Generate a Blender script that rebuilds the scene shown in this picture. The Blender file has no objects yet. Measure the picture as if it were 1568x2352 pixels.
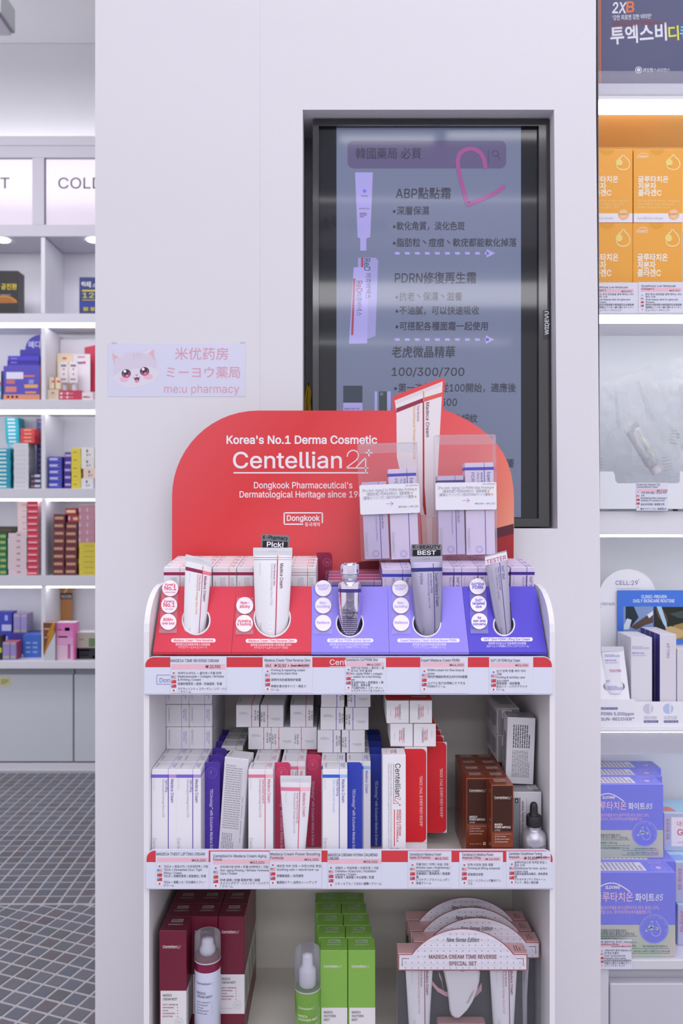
import bpy, math, random
from mathutils import Vector, Matrix
from mathutils.geometry import tessellate_polygon, delaunay_2d_cdt

SC = bpy.context.scene
COL = SC.collection
RND = random.Random(11)
F, ZC = 1850.0, 1.30                      # focal length in pixels of the 1568 px wide frame, camera height

# ---------------------------------------------------------------- camera
cam_data = bpy.data.cameras.new('camera')
cam_data.sensor_fit = 'HORIZONTAL'
cam_data.sensor_width = 36.0
cam_data.lens = 36.0 * F / 1568.0
cam_data.clip_start = 0.05
cam_data.dof.use_dof = True
cam_data.dof.focus_distance = 1.42
cam_data.dof.aperture_fstop = 8.0
cam = bpy.data.objects.new('camera', cam_data)
cam.location = (0, 0, ZC)
cam.rotation_euler = (math.pi / 2, 0, 0)
COL.objects.link(cam)
SC.camera = cam
# ---------------------------------------------------------------- world, exposure
world = bpy.data.worlds.new('shop_ambient')
SC.world = world
world.use_nodes = True
world.node_tree.nodes['Background'].inputs[0].default_value = (0.97, 0.955, 1.0, 1)
world.node_tree.nodes['Background'].inputs[1].default_value = 1.15
SC.view_settings.view_transform = 'Standard'
SC.view_settings.look = 'None'
SC.view_settings.gamma = 1.0
SC.view_settings.exposure = -0.11
SC.view_settings.use_curve_mapping = False
SC.cycles.use_denoising = True
SC.cycles.max_bounces = 8
SC.cycles.diffuse_bounces = 4
SC.cycles.transparent_max_bounces = 16
SC.cycles.caustics_reflective = False
SC.cycles.caustics_refractive = False
SC.cycles.sample_clamp_indirect = 6.0
LAMP_W = 9.0                              # ceiling tube emission
LED_W = 8.0                               # shelf led strips


def area(name, loc, rot, sx, sy, power, col=(0.97, 0.95, 1.0)):
    d = bpy.data.lights.new(name, 'AREA')
    d.shape = 'RECTANGLE'
    d.size, d.size_y, d.energy, d.color = sx, sy, power, col
    o = bpy.data.objects.new(name, d)
    o.location, o.rotation_euler = loc, rot
    COL.objects.link(o)
    return o


area('aisle_ceiling_panel', (0.2, -0.75, 3.6), (0, 0, 0), 4.0, 0.6, 36)
area('front_ceiling_panel', (0.2, 0.45, 3.6), (0, 0, 0), 3.0, 0.5, 14)
area('far_aisle_fill', (0.2, -2.9, 3.6), (0, 0, 0), 5.0, 0.8, 84)  # unseen fill, added to send low light into the stand's shelves
area('farther_aisle_fill', (0.2, -5.2, 3.6), (0, 0, 0), 5.0, 0.8, 110)  # second added fill light, deeper behind the camera
area('left_aisle_ceiling_panel', (-1.7, 2.5, 3.6), (0, 0, 0), 1.8, 0.9, 42)
area('right_aisle_ceiling_panel', (1.5, 0.6, 3.6), (0, 0, 0), 0.8, 0.8, 8)


# ---------------------------------------------------------------- helpers
def wx(px, Y): return (px - 784.0) / F * Y
def wz(py, Y): return ZC - (py - 1176.0) / F * Y
def P(px, py, Y): return Vector((wx(px, Y), Y, wz(py, Y)))


def lin(c): return c / 12.92 if c <= 0.04045 else ((c + 0.055) / 1.055) ** 2.4
def hexlin(h): return tuple(lin(int(h[i:i + 2], 16) / 255.0) for i in (0, 2, 4)) + (1.0,)


_mats = {}


def M(hx, rough=0.5, metal=0.0, emit=0.0, spec=0.5, coat=0.0):
    k = (hx, rough, metal, emit, spec, coat)
    if k in _mats:
        return _mats[k]
    m = bpy.data.materials.new('paint_' + hx)
    m.use_nodes = True
    b = m.node_tree.nodes['Principled BSDF']
    b.inputs['Base Color'].default_value = hexlin(hx)
    b.inputs['Roughness'].default_value = rough
    b.inputs['Metallic'].default_value = metal
    b.inputs['Specular IOR Level'].default_value = spec
    b.inputs['Coat Weight'].default_value = coat
    b.inputs['Coat Roughness'].default_value = 0.06
    if emit:
        b.inputs['Emission Color'].default_value = hexlin(hx)
        b.inputs['Emission Strength'].default_value = emit
    _mats[k] = m
    return m


def ink(hx): return M(hx, 0.55, 0.0, 0.0, 0.3)


def grain(m, scale, amount, bump=0.0, detail=3.0):
    """fine procedural mottling of colour (and relief) on a principled material"""
    nt = m.node_tree
    b = nt.nodes['Principled BSDF']
    tc = nt.nodes.new('ShaderNodeTexCoord')
    n = nt.nodes.new('ShaderNodeTexNoise')
    n.inputs['Scale'].default_value = scale
    n.inputs['Detail'].default_value = detail
    nt.links.new(tc.outputs['Object'], n.inputs['Vector'])
    mx = nt.nodes.new('ShaderNodeMixRGB')
    c = b.inputs['Base Color'].default_value[:]
    mx.inputs[1].default_value = tuple(v * (1 - amount) for v in c[:3]) + (1,)
    mx.inputs[2].default_value = tuple(min(1, v * (1 + amount)) for v in c[:3]) + (1,)
    nt.links.new(n.outputs['Fac'], mx.inputs[0])
    nt.links.new(mx.outputs[0], b.inputs['Base Color'])
    if bump:
        bp = nt.nodes.new('ShaderNodeBump')
        bp.inputs['Strength'].default_value = bump
        bp.inputs['Distance'].default_value = 0.001
        nt.links.new(n.outputs['Fac'], bp.inputs['Height'])
        nt.links.new(bp.outputs[0], b.inputs['Normal'])
    return m


def own(name, *a, **k):
    m = M(*a, **k).copy()
    m.name = name
    return m


def clear_plastic(name, tint, body, rough=0.08, base=(0.85, 0.85, 0.9, 1)):
    m = bpy.data.materials.new(name)
    m.use_nodes = True
    nt = m.node_tree
    nt.nodes.clear()
    out = nt.nodes.new('ShaderNodeOutputMaterial')
    tr = nt.nodes.new('ShaderNodeBsdfTransparent')
    tr.inputs[0].default_value = tint
    pr = nt.nodes.new('ShaderNodeBsdfPrincipled')
    pr.inputs['Base Color'].default_value = base
    pr.inputs['Roughness'].default_value = rough
    lw = nt.nodes.new('ShaderNodeLayerWeight')
    lw.inputs[0].default_value = 0.25
    ma = nt.nodes.new('ShaderNodeMath')
    ma.operation = 'MULTIPLY_ADD'
    ma.inputs[1].default_value = 0.55
    ma.inputs[2].default_value = body
    ma.use_clamp = True
    nt.links.new(lw.outputs['Fresnel'], ma.inputs[0])
    mx = nt.nodes.new('ShaderNodeMixShader')
    nt.links.new(ma.outputs[0], mx.inputs[0])
    nt.links.new(tr.outputs[0], mx.inputs[1])
    nt.links.new(pr.outputs[0], mx.inputs[2])
    nt.links.new(mx.outputs[0], out.inputs[0])
    return m


CLEAR = clear_plastic('clear_pvc', (0.97, 0.97, 0.98, 1), 0.05)
CLEAR2 = clear_plastic('clear_acrylic', (0.95, 0.95, 0.97, 1), 0.10)
FILM = clear_plastic('crinkled_film', (0.97, 0.975, 0.98, 1), 0.10, 0.24, (0.95, 0.95, 0.97, 1))
CAPC = clear_plastic('smoky_clear_cap', (0.80, 0.80, 0.84, 1), 0.12, 0.12)

# text -> flat triangles, cached per character
_fonts = {}
_tc = bpy.data.curves.new('type', 'FONT')
_to = bpy.data.objects.new('type', _tc)
_tc.dimensions = '2D'
_fonts['any'] = _tc.font
try:                                       # Blender's own bundled interface sans for Latin; its default font covers the rest
    import os
    _fonts['latin'] = bpy.data.fonts.load(os.path.join(bpy.utils.system_resource('DATAFILES', path='fonts'), 'Inter.woff2'))
except Exception:
    pass
_LATIN = set(map(chr, range(33, 127))) | set('™°•·“”₩')
_tcache, _gcache = {}, {}


def _raw(s, fill):
    _tc.body, _tc.fill_mode = s, fill
    return bpy.data.meshes.new_from_object(_to)


def _loops(me):
    nxt = {}
    for e in me.edges:
        a, b = e.vertices
        nxt.setdefault(a, []).append(b)
        nxt.setdefault(b, []).append(a)
    seen, out = set(), []
    for v in range(len(me.vertices)):
        if v in seen or v not in nxt:
            continue
        lp, cur, prev = [], v, None
        while cur not in seen:
            seen.add(cur)
            lp.append(cur)
            q = [w for w in nxt[cur] if w != prev and w not in seen]
            q.sort(key=lambda w: (w != cur + 1, w))
            if not q:
                break
            prev, cur = cur, q[0]
        out.append([me.vertices[i].co.xy.copy() for i in lp])
    return out


def glyph(ch, bold, res):
    """triangles of one character and its advance; Latin outlines overlap, so they are filled by winding number"""
    k = (ch, bold, res)
    if 'latin' in _fonts and 'cap' not in _fonts:      # bring the Latin face to a cap height of 0.727 em
        _tc.font, _fonts['cap'] = _fonts['latin'], 1
        m = _raw('H', 'NONE')
        _fonts['cap'] = 0.727 / (max(v.co.y for v in m.vertices) - min(v.co.y for v in m.vertices))
        bpy.data.meshes.remove(m)
    if k in _gcache:
        return _gcache[k]
    lat = ch in _LATIN and 'latin' in _fonts
    _tc.font = _fonts['latin' if lat else 'any']
    _tc.offset, _tc.shear, _tc.resolution_u = 0, 0, res
    def right(t):
        m = _raw(t, 'NONE')
        r = max((v.co.x for v in m.vertices), default=0.0)
        bpy.data.meshes.remove(m)
        return r
    adv = right(ch + '|') - right('|')
    sc = _fonts['cap'] if lat else 1.0
    if ch == ' ':
        vs, fs = [], []
    elif not lat and not bold:
        m = _raw(ch, 'BOTH')
        vs, fs = [tuple(v.co.xy) for v in m.vertices], [tuple(p.vertices) for p in m.polygons]
        bpy.data.meshes.remove(m)
    else:
        m = _raw(ch, 'NONE')
        lps = [l for l in _loops(m) if len(l) > 2]
        bpy.data.meshes.remove(m)
        if bold and lps:                                # thicken the strokes: push every outline outwards
            area_ = lambda l: sum(l[i - 1].x * l[i].y - l[i].x * l[i - 1].y for i in range(len(l)))
            sg = 1 if area_(max(lps, key=lambda l: abs(area_(l)))) < 0 else -1
            out = []
            for l in lps:
                n, q = len(l), []
                for i in range(n):
                    d0, d1 = (l[i] - l[i - 1]), (l[(i + 1) % n] - l[i])
                    d0, d1 = (d0.normalized() if d0.length > 1e-7 else d1.normalized()), (d1.normalized() if d1.length > 1e-7 else d0.normalized())
                    n0, n1 = Vector((-d0.y, d0.x)), Vector((-d1.y, d1.x))
                    mt = n0 + n1
                    mt = mt / max(0.5, mt.length_squared / 2) if mt.length > 1e-6 else n0
                    q.append(l[i] + mt * (sg * bold * 0.6 / sc))
                out.append(q)
            lps = out
        pts, ed = [], []
        for l in lps:
            i = len(pts)
            pts += l
            ed += [(i + j, i + (j + 1) % len(l)) for j in range(len(l))]
        ov, oe, of = delaunay_2d_cdt(pts, ed, [], 0, 1e-6)[:3]
        vs, fs = [tuple(v) for v in ov], []
        for f in of:
            cx, cy = sum(vs[i][0] for i in f) / len(f), sum(vs[i][1] for i in f) / len(f)
            wn = 0
            for l in lps:
                x0, y0 = l[-1]
                for x1, y1 in l:
                    if (y0 <= cy) != (y1 <= cy) and x0 + (cy - y0) * (x1 - x0) / (y1 - y0) > cx:
                        wn += 1 if y1 > y0 else -1
                    x0, y0 = x1, y1
            if wn:
                fs.append(tuple(f))
    _gcache[k] = ([(x * sc, y * sc) for x, y in vs], fs, adv * sc)
    return _gcache[k]


def glyphs(s, bold, shear, res):
    k = (s, bold, shear, res)
    if k not in _tcache:
        vs, fs, x = [], [], 0.0
        for ch in s:
            gv, gf, adv = glyph(ch, bold, res)
            i = len(vs)
            vs += [(x + a + shear * b, b) for a, b in gv]
            fs += [tuple(i + j for j in f) for f in gf]
            x += adv
        xs = [v[0] for v in vs] or [0, 1]
        _tcache[k] = (vs, fs, min(xs), max(xs))
    return _tcache[k]


LIFT = 0.00016


class MB:
    """collects faces with materials, then links them as one mesh object"""

    def __init__(s):
        s.v, s.f, s.m, s.sm, s.mats = [], [], [], [], []

    def mi(s, m):
        if m not in s.mats:
            s.mats.append(m)
        return s.mats.index(m)

    def face(s, pts, m, smooth=False, c=None):
        pts = [Vector(p) for p in pts]
        if c is not None:
            n = (pts[1] - pts[0]).cross(pts[2] - pts[0])
            if n.dot(sum(pts, Vector()) / len(pts) - Vector(c)) < 0:
                pts.reverse()
        i = len(s.v)
        s.v += pts
        s.f.append(tuple(range(i, i + len(pts))))
        s.m.append(s.mi(m))
        s.sm.append(smooth)

    def box(s, x0, x1, y0, y1, z0, z1, m, c=0.0006, xf=None):
        """chamfered box; m is a material or {f,b,l,r,t,u: material, d: default}"""
        lo, hi = (x0, y0, z0), (x1, y1, z1)
        cen = Vector([(lo[i] + hi[i]) / 2 for i in range(3)])
        keys = {(0, 0): 'l', (0, 1): 'r', (1, 0): 'f', (1, 1): 'b', (2, 0): 'u', (2, 1): 't'}
        def mat(k):
            return m.get(k, m['d']) if isinstance(m, dict) else m
        def V(cn, a):
            p = []
            for i in range(3):
                q = hi[i] if cn[i] else lo[i]
                p.append(q if i == a else q + (-c if cn[i] else c))
            return xf(Vector(p)) if xf else Vector(p)
        cc = xf(cen) if xf else cen
        for a in range(3):
            b, d = (a + 1) % 3, (a + 2) % 3
            for sgn in (0, 1):
                q = []
                for (i, j) in ((0, 0), (1, 0), (1, 1), (0, 1)):
                    cn = [0, 0, 0]
                    cn[a], cn[b], cn[d] = sgn, i, j
                    q.append(V(cn, a))
                s.face(q, mat(keys[(a, sgn)]), c=cc)
        if c <= 0:
            return
        dm = mat('t') if not isinstance(m, dict) else m['d']
        for a, b, d in ((0, 1, 2), (1, 2, 0), (2, 0, 1)):
            for i in (0, 1):
                for j in (0, 1):
                    c0, c1 = [0, 0, 0], [0, 0, 0]
                    c0[a] = c1[a] = i
                    c0[b] = c1[b] = j
                    c1[d] = 1
                    s.face([V(c0, a), V(c1, a), V(c1, b), V(c0, b)], dm, c=cc)
        for i in range(8):
            cn = (i & 1, i >> 1 & 1, i >> 2 & 1)
            s.face([V(cn, 0), V(cn, 1), V(cn, 2)], dm, c=cc)

    def prism(s, loops, to3, depth, m, side=None):
        """extrude a 2-D outline (first loop) with holes along to3's third argument"""
        side = side or m
        pl = [[Vector((p[0], p[1], 0)) for p in lp] for lp in loops]
        flat = [p for lp in loops for p in lp]
        tris = tessellate_polygon(pl)
        for d, mm in ((0.0, m), (depth, side)):
            for t in tris:
                s.face([to3(flat[i][0], flat[i][1], d) for i in t], mm)
        for lp in loops:
            n = len(lp)
            for i in range(n):
                a, b = lp[i], lp[(i + 1) % n]
                s.face([to3(a[0], a[1], 0), to3(b[0], b[1], 0), to3(b[0], b[1], depth), to3(a[0], a[1], depth)], side)

    def lathe(s, prof, n=36, cx=0, cy=0, z0=0, smooth=True, squash=1.0, cap0=True, cap1=True):
        """prof: [(r, z, material of the band up to the next ring)]"""
        ring = []
        for r, z, m in prof:
            ring.append([Vector((cx + r * math.sin(2 * math.pi * k / n), cy - r * squash * math.cos(2 * math.pi * k / n), z0 + z)) for k in range(n)])
        for i in range(len(prof) - 1):
            m = prof[i][2]
            for k in range(n):
                s.face([ring[i][k], ring[i][(k + 1) % n], ring[i + 1][(k + 1) % n], ring[i + 1][k]], m, smooth)
        if cap0 and prof[0][0] > 1e-5:
            s.face(list(reversed(ring[0])), prof[0][2])
        if cap1 and prof[-1][0] > 1e-5:
            s.face(ring[-1], prof[-2][2])

    # ---- flat print on a frame fr(u, v, lift) -> point; fr.vs = -1 where v runs downwards
    def quad(s, fr, u0, v0, u1, v1, m, l=1, nu=1):
        for k in range(nu):
            a, b = u0 + (u1 - u0) * k / nu, u0 + (u1 - u0) * (k + 1) / nu
            s.face([fr(a, v0, l * LIFT), fr(b, v0, l * LIFT), fr(b, v1, l * LIFT), fr(a, v1, l * LIFT)], m)

    def poly(s, fr, pts, m, l=1):
        tr = tessellate_polygon([[Vector((p[0], p[1], 0)) for p in pts]])
        for t in tr:
            s.face([fr(pts[i][0], pts[i][1], l * LIFT) for i in t], m)

    def disc(s, fr, u, v, r, m, l=1, n=24, ry=None, a0=0, a1=360):
        ry = ry or r
        s.poly(fr, [(u + r * math.cos(math.radians(a0 + (a1 - a0) * k / n)), v + ry * math.sin(math.radians(a0 + (a1 - a0) * k / n))) for k in range(n + (a1 - a0 < 360))], m, l)

    def ring(s, fr, u, v, r, w, m, l=1, n=28):
        for k in range(n):
            a, b = 2 * math.pi * k / n, 2 * math.pi * (k + 1) / n
            q = [(r, a), (r, b), (r - w, b), (r - w, a)]
            s.face([fr(u + t * math.cos(x), v + t * math.sin(x), l * LIFT) for t, x in q], m)

    def rrect(s, fr, u0, v0, u1, v1, r, m, l=1, n=5):
        s.poly(fr, rr_pts(u0, v0, u1, v1, r, n), m, l)

    def line(s, fr, pts, w, m, l=1):
        for a, b in zip(pts, pts[1:]):
            d = Vector((b[0] - a[0], b[1] - a[1]))
            if d.length < 1e-9:
                continue
            n = Vector((-d.y, d.x)).normalized() * w / 2
            s.face([fr(a[0] + n.x, a[1] + n.y, l * LIFT), fr(b[0] + n.x, b[1] + n.y, l * LIFT), fr(b[0] - n.x, b[1] - n.y, l * LIFT), fr(a[0] - n.x, a[1] - n.y, l * LIFT)], m)

    def text(s, fr, t, u, v, size, m, al='L', w=None, bold=0.0, shear=0.0, rot=0.0, l=2, res=2, maxw=None):
        """baseline start (u, v); w fits the run to that width; rot in degrees, anticlockwise as read"""
        vs, fs, a, b = glyphs(t, bold, shear, res)
        if not vs:
            return
        sx = size
        if w:
            sx = w / (b - a)
        elif maxw and (b - a) * size > maxw:
            sx = maxw / (b - a)
        off = {'L': -a, 'C': -(a + b) / 2, 'R': -b}[al]
        sg = getattr(fr, 'vs', 1)
        cr, sr = math.cos(math.radians(rot)), math.sin(math.radians(rot))
        i0 = len(s.v)
        for x, y in vs:
            x, y = (x + off) * sx, y * size
            s.v.append(Vector(fr(u + x * cr - y * sr, v + sg * (x * sr + y * cr), l * LIFT)))
        mi = s.mi(m)
        for f in fs:
            s.f.append(tuple(i0 + i for i in f))
            s.m.append(mi)
            s.sm.append(False)

    def grey(s, fr, u0, v0, u1, v1, n, m, l=1, vertical=False, fill=0.45, seed=1):
        """n lines of print too small to read, as broken strokes"""
        rn = random.Random(seed)
        for k in range(n):
            a = (k + 0.5) / n
            x = 0.0
            end = 1.0 if k < n - 1 else 0.6
            while x < end:
                st = min(end, x + rn.uniform(0.05, 0.22))
                h = fill / n / 2
                if vertical:
                    s.quad(fr, u0 + (u1 - u0) * (a - h), v0 + (v1 - v0) * x, u0 + (u1 - u0) * (a + h), v0 + (v1 - v0) * st, m, l)
                else:
                    s.quad(fr, u0 + (u1 - u0) * x, v0 + (v1 - v0) * (a - h), u0 + (u1 - u0) * st, v0 + (v1 - v0) * (a + h), m, l)
                x = st + 0.025

    def build(s, name, parent=None, origin=None, loc=None, rot=None):
        """origin: the vertices are world points, stored about it; without it they are local already"""
        me = bpy.data.meshes.new(name)
        o = Vector(origin) if origin is not None else Vector((0, 0, 0))
        me.from_pydata([tuple(v - o) for v in s.v], [], s.f)
        for m in s.mats:
            me.materials.append(m)
        me.polygons.foreach_set('material_index', s.m)
        me.polygons.foreach_set('use_smooth', s.sm)
        if any(s.sm):
            import bmesh
            bm = bmesh.new()
            bm.from_mesh(me)
            bmesh.ops.remove_doubles(bm, verts=[v for v in bm.verts if any(f.smooth for f in v.link_faces)], dist=1e-6)
            bm.to_mesh(me)
            bm.free()
        me.update()
        ob = bpy.data.objects.new(name, me)
        COL.objects.link(ob)
        if parent is not None:
            ob.parent = parent
        elif origin is not None:
            ob.location = o
        if loc is not None:
            ob.location = loc
        if rot is not None:
            ob.rotation_euler = rot
        return ob


def rr_pts(u0, v0, u1, v1, r, n=5):
    out = []
    for cx, cy, a in ((u1 - r, v1 - r, 0), (u0 + r, v1 - r, 90), (u0 + r, v0 + r, 180), (u1 - r, v0 + r, 270)):
        for k in range(n + 1):
            t = math.radians(a + 90 * k / n)
            out.append((cx + r * math.cos(t), cy + r * math.sin(t)))
    return out


def frame(fn, vs=1):
    def fr(u, v, l): return fn(u, v, l)
    fr.vs = vs
    return fr


def fpx(Y):
    """print frame on an upright plane at distance Y, measured in photograph pixels"""
    return frame(lambda u, v, l: Vector((wx(u, Y), Y - l, wz(v, Y))), -1)


def fplane(p0, n):
    """the same on any plane through p0 with normal n (towards the aisle)"""
    p0, n = Vector(p0), Vector(n).normalized()
    C = Vector((0, 0, ZC))
    k = (p0 - C).dot(n)
    def fn(u, v, l):
        d = Vector(((u - 784) / F, 1, -(v - 1176) / F))
        return C + d * (k / d.dot(n)) + n * l
    return frame(fn, -1)


def fplanar(o, U, V):
    o, U, V = Vector(o), Vector(U), Vector(V)
    n = U.cross(V).normalized()
    return frame(lambda u, v, l: o + U * u + V * v + n * l)


def fcyl(r, cx=0.0, cy=0.0, z0=0.0):
    return frame(lambda u, v, l: Vector((cx + (r + l) * math.sin(u / r), cy - (r + l) * math.cos(u / r), z0 + v)))


def tag(o, label, cat, group=None, kind=None):
    if label:
        o['label'] = label
    if cat:
        o['category'] = cat
    if group:
        o['group'] = group
    if kind:
        o['kind'] = kind
    return o


def thing(name, label, cat, loc=(0, 0, 0), rot=(0, 0, 0), group=None):
    o = bpy.data.objects.new(name, None)
    o.empty_display_size = 0.05
    COL.objects.link(o)
    o.location, o.rotation_euler = loc, rot
    return tag(o, label, cat, group)


class Kids:
    """children of a thing whose vertices are given as world points (thing unrotated)"""

    def __init__(s, root):
        s.root, s.o = root, Vector(root.location)

    def add(s, mb, name, under=None):
        mb.v = [v - s.o for v in mb.v]
        return mb.build(name, under or s.root)


def dup(o, loc, rot=None, label=None, group=None):
    r = o.copy()
    COL.objects.link(r)
    r.location = loc
    r.rotation_euler = rot or (0, 0, 0)
    if label:
        r['label'] = label
    if group:
        r['group'] = group
    for ch in list(o.children):
        c = ch.copy()
        COL.objects.link(c)
        c.parent = r
        for g in list(ch.children):
            d = g.copy()
            COL.objects.link(d)
            d.parent = c
    return r


def structure(o):
    o['kind'] = 'structure'
    return o


ORD = ['first', 'second', 'third', 'fourth', 'fifth', 'sixth', 'seventh', 'eighth', 'ninth', 'tenth', 'eleventh', 'twelfth', 'thirteenth']


def level(k, n):
    """how a piece of a stack is told from the others"""
    if k == 0:
        return 'bottom'
    if k == n - 1:
        return 'top'
    return ORD[k] + ' up'


def row(k):
    return ['front', 'second', 'third', 'fourth', 'fifth', 'sixth'][k] + ' row'
# ================================================================ the setting
WALL = grain(own('wall_paint', 'dcdae1', 0.62), 260, 0.012, 0.05)
WHITE = M('e4e3ec', 0.5)
LAMW = M('e2e2ea', 0.35)                  # white laminate of the fittings
GREYED = M('c9c8d2', 0.5)
YW, YL, YR, ZT = 1.66, 4.035, 1.85, 3.73   # pillar front, left shelving front, right shelving front, ceiling

# floor: grout bed and separate mosaic tiles
mb = MB()
mb.box(-5, 4, -7.5, 5.2, -0.06, -0.0016, grain(own('grout', 'aeadb0', 0.8), 90, 0.10, 0.2), 0)
floor = structure(mb.build('floor'))
TILE = own('mosaic_tile', '5d5f69', 0.30)
nt = TILE.node_tree
oi = nt.nodes.new('ShaderNodeObjectInfo')
cr = nt.nodes.new('ShaderNodeValToRGB')
for pos, hx in ((0.0, '595a61'), (0.35, '5d6270'), (0.7, '66646f'), (1.0, '5c565d')):
    e = cr.color_ramp.elements[0] if pos == 0 else cr.color_ramp.elements[-1] if pos == 1 else cr.color_ramp.elements.new(pos)
    e.position, e.color = pos, hexlin(hx)
nt.links.new(oi.outputs['Random'], cr.inputs[0])
nt.links.new(cr.outputs[0], nt.nodes['Principled BSDF'].inputs['Base Color'])
tn = nt.nodes.new('ShaderNodeTexNoise')
tn.inputs['Scale'].default_value = 120
tb = nt.nodes.new('ShaderNodeBump')
tb.inputs['Strength'].default_value = 0.12
tb.inputs['Distance'].default_value = 0.001
nt.links.new(tn.outputs['Fac'], tb.inputs['Height'])
nt.links.new(tb.outputs[0], nt.nodes['Principled BSDF'].inputs['Normal'])
PT, TW = 0.0515, 0.0435


def tile_mesh(outline, name='tile'):
    b = MB()
    n = len(outline)
    cx, cy = sum(p[0] for p in outline) / n, sum(p[1] for p in outline) / n
    ins = [(cx + (p[0] - cx) * 0.955, cy + (p[1] - cy) * 0.955) for p in outline]
    b.face([(p[0], p[1], 0) for p in ins], TILE, c=(cx, cy, -1))
    for i in range(n):
        j = (i + 1) % n
        b.face([(*ins[i], 0), (*ins[j], 0), (*outline[j], -0.002), (*outline[i], -0.002)], TILE, c=(cx, cy, -1))
    return b


h = TW / 2
sq = [(-h, -h), (h, -h), (h, h), (-h, h)]
tproto = None
YB = 2.672                                 # where the two ways of laying meet
rest = MB()


def seen(x, y, m=22):
    p, q = 784 + x / y * F, 1176 + ZC / y * F
    return -m < p < 219 + m and q < 2352 + m


def put_tile(x, y, rz=0.0):
    global tproto
    if tproto is None:
        tproto = tile_mesh(sq).build('tile', floor)
        t = tproto
    else:
        t = tproto.copy()
        COL.objects.link(t)
    t.location = (x, y, RND.uniform(-0.0003, 0.0003))
    t.rotation_euler = (RND.uniform(-.004, .004), RND.uniform(-.004, .004), rz)


y = YB + PT / 2 + 0.004
while y < YL - 0.01:
    for k in range(-62, 12):
        x = k * PT + 0.012
        if seen(x, y):
            put_tile(x, y)
        elif -3.1 < x < 0.4:
            o = tile_mesh([(x + a, y + b) for a, b in sq])
            i0 = len(rest.v)
            rest.v += o.v; rest.f += [tuple(i0 + i for i in f) for f in o.f]
            rest.m += [rest.mi(TILE)] * len(o.f); rest.sm += o.sm
    y += PT


def clip(poly, ymax):
    out = []
    for i, a in enumerate(poly):
        b = poly[(i + 1) % len(poly)]
        if a[1] <= ymax:
            out.append(a)
        if (a[1] <= ymax) != (b[1] <= ymax):
            t = (ymax - a[1]) / (b[1] - a[1])
            out.append((a[0] + (b[0] - a[0]) * t, ymax))
    return out


ang = math.radians(-20)
ca, sa = math.cos(ang), math.sin(ang)
for i in range(-42, 24):
    for j in range(-34, 34):
        cx, cy = -0.82 + (i * ca - j * sa) * PT, 2.30 + (i * sa + j * ca) * PT
        full = [(cx + a * ca - b * sa, cy + a * sa + b * ca) for a, b in sq]
        if max(p[1] for p in full) <= YB - 0.006:
            if seen(cx, cy, 30):
                put_tile(cx, cy, ang)
            elif 1.2 < cy and -2.6 < cx < 0.3:
                o = tile_mesh(full)
                i0 = len(rest.v)
                rest.v += o.v; rest.f += [tuple(i0 + q for q in f) for f in o.f]
                rest.m += [rest.mi(TILE)] * len(o.f); rest.sm += o.sm
        else:
            p = clip(full, YB - 0.006)
            if len(p) >= 3 and -2.6 < cx < 0.2 and cy < YB + 0.05:
                ar = abs(sum(p[q][0] * p[(q + 1) % len(p)][1] - p[(q + 1) % len(p)][0] * p[q][1] for q in range(len(p)))) / 2
                if ar > 2e-5:
                    mx, my = sum(q[0] for q in p) / len(p), sum(q[1] for q in p) / len(p)
                    if not seen(mx, my, 30):
                        o = tile_mesh(p)
                        i0 = len(rest.v)
                        rest.v += o.v; rest.f += [tuple(i0 + q for q in f) for f in o.f]
                        rest.m += [rest.mi(TILE)] * len(o.f); rest.sm += o.sm
                        continue
                    tile_mesh([(q[0] - mx, q[1] - my) for q in p]).build('tile', floor, loc=(mx, my, 0))
ro = rest.build('tile', floor)
ro['kind'] = 'stuff'

# ceiling, walls, bulkhead over the left shelving
mb = MB(); mb.box(-5, 4, -7.5, 5.2, ZT, ZT + 0.1, grain(own('ceiling_paint', 'dcdbe0', 0.8), 30, 0.01), 0)
structure(mb.build('ceiling'))
mb = MB(); mb.box(-5, 4, YL + 0.30, YL + 0.4, -0.001, ZT, WALL, 0)
structure(mb.build('wall_back'))
mb = MB(); mb.box(0.48, 4, 2.09, 2.19, -0.001, ZT, WALL, 0)
structure(mb.build('wall_right'))
YBK = 4.175
mb = MB(); mb.box(-5, 0.40, YBK, YL + 0.2999, wz(334, YL) + .0006, ZT - 0.0005, M('dfdee4', 0.6), 0.002)
structure(mb.build('trim_bulkhead'))
mb = MB(); mb.box(-5, 0.40, YL - .004, YL + .02, wz(335, YL) + .0006, wz(313, YL), M('cfcdd6', 0.5), 0.001)
structure(mb.build('trim_cornice'))
mb = MB(); mb.box(-5, 0.40, YL + 0.002, YL + 0.022, 0.0, wz(1753, YL), LAMW, 0.001)
structure(mb.build('baseboard_back'))

# pillar with the screen recess; its left third is a separately boarded strip standing 1.5 mm proud
X0, X1, XS = wx(219, YW), wx(1368, YW), wx(597, YW)
X1b = wx(1379, YW)
NX0, NX1, NX1b, NZ1, NZ0 = wx(695, YW), wx(1272, YW), wx(1280, YW), wz(252, YW), wz(1214, YW)
ND = 0.125
mb = MB()
G = M('8d8d95', 0.7)
zt = ZT - 0.0005
zb0 = wz(2352, YW) - 0.3


def xr(z):
    t = (zt - z) / (zt - wz(2352, YW))
    return X1 + (X1b - X1) * max(0, min(1, (t - 0.45) / 0.3))


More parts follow.
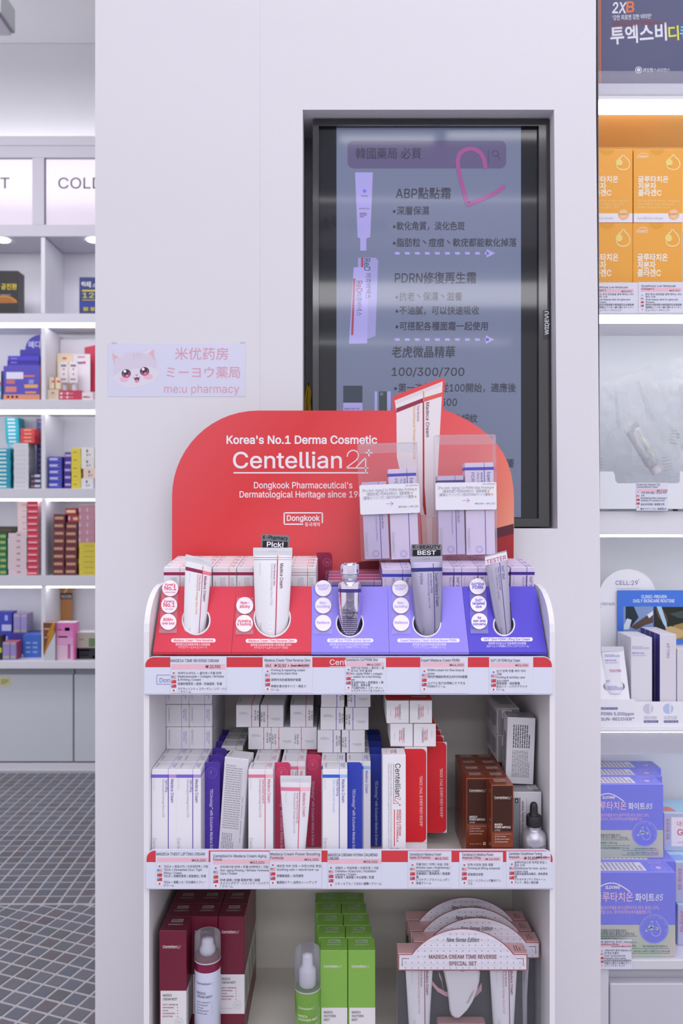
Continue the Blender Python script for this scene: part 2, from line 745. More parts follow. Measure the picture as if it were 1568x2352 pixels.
for x0, x1, za, zb, yo in ((X0, XS, 0.0005, zt, -0.0015), (XS, NX0, 0.0005, zt, 0)):
    mb.face([(x0, YW + yo, za), (x1, YW + yo, za), (x1, YW + yo, zb), (x0, YW + yo, zb)], WALL, c=(0, 3, 1))
mb.face([(XS, YW - 0.0015, 0), (XS, YW, 0), (XS, YW, zt), (XS, YW - 0.0015, zt)], WALL)
mb.face([(NX0, YW, NZ1), (xr(NZ1), YW, NZ1), (xr(zt), YW, zt), (NX0, YW, zt)], WALL, c=(0, 3, 1))
mb.face([(NX1b, YW, NZ0), (xr(NZ0), YW, NZ0), (xr(NZ1), YW, NZ1), (NX1, YW, NZ1)], WALL, c=(0, 3, 1))
zz = [0.0005, 0.5, 0.8, 1.0, NZ0]
for za, zb in zip(zz, zz[1:]):
    mb.face([(NX0, YW, za), (xr(za), YW, za), (xr(zb), YW, zb), (NX0, YW, zb)], WALL, c=(0, 3, 1))
    mb.face([(xr(za), YW, za), (xr(za), 2.089, za), (xr(zb), 2.089, zb), (xr(zb), YW, zb)], WALL)
mb.face([(xr(NZ0), YW, NZ0), (xr(NZ0), 2.089, NZ0), (xr(zt), 2.089, zt), (xr(zt), YW, zt)], WALL)
mb.face([(X0, YW - 0.0015, 0.0005), (X0, 2.089, 0.0005), (X0, 2.089, zt), (X0, YW - 0.0015, zt)], WALL)
mb.face([(X0, 2.089, 0.0005), (X1, 2.089, 0.0005), (X1, 2.089, zt), (X0, 2.089, zt)], WALL)
yb = YW + ND
A = [(NX0, NZ0), (NX1b, NZ0), (NX1, NZ1), (NX0, NZ1)]
for i in range(4):
    a, b = A[i], A[(i + 1) % 4]
    mb.face([(a[0], YW, a[1]), (b[0], YW, b[1]), (b[0], yb, b[1]), (a[0], yb, a[1])], WALL)
mb.face([(p[0], yb, p[1]) for p in A], G)
structure(mb.build('wall_centre'))

# ceiling lamps: slim tubes in grey housings (an unlit fixture of the same form shows at the upper left edge)
HOUS = M('a9adb0', 0.4)
TUBE = M('ffffff', 0.4, 0, LAMP_W)


def lamp(x0, x1, y, label, group=None, z=3.33, wdt=0.07, lit=True):
    t = thing('ceiling_lamp', label, 'lamp', ((x0 + x1) / 2, y, ZT), group=group)
    k = Kids(t)
    b = MB(); b.box(x0, x1, y - wdt / 2, y + wdt / 2, z, z + 0.085, HOUS, 0.003); k.add(b, 'housing')
    b = MB(); b.box(x0 + 0.01, x1 - 0.01, y - wdt / 2 + 0.008, y + wdt / 2 - 0.008, z - 0.012, z - 0.0002, TUBE if lit else M('d9d6e2', .4), 0.002); k.add(b, 'diffuser')
    for x in (x0 + 0.15, x1 - 0.15):
        b = MB(); b.lathe([(0.004, z + 0.0852, HOUS), (0.004, ZT - 0.0004, HOUS)], 8, x, y); k.add(b, 'hanging_rod')


lx = wx(19, 2.75)
lamp(lx - 1.3, lx, 2.75, 'unlit grey housed linear ceiling fixture at the upper left, its end showing', z=wz(62, 2.75) + 0.012, wdt=0.12, lit=False)
lamp(-0.02, 0.50, -0.84, 'linear ceiling lamp mirrored in the upper screen, left of two in line', z=3.27)
lamp(0.54, 1.5, -0.80, 'linear ceiling lamp mirrored in the upper screen, right of two in line', z=3.27)

# ================================================================ left shelving (seen past the pillar)
LX0, LX1 = wx(-820, YL), wx(330, YL)
t = thing('shelving_unit', 'tall white wall shelving with lit header panels at left behind the pillar', 'shelving', ((LX0 + LX1) / 2, YL + 0.15, 0))
k = Kids(t)
ybk = YL + 0.27
ZWK = wz(1518, YL - .07) + 0.0006
b = MB(); b.box(LX0, LX1, ybk, ybk + 0.02, ZWK, wz(335, YL), WHITE, 0); k.add(b, 'back_panel')
LS = [(720, 742), (918, 942), (1122, 1146), (1322, 1347)]      # shelf edges, pixels at YL
for i, (a, c_) in enumerate(LS):
    b = MB(); b.box(LX0, LX1, YL, ybk - 0.0005, wz(c_, YL), wz(a, YL), M('d7d6e0', 0.4), 0.0015); k.add(b, 'shelf')
    b = MB()
    if i < 2:
        b.box(LX0, LX1, YL + 0.001, YL + 0.02, wz(c_ + 8, YL), wz(c_, YL) - 0.0003, M('ffffff', 0.4, 0, LED_W), 0.001)
    else:
        b.box(LX0, LX1, YL + 0.03, YL + 0.045, wz(c_, YL) - 0.009, wz(c_, YL) - 0.0003, M('ffffff', 0.4, 0, LED_W), 0.001)
    k.add(b, 'led_strip')
tops = [545] + [c_ for a, c_ in LS]
bots = [a for a, c_ in LS] + [None]
for i in range(5):
    for px in (94, -160, -420, -680):
        b = MB(); b.box(wx(px, YL), wx(px + 9.5, YL), YL + (0.004 if i else 0.0), ybk - 0.0006, (wz(bots[i], YL) + 0.0004 if bots[i] else ZWK), wz(tops[i] + (8 if 0 < i < 3 else 0), YL) - 0.0006, LAMW, 0.001)
        k.add(b, 'divider')
b = MB(); b.box(LX0, LX1, YL + .05, YL + .075, wz(335, YL) + .0008, wz(335, YL) + .012, M('ffffff', 0.4, 0, 9.0), 0.001); k.add(b, 'cove_strip')
# header with the two panels
HF = M('cbc9d4', 0.5)
za, zb = wz(543, YL), wz(334, YL)
pan = [(-150, 73), (103, 330)]
b = MB()
b.box(LX0, LX1, YL, YL + 0.26, wz(362, YL), zb, HF, 0.001)
b.box(LX0, LX1, YL, YL + 0.26, za, wz(516, YL), HF, 0.001)
b.box(wx(74, YL), wx(101, YL), YL, YL + 0.26, wz(516, YL) + .0002, wz(362, YL) - .0002, HF, 0.001)
b.box(LX0, wx(-150, YL), YL, YL + 0.26, wz(516, YL) + .0002, wz(362, YL) - .0002, HF, 0.001)
hd = k.add(b, 'header_frame')
SIGN = own('backlit_panel', 'eae0ec', 0.12, 0, 0.05)
for (a, c_), word, px in ((pan[0], 'POINT', 22), (pan[1], 'COLD', 134)):
    b = MB()
    b.box(wx(a + .5, YL), wx(c_ - .5, YL), YL + 0.012, YL + 0.02, wz(515.5, YL), wz(362.5, YL), SIGN, 0.001)
    fr = fpx(YL + 0.012)
    if word == 'COLD':
        b.text(fr, word, px, 433, 34, M('2d2c36', 0.5), 'L', w=101, l=6)
    else:
        b.text(fr, word, px, 433, 34, M('2d2c36', 0.5), 'R', w=118, l=6)
    k.add(b, 'sign_panel')
for px in (5, 216):
    b = MB(); b.lathe([(0.034, -0.004, M('ffffff', 0.4, 0, 25.0)), (0.034, 0, WHITE)], 20, wx(px, YL + 0.05), YL + 0.05, wz(543, YL) - 0.0003)
    k.add(b, 'downlight')

mb = MB(); mb.box(LX0, LX1, YL - 0.07, YL + 0.275, wz(1536, YL - .07), wz(1518, YL - .07), M('e6e6ee', 0.3), 0.002)
tag(mb.build('worktop', origin=((LX0 + LX1) / 2, YL + 0.1, wz(1536, YL - .07))), 'long white worktop under the left shelves, above the base cabinets', 'worktop')
DOOR = M('d3d7e0', 0.45)
for x0, x1, lab in ((-820, 167.5, 'white base cabinet with a yellow note on its door'), (170, 330, 'white base cabinet beside the pillar, right of the one with the note')):
    t = thing('base_cabinet', lab, 'cabinet', (wx((x0 + x1) / 2, YL), YL + 0.14, wz(1752, YL)), group=None)
    k = Kids(t)
    b = MB(); b.box(wx(x0, YL), wx(x1, YL), YL + 0.019, YL + 0.27, wz(1752, YL), wz(1536, YL - .07) - 0.0006, M('a9adb6', 0.6), 0.001); k.add(b, 'carcass')
    b = MB(); b.box(wx(x0, YL) + .001, wx(x1, YL) - .001, YL, YL + 0.0185, wz(1749, YL), wz(1549, YL), DOOR, 0.0015); k.add(b, 'door')
mb = MB()
fr = fpx(YL - 0.0008)
mb.box(wx(-14, YL), wx(24, YL), YL - 0.0012, YL - 0.0002, wz(1575, YL), wz(1556, YL), M('dedc9c', 0.6), 0)
mb.grey(fpx(YL - 0.0012), 2, 1560, 20, 1572, 3, ink('6b6a58'))
tag(mb.build('note', origin=P(5, 1575, YL)), 'small yellow paper note stuck on the left base cabinet door', 'note')

# ---- goods on the left shelves: plain blocks with printed fronts, read in pixels at their own distance
YG = YL + 0.025


def goods(name, label, cat, px0, px1, py0, py1, hx, dp=0.10, Y=None, z0=None, side=None, top=None, pats=(), texts=(), group=None, rough=0.45, dx=0.0):
    """z0: what it stands on (metres); py0/py1 give its height"""
    Y = Y or YG
    hgt = (py1 - py0) / F * Y
    z0 = wz(py1, Y) if z0 is None else z0
    x0, x1 = wx(px0, Y), wx(px1, Y)
    b = MB()
    d = M(hx, rough)
    b.box(x0, x1, Y, Y + dp, z0, z0 + hgt, {'d': d, 'r': M(side, rough) if side else d, 'l': M(side, rough) if side else d, 't': M(top, rough) if top else d}, 0.0008)
    fr = fplanar((x0, Y, z0), (x1 - x0, 0, 0), (0, 0, hgt))
    for p in pats:
        b.quad(fr, p[0], p[1], p[2], p[3], ink(p[4]), 4)
    for tx in texts:       # text, u, v, height fraction, colour, width fraction
        fr2 = fplanar((x0, Y, z0), (1, 0, 0), (0, 0, 1))
        b.text(fr2, tx[0], tx[1] * (x1 - x0), tx[2] * hgt, tx[3] * hgt, ink(tx[4]), 'L', w=tx[5] * (x1 - x0), l=6, bold=0.02)
    return tag(b.build(name, origin=((x0 + x1) / 2, Y + dp / 2, z0)), label, cat, group), z0 + hgt


def pile(n, name, what, where, px0, px1, py0, py1, hx, patches, group, dp=0.10, side=None, Y=None, z0=None, drift=0.0, top=None, texts=()):
    """n packs stacked from py1 up to py0"""
    hh = (py1 - py0) / n
    Yq = Y or YG
    z = wz(py1, Yq) if z0 is None else z0
    for i in range(n):
        j = RND.uniform(-0.7, 0.7) + drift * i
        o, z = goods(name, '%s, %s %s' % (what, level(i, n), where), 'carton', px0 + j, px1 + j, 0, hh - 0.12, hx, dp, Yq, z, side, top, patches, texts, group)
        z += 0.0001
    return z


zs = [wz(a, YL) + 0.0002 for a, c_ in LS] + [wz(1518, YL - .07) + 0.0002]      # standing heights
# row A
o, _ = goods('medicine_box', 'black box with yellow lettering and a round brown picture, top left shelf', 'box', -60, 41, 618, 719, '2e2b2d', 0.085, z0=zs[0], side='555355',
             texts=(('공진환', 0.62, 0.58, 0.15, 'e8d04a', 0.36),), pats=((0.60, 0.44, 0.84, 0.46, '8d8a88'),))
b = MB()
fr = fpx(YG)
b.disc(fr, 10, 719, 38, M('a2672f', 0.5), 5, 26, None, 180, 335)
b.ring(fr, 10, 719, 40, 3, M('cf8a2b', 0.5), 6, 60)
keep = [i for i, f in enumerate(b.f) if all(b.v[q].z > zs[0] + 0.0005 and b.v[q].x < wx(40.5, YG) for q in f)]
b.f, b.m, b.sm = [b.f[i] for i in keep], [b.m[i] for i in keep], [b.sm[i] for i in keep]
b.v = [v - o.location for v in b.v]
b.build('printed_picture', o)
goods('medicine_box', 'navy box with white and yellow lettering beside the pillar, top left shelf', 'box', 182, 275, 632, 718, '2f3a74', 0.08, z0=zs[0], side='2a3366',
      texts=(('텍스', 0.06, 0.74, 0.17, 'e6e6f2', 0.52), ('1200', 0.08, 0.45, 0.18, 'd9cf52', 0.62)), pats=((0.07, 0.38, 0.9, 0.40, 'c9c050'), (0.07, 0.62, 0.9, 0.66, 'd9cf52'), (0.0, 0.2, 1, 0.34, '3c48a0'), (0.1, 0.1, 0.22, 0.2, 'b5a94a'), (0.28, 0.1, 0.38, 0.2, 'b5a94a')))
# row B left
goods('medicine_box', 'blue and white box at the left edge, second left shelf', 'box', -40, 2, 848, 917, '7fb2e8', 0.07, z0=zs[1], pats=((0, .62, 1, 1, 'eceaf2'), (0, .5, 1, .62, 'd86a72'), (0, .15, 1, .28, 'c6dcf2')))
for i in range(3):
    goods('wafer_box', 'indigo snack carton behind the wafer picture carton, %s one' % ['nearest', 'middle', 'rearmost'][i], 'box', 16 + i, 90, 833 - i * 12, 918, ['5148ae', '352a86', '4a40b4'][i], 0.026, YG + 0.05 + i * 0.031, zs[1], top='6f6bdd',
          pats=((.1, .93, .3, .96, '7f78cc'),))
goods('wafer_box', 'indigo snack carton with orange foot and wafer picture, second left shelf', 'box', 8, 91, 839, 918, '5c52bb', 0.045, z0=zs[1], side='d98a62',
      pats=((0, 0, 1, .17, 'e0977a'), (.08, .62, .55, .82, 'e4e2f4'), (.55, .68, .86, .73, 'd9866e'), (.08, .48, .32, .6, 'c87a80'), (.06, .24, .36, .40, 'd78a80'), (.58, .36, .95, .46, 'e6b06a'), (.6, .2, .9, .26, 'e09a68'), (.7, .48, .84, .6, '8f9ce0'), (.1, .07, .16, .13, 'f2dfe0'), (.22, .07, .28, .13, 'f2dfe0'), (.34, .07, .4, .13, 'f2dfe0')))
b = MB()
yy = YG + 0.15
b.prism([[(wx(46, yy), zs[1]), (wx(92, yy), zs[1]), (wx(92, yy), wz(769, yy))] + [(wx(92 - 34 * math.sin(a), yy), wz(803 - 34 * math.cos(a), yy)) for a in [i * math.pi / 16 for i in range(1, 9)]] + [(wx(46, yy), wz(803, yy))]], lambda u, v, d: Vector((u, yy + d, v)), 0.004, M('4038a0', 0.5))
b.text(fpx(yy), '메디', 66, 798, 17, ink('d8d6f2'), 'L', w=26, l=5, bold=.02)
tag(b.build('display_header', origin=(wx(60, yy), yy, zs[1])), 'dark blue rounded card header behind the indigo snack cartons', 'sign')
# row B right
goods('display_box', 'cream counter display tray beside the divider, second left shelf', 'box', 108, 135, 893, 918, 'dccdb6', 0.008, z0=zs[1], pats=((.36, .64, .62, .76, 'c9534e'), (.25, .5, .75, .56, 'cbaea0'), (.3, .3, .7, .33, 'b9a995')))
goods('display_box', 'red counter display tray with white dots, second left shelf', 'box', 136, 187, 895, 918, 'c83a58', 0.06, z0=zs[1], pats=((.04, .58, .14, .8, 'eed6dc'), (.32, .58, .42, .8, 'eed6dc'), (.04, .2, .14, .42, 'eed6dc'), (.32, .2, .42, .42, 'eed6dc'), (.18, .66, .28, .72, 'e2b9c4'), (.46, .66, .64, .72, 'e2b9c4'), (.18, .28, .28, .34, 'e2b9c4'), (.46, .28, .64, .34, 'e2b9c4')))
goods('medicine_box', 'small white box with red letters in front of the red tray', 'box', 188, 213, 899, 918, 'ecdfe3', 0.03, YG + 0.001, zs[1], pats=((.1, .3, .55, .5, '8b7780'), (.5, .3, .8, .45, 'd66a80')))
for i, px in enumerate((122, 134)):
    t = thing('ampoule', 'small glass ampoule with cream card in the cream tray, %s of two' % ('left', 'right')[i], 'ampoule', (wx(px, YG + .026), YG + .026, zs[1]))
    b = MB(); b.lathe([(.010, 0, M('6b5d55', .2)), (.010, .05, M('dcd8de', .15)), (.010, .075, M('dcd8de', .15)), (.004, .088, M('dcd8de', .15)), (.004, .095, WHITE)], 14); b.build('vial', t)
    b = MB(); b.box(-.0155, .0155, -.013, -.0105, .06, .118, M('eed9b8', .5), 0); b.quad(fplanar((-.0155, -.013, .06), (1, 0, 0), (0, 0, 1)), .012, .032, .03, .042, ink('d0605a')); b.build('card', t)
for i, px in enumerate((149, 171)):
    t = thing('ampoule', 'white bottle under a printed white card in the red tray, %s of two' % ('left', 'right')[i], 'ampoule', (wx(px, YG + .09), YG + .09, zs[1]))
    b = MB(); b.lathe([(.014, 0, M('d9d6e2', .2)), (.014, .085, M('d9d6e2', .2)), (.008, .11, M('d9d6e2', .2)), (.008, .125, WHITE)], 16); b.build('bottle', t)
    b = MB(); b.box(-.022, .022, -.019, -.0155, .10, .205, M('e6e1e8', .5), 0); fr = fplanar((-.022, -.019, .10), (1, 0, 0), (0, 0, 1))
    b.quad(fr, .008, .082, .036, .094, ink('8a7c90')); b.quad(fr, .018, .066, .027, .074, ink('d06a80')); b.quad(fr, .018, .04, .027, .048, ink('d06a80')); b.quad(fr, .007, .014, .034, .022, ink('9a8a98')); b.build('card', t)
goods('display_header', 'cream card with red seal standing behind the ampoules', 'sign', 131, 167, 802, 918, 'f0ddbd', 0.004, YG + 0.13, zs[1], pats=((.35, .88, .6, .92, 'd8706a'), (.2, .78, .8, .82, 'c2a088')))
goods('display_header', 'white card with pink print standing behind the white bottles', 'sign', 166, 207, 803, 918, 'efeaf2', 0.004, YG + 0.135, zs[1], pats=((.3, .92, .7, .95, 'e08aa0'), (.2, .8, .55, .84, '77708a'), (.55, .8, .75, .85, 'e0608a')))
b = MB(); yy = YG + 0.18
b.box(wx(138, yy), wx(262, yy), yy, yy + .003, zs[1], wz(779, yy), M('e6e3ee', .5), 0)
b.poly(fpx(yy), [(194, 798), (262, 755 + 28), (262, 900), (196, 900)], M('d8405f', .5), 4)
tag(b.build('display_header', origin=(wx(190, yy), yy, zs[1])), 'large white and red backing card on the second left shelf', 'sign')
# row C
pile(10, 'medicine_carton', 'teal medicine carton with white label', 'of the left front teal stack', -34, 24, 1027, 1120, '1f9cb4', ((0.35, .3, .84, .72, 'dceef2'),), 'left front teal stack', .10, '0f8ca6', z0=zs[2])
zt1 = pile(10, 'medicine_carton', 'plain white medicine carton', 'of the white stack on the third left shelf', 32, 66, 1015, 1120, 'd9d8e0', ((.1, .35, .8, .5, 'c9c6d2'),), 'white stack on the third left shelf', .09, 'b9b9c2', z0=zs[2], drift=-.05)
pile(4, 'medicine_carton', 'red medicine carton with pale label', 'of the small red stack on white cartons', 47, 79, 980, 1014, 'e0484e', ((.25, .35, .78, .75, 'f0a890'),), 'small red stack', .08, 'd23c48', z0=zt1)
zt2 = pile(9, 'medicine_carton', 'pale teal medicine carton', 'of the pale stack behind the teal stack', 16, 44, 1014, 1120, '8fc6d8', ((.3, .3, .9, .6, 'cfe4ee'),), 'pale teal stack', .08, '57b0c8', YG + 0.115, zs[2])
pile(7, 'medicine_carton', 'bright teal medicine carton with white label', 'of the leaning upper teal stack', 14, 45, 953, 1013, '1fb0c6', ((.2, .25, .75, .75, 'd9eef4'),), 'upper teal stack', .08, '15a3bd', YG + 0.115, zt2, drift=-0.55)
pile(3, 'medicine_carton', 'navy carton with orange print', 'of the low navy stack at the divider', 69, 93, 1085, 1120, '33305e', ((.1, .3, .4, .6, 'a8765a'), (.45, .3, .98, .75, 'cfd0e0')), 'low navy stack', .07, '2a2850', z0=zs[2])
pile(13, 'medicine_carton', 'dark navy carton with gold line', 'of the tall navy stack at the divider', 84, 96, 956, 1119, '3a3a80', ((.3, .3, 1, .5, '8a7a80'),), 'tall navy stack', .07, '2c2c68', YG + 0.09, zs[2])
pile(5, 'medicine_carton', 'bright blue carton with white lettering', 'of the blue stack right of the divider', 112, 142, 1046, 1120, '4448bd', ((.06, .42, .85, .78, 'c3c6f2'), (.68, .48, .86, .72, 'd88ac6')), 'bright blue stack', .09, '3f3fae', z0=zs[2])
pile(5, 'medicine_carton', 'purple carton with white lettering', 'of the purple stack between blue and yellow', 148, 162.5, 1035, 1119, '46309a', ((.1, .4, 1, .7, 'c0b4e4'),), 'purple stack', .09, '3a2888', z0=zs[2])
pile(5, 'medicine_carton', 'yellow carton', 'of the yellow stack on the third left shelf', 163.5, 185.5, 1027, 1120, 'e2cf45', ((.2, .45, .6, .6, 'b9a53c'),), 'yellow stack on the third shelf', .09, 'cdb92e', z0=zs[2])
z = zs[2]
for i, (h_, hx, a, c_) in enumerate(((23.5, 'e4e6ea', 186.5, 214), (22, 'ecd4c6', 191, 221), (24, 'e6e3e0', 186.5, 216), (25, 'e9e7e4', 186.5, 216))):
    o, z = goods('medicine_carton', '%s carton with small dark print, %s of the stack by the pillar' % ('peach' if i == 1 else 'off-white', level(i, 4)), 'carton', a, c_, 0, h_, hx, .09, YG, z, pats=((.4, .55, .52, .8, '5a5560'), (.42, .2, .5, .4, '77707a'), (.6, .25, .7, .4, '8a828a')), group='off-white stack by the pillar')
    z += .0001
# row D
zt1 = pile(7, 'medicine_carton', 'green carton with yellow print', 'of the green stack at the left edge', -32, 15.5, 1225, 1322, '12744a', ((.68, .25, .95, .7, 'a8b86a'),), 'green stack', .10, '0e6a44', z0=zs[3])
goods('tin', 'dark olive flat tin lying on the green stack', 'tin', -20, 38, 1208, 1223, '3c3c34', .09, z0=zt1, pats=((.35, .2, .8, .7, '5a553c'),))
zt1 = pile(7, 'medicine_carton', 'pale pink carton with small red print', 'of the wide pale pink stack', 18.5, 61.5, 1222, 1322, 'dccbd0', ((.46, .35, .66, .65, 'b9929f'),), 'wide pale pink stack', .10, 'd2c0c8', z0=zs[3])
pile(5, 'medicine_carton', 'blush pink carton', 'of the narrow blush stack on the pale pink one', 40, 61.5, 1152, 1221.5, 'eed5d6', ((.5, .4, .9, .6, 'dcb0b8'),), 'narrow blush stack', .08, 'e6c8cc', z0=zt1)
pile(12, 'medicine_carton', 'crimson carton with white lettering', 'of the tall crimson stack at the divider', 63, 87, 1150, 1321, 'd63a54', ((.05, .2, .9, .42, 'f0c0c8'), (.0, .88, 1, 1, 'b82c48')), 'tall crimson stack', .07, 'dcb0b8', z0=zs[3])
pile(8, 'medicine_carton', 'maroon carton with gold lettering', 'of the left maroon stack', 121, 147, 1180, 1321, '6e2a38', ((.1, .3, .86, .65, 'c79f7e'),), 'left maroon stack', .085, '5c2230', z0=zs[3], drift=.3)
zt1 = pile(7, 'medicine_carton', 'maroon carton with gold lettering', 'of the middle maroon stack', 149.5, 176.5, 1199, 1321, '6e2a38', ((.1, .3, .86, .65, 'c79f7e'),), 'middle maroon stack', .085, '5c2230', z0=zs[3], drift=.2)
zt1 = zt1 + 0.0001
zt3 = pile(6, 'medicine_carton', 'bright yellow carton', 'of the yellow stack by the pillar, fourth shelf', 181, 224, 1247, 1322, 'd9c845', ((.25, .35, .8, .55, 'c2b03a'),), 'yellow stack on the fourth shelf', .09, 'b9a62e', z0=zs[3])
pile(5, 'medicine_carton', 'dusty rose carton with silver flap', 'of the rose stack on yellow cartons', 181, 217, 1159, 1246, 'c08a98', ((.02, .1, .12, .6, 'c9c4cc'), (.5, .1, .6, .6, 'c9c4cc')), 'dusty rose stack', .09, 'b07c8c', z0=zt3)
z = zt1
o, z = goods('medicine_carton', 'red carton with bright gold lettering on the middle maroon stack, lower', 'carton', 156, 180, 0, 16.5, 'a83444', .08, YG, z, pats=((.5, .3, .95, .7, 'e8c08a'), (.05, .3, .2, .8, 'd8cfd4')))
o, z = goods('medicine_carton', 'red carton with bright gold lettering on the middle maroon stack, upper', 'carton', 150, 176, 0, 16.5, 'a02e40', .08, YG, z + .0001, pats=((.1, .3, .9, .7, 'f0cfa4'),))
# row E
Ye = YL - 0.045
ze = zs[4]
goods('medicine_carton', 'black carton with lime print at the left edge of the worktop', 'carton', -40, 4, 1462, 1518, '2c2a34', .05, Ye, ze, pats=((.75, .3, 1, .5, 'b8cc3a'),))
for i, (a, c_) in enumerate(((6, 22.5), (23.5, 37))):
    goods('medicine_carton', 'tall lilac carton with olive band standing at the front edge, %s of two' % ('left', 'right')[i], 'carton', a, c_, 1478, 1519, '9a8cc6', .07, Ye, ze, side='b0506a', top='d0605c', pats=((.05, .12, .9, .22, 'b9b88a'), (.05, .88, .95, .96, 'b9b8a0')))
goods('medicine_carton', 'bright blue carton with printed rows, worktop left of the divider', 'carton', 53, 93, 1463, 1515, '3d6ccc', .08, YG, ze, side='2e2f80', pats=tuple((.15 + .4 * (q % 2), .2 + .2 * (q // 2), .42 + .4 * (q % 2), .28 + .2 * (q // 2), '8fb0ea') for q in range(6)))
o, z = goods('medicine_carton', 'indigo carton lying under the lilac pair on the worktop', 'carton', 26, 86, 1464, 1513, '4a3f9c', .10, YG + 0.085, ze, pats=((.1, .4, .3, .6, '7f86d0'),))
for i, (a, c_) in enumerate(((31, 46.5), (47.5, 61.5))):
    goods('medicine_carton', 'lilac carton with olive foot raised on the indigo carton, %s of two' % ('left', 'right')[i], 'carton', a, c_, 1419, 1463, '9c92cc', .085, YG + 0.09, z + .0001, side='a49ab8', top='c4b4cc', pats=((.05, .06, .95, .16, 'b9b88a'), (.05, .86, .95, .92, 'c6c6a4')))
zq = ze
for i in range(2):
    o, zq = goods('medicine_carton', 'cobalt blue carton with white panel at the left edge, %s of two' % ('lower', 'upper')[i], 'carton', -30, 27, 0, 48, '3d43b4', .07, YG + .10, zq, pats=((.6, .1, .98, .4, 'c2c8f0'), (.72, .6, .84, .85, 'a8b4f0')))
    zq += .0001
b = MB(); yy = YG + .19
b.box(wx(139, yy), wx(166, yy), yy, yy + .004, ze, wz(1348, yy), M('b07a45', .5), 0)
b.quad(fpx(yy), 138.5, 1376, 166, 1362, ink('3a3036'), 4)
b.text(fpx(yy), 'ROXIN', 141, 1373.5, 9, ink('e4dcdc'), 'L', w=23, l=6, bold=.02)
b.poly(fpx(yy), [(146, 1362), (154, 1348), (158, 1348), (150, 1362)], ink('d8c0a8'), 5)
tag(b.build('display_header', origin=(wx(148, yy), yy, ze)), 'brown card header with dark band behind the worktop goods', 'sign')
o, _ = goods('medicine_carton', 'deep brown carton with golden lightning stripe on the worktop', 'carton', 99, 127, 1430, 1518, 'cfd3de', .062, YL - .064, ze, side='8d6a52', top='a07e68')
b = MB(); fr = fpx(YL - .064)
b.poly(fr, [(99, 1430), (127, 1430), (127, 1452), (100, 1506)], ink('7a4c30'), 3)
b.poly(fr, [(121, 1430), (127, 1430), (123, 1449), (127, 1449), (100, 1508), (112, 1460), (107, 1460)], ink('c98a2e'), 5)
b.quad(fr, 101, 1446, 116, 1443, ink('c8b8ac'), 5); b.quad(fr, 101, 1465, 110, 1463, ink('c8b8ac'), 6)
b.v = [v - o.location for v in b.v]
b.build('printed_panel', o)
o, _ = goods('medicine_carton', 'pink fading carton with white oval on the worktop', 'carton', 129, 172, 1432, 1518, 'e9c6dc', .07, YL - .05, ze, top='ece6f0', side='d977b0',
             pats=((0, .78, .9, 1, 'e07cc0'), (0, .6, .9, .78, 'e492ca'), (0, .4, .9, .6, 'e8a8d4'), (.9, 0, 1, 1, 'e86ab0'), (.46, .78, .72, .87, 'f2e4ee'), (.12, .6, .6, .64, '8a3a6a'), (.62, .04, .76, .42, 'c45aa8'), (.1, .8, .28, .82, 'a85a90')))
goods('medicine_carton', 'beige and black carton with leaf picture beside the pillar on the worktop', 'carton', 176, 232, 1454, 1515, 'b9b0a4', .08, YL - .02, ze, top='e6e2e8', side='c04a68',
      pats=((0, 0, 1, .42, '34323a'), (0, 0, .1, .42, 'c83a62'), (.12, .3, .55, .36, 'b84a6a'), (.5, .46, .8, .78, '6f8a62'), (.12, .12, .5, .15, '77747c'), (.12, .2, .5, .22, '77747c'), (.66, .03, .8, .12, 'b08a4a'), (.1, .72, .3, .76, '8a827a')))
# ================================================================ right shelving
RX0, RX1 = 0.527, 1.75
ybr = 2.075
t = thing('shelving_unit', 'white wall shelving with lit edges right of the pillar', 'shelving', ((RX0 + RX1) / 2, 1.96, 0))
k = Kids(t)
b = MB(); b.box(RX0, RX1, ybr, ybr + 0.014, wz(2204, 1.8), 3.0, M('dcdfe6', 0.5), 0); k.add(b, 'back_panel')
b = MB(); b.box(RX0, RX0 + .0055, YR + .02, ybr - .0005, wz(2204, 1.8), 3.0, LAMW, 0.0005); k.add(b, 'side_panel')
SR = [(217, 227, 228, 249), (700, 722, 723, 736), (1174, 1228, 0, 0), (1675, 1682, 0, 0)]
for i, (a, c_, l0, l1) in enumerate(SR):
    b = MB(); b.box(RX0 + .006, RX1, YR + .001, ybr - .0006, wz(c_, YR), wz(a, YR), M('dcdbe2', 0.3), 0.001); k.add(b, 'shelf')
    if l1:
        b = MB(); b.box(RX0 + .006, RX1, YR + .012, YR + .03, wz(l1, YR), wz(c_, YR) - .0004, M('ffffff', 0.4, 0, LED_W), 0.001); k.add(b, 'led_strip')
    else:
        b = MB(); b.box(RX0 + .006, RX1, YR + .02, YR + .034, wz(c_, YR) - .006, wz(c_, YR) - .0004, M('ffffff', 0.4, 0, LED_W), 0.001); k.add(b, 'led_strip')
OR = own('orange_reflection', 'efc888', 0.35)  # sheets coloured with the orange boxes' reflection on shelf and back
b = MB(); b.box(RX0 + .006, RX1, YR + .032, ybr - .0008, wz(249, YR) + .012, wz(249, YR) + .015, OR, 0); k.add(b, 'reflection_sheet')
b = MB(); b.box(RX0 + .006, RX1, ybr - .003, ybr - .0004, wz(700, YR), wz(249, YR) + .0118, OR, 0); k.add(b, 'reflection_sheet')
for a, c_ in ((165, 217), (650, 720), (1683, 1731)):
    b = MB(); b.box(RX0 + .006, RX1, YR - .004, YR - .0005, wz(c_, YR), wz(a, YR), CLEAR2 if a != 650 else M('dddbe8', .3), 0.0006); k.add(b, 'price_rail')
b = MB(); b.box(RX0 + .006, RX1, YR - .0004, YR + .0006, wz(218, YR), wz(192, YR), M('dcdce4', .25), 0); k.add(b, 'rail_backing')
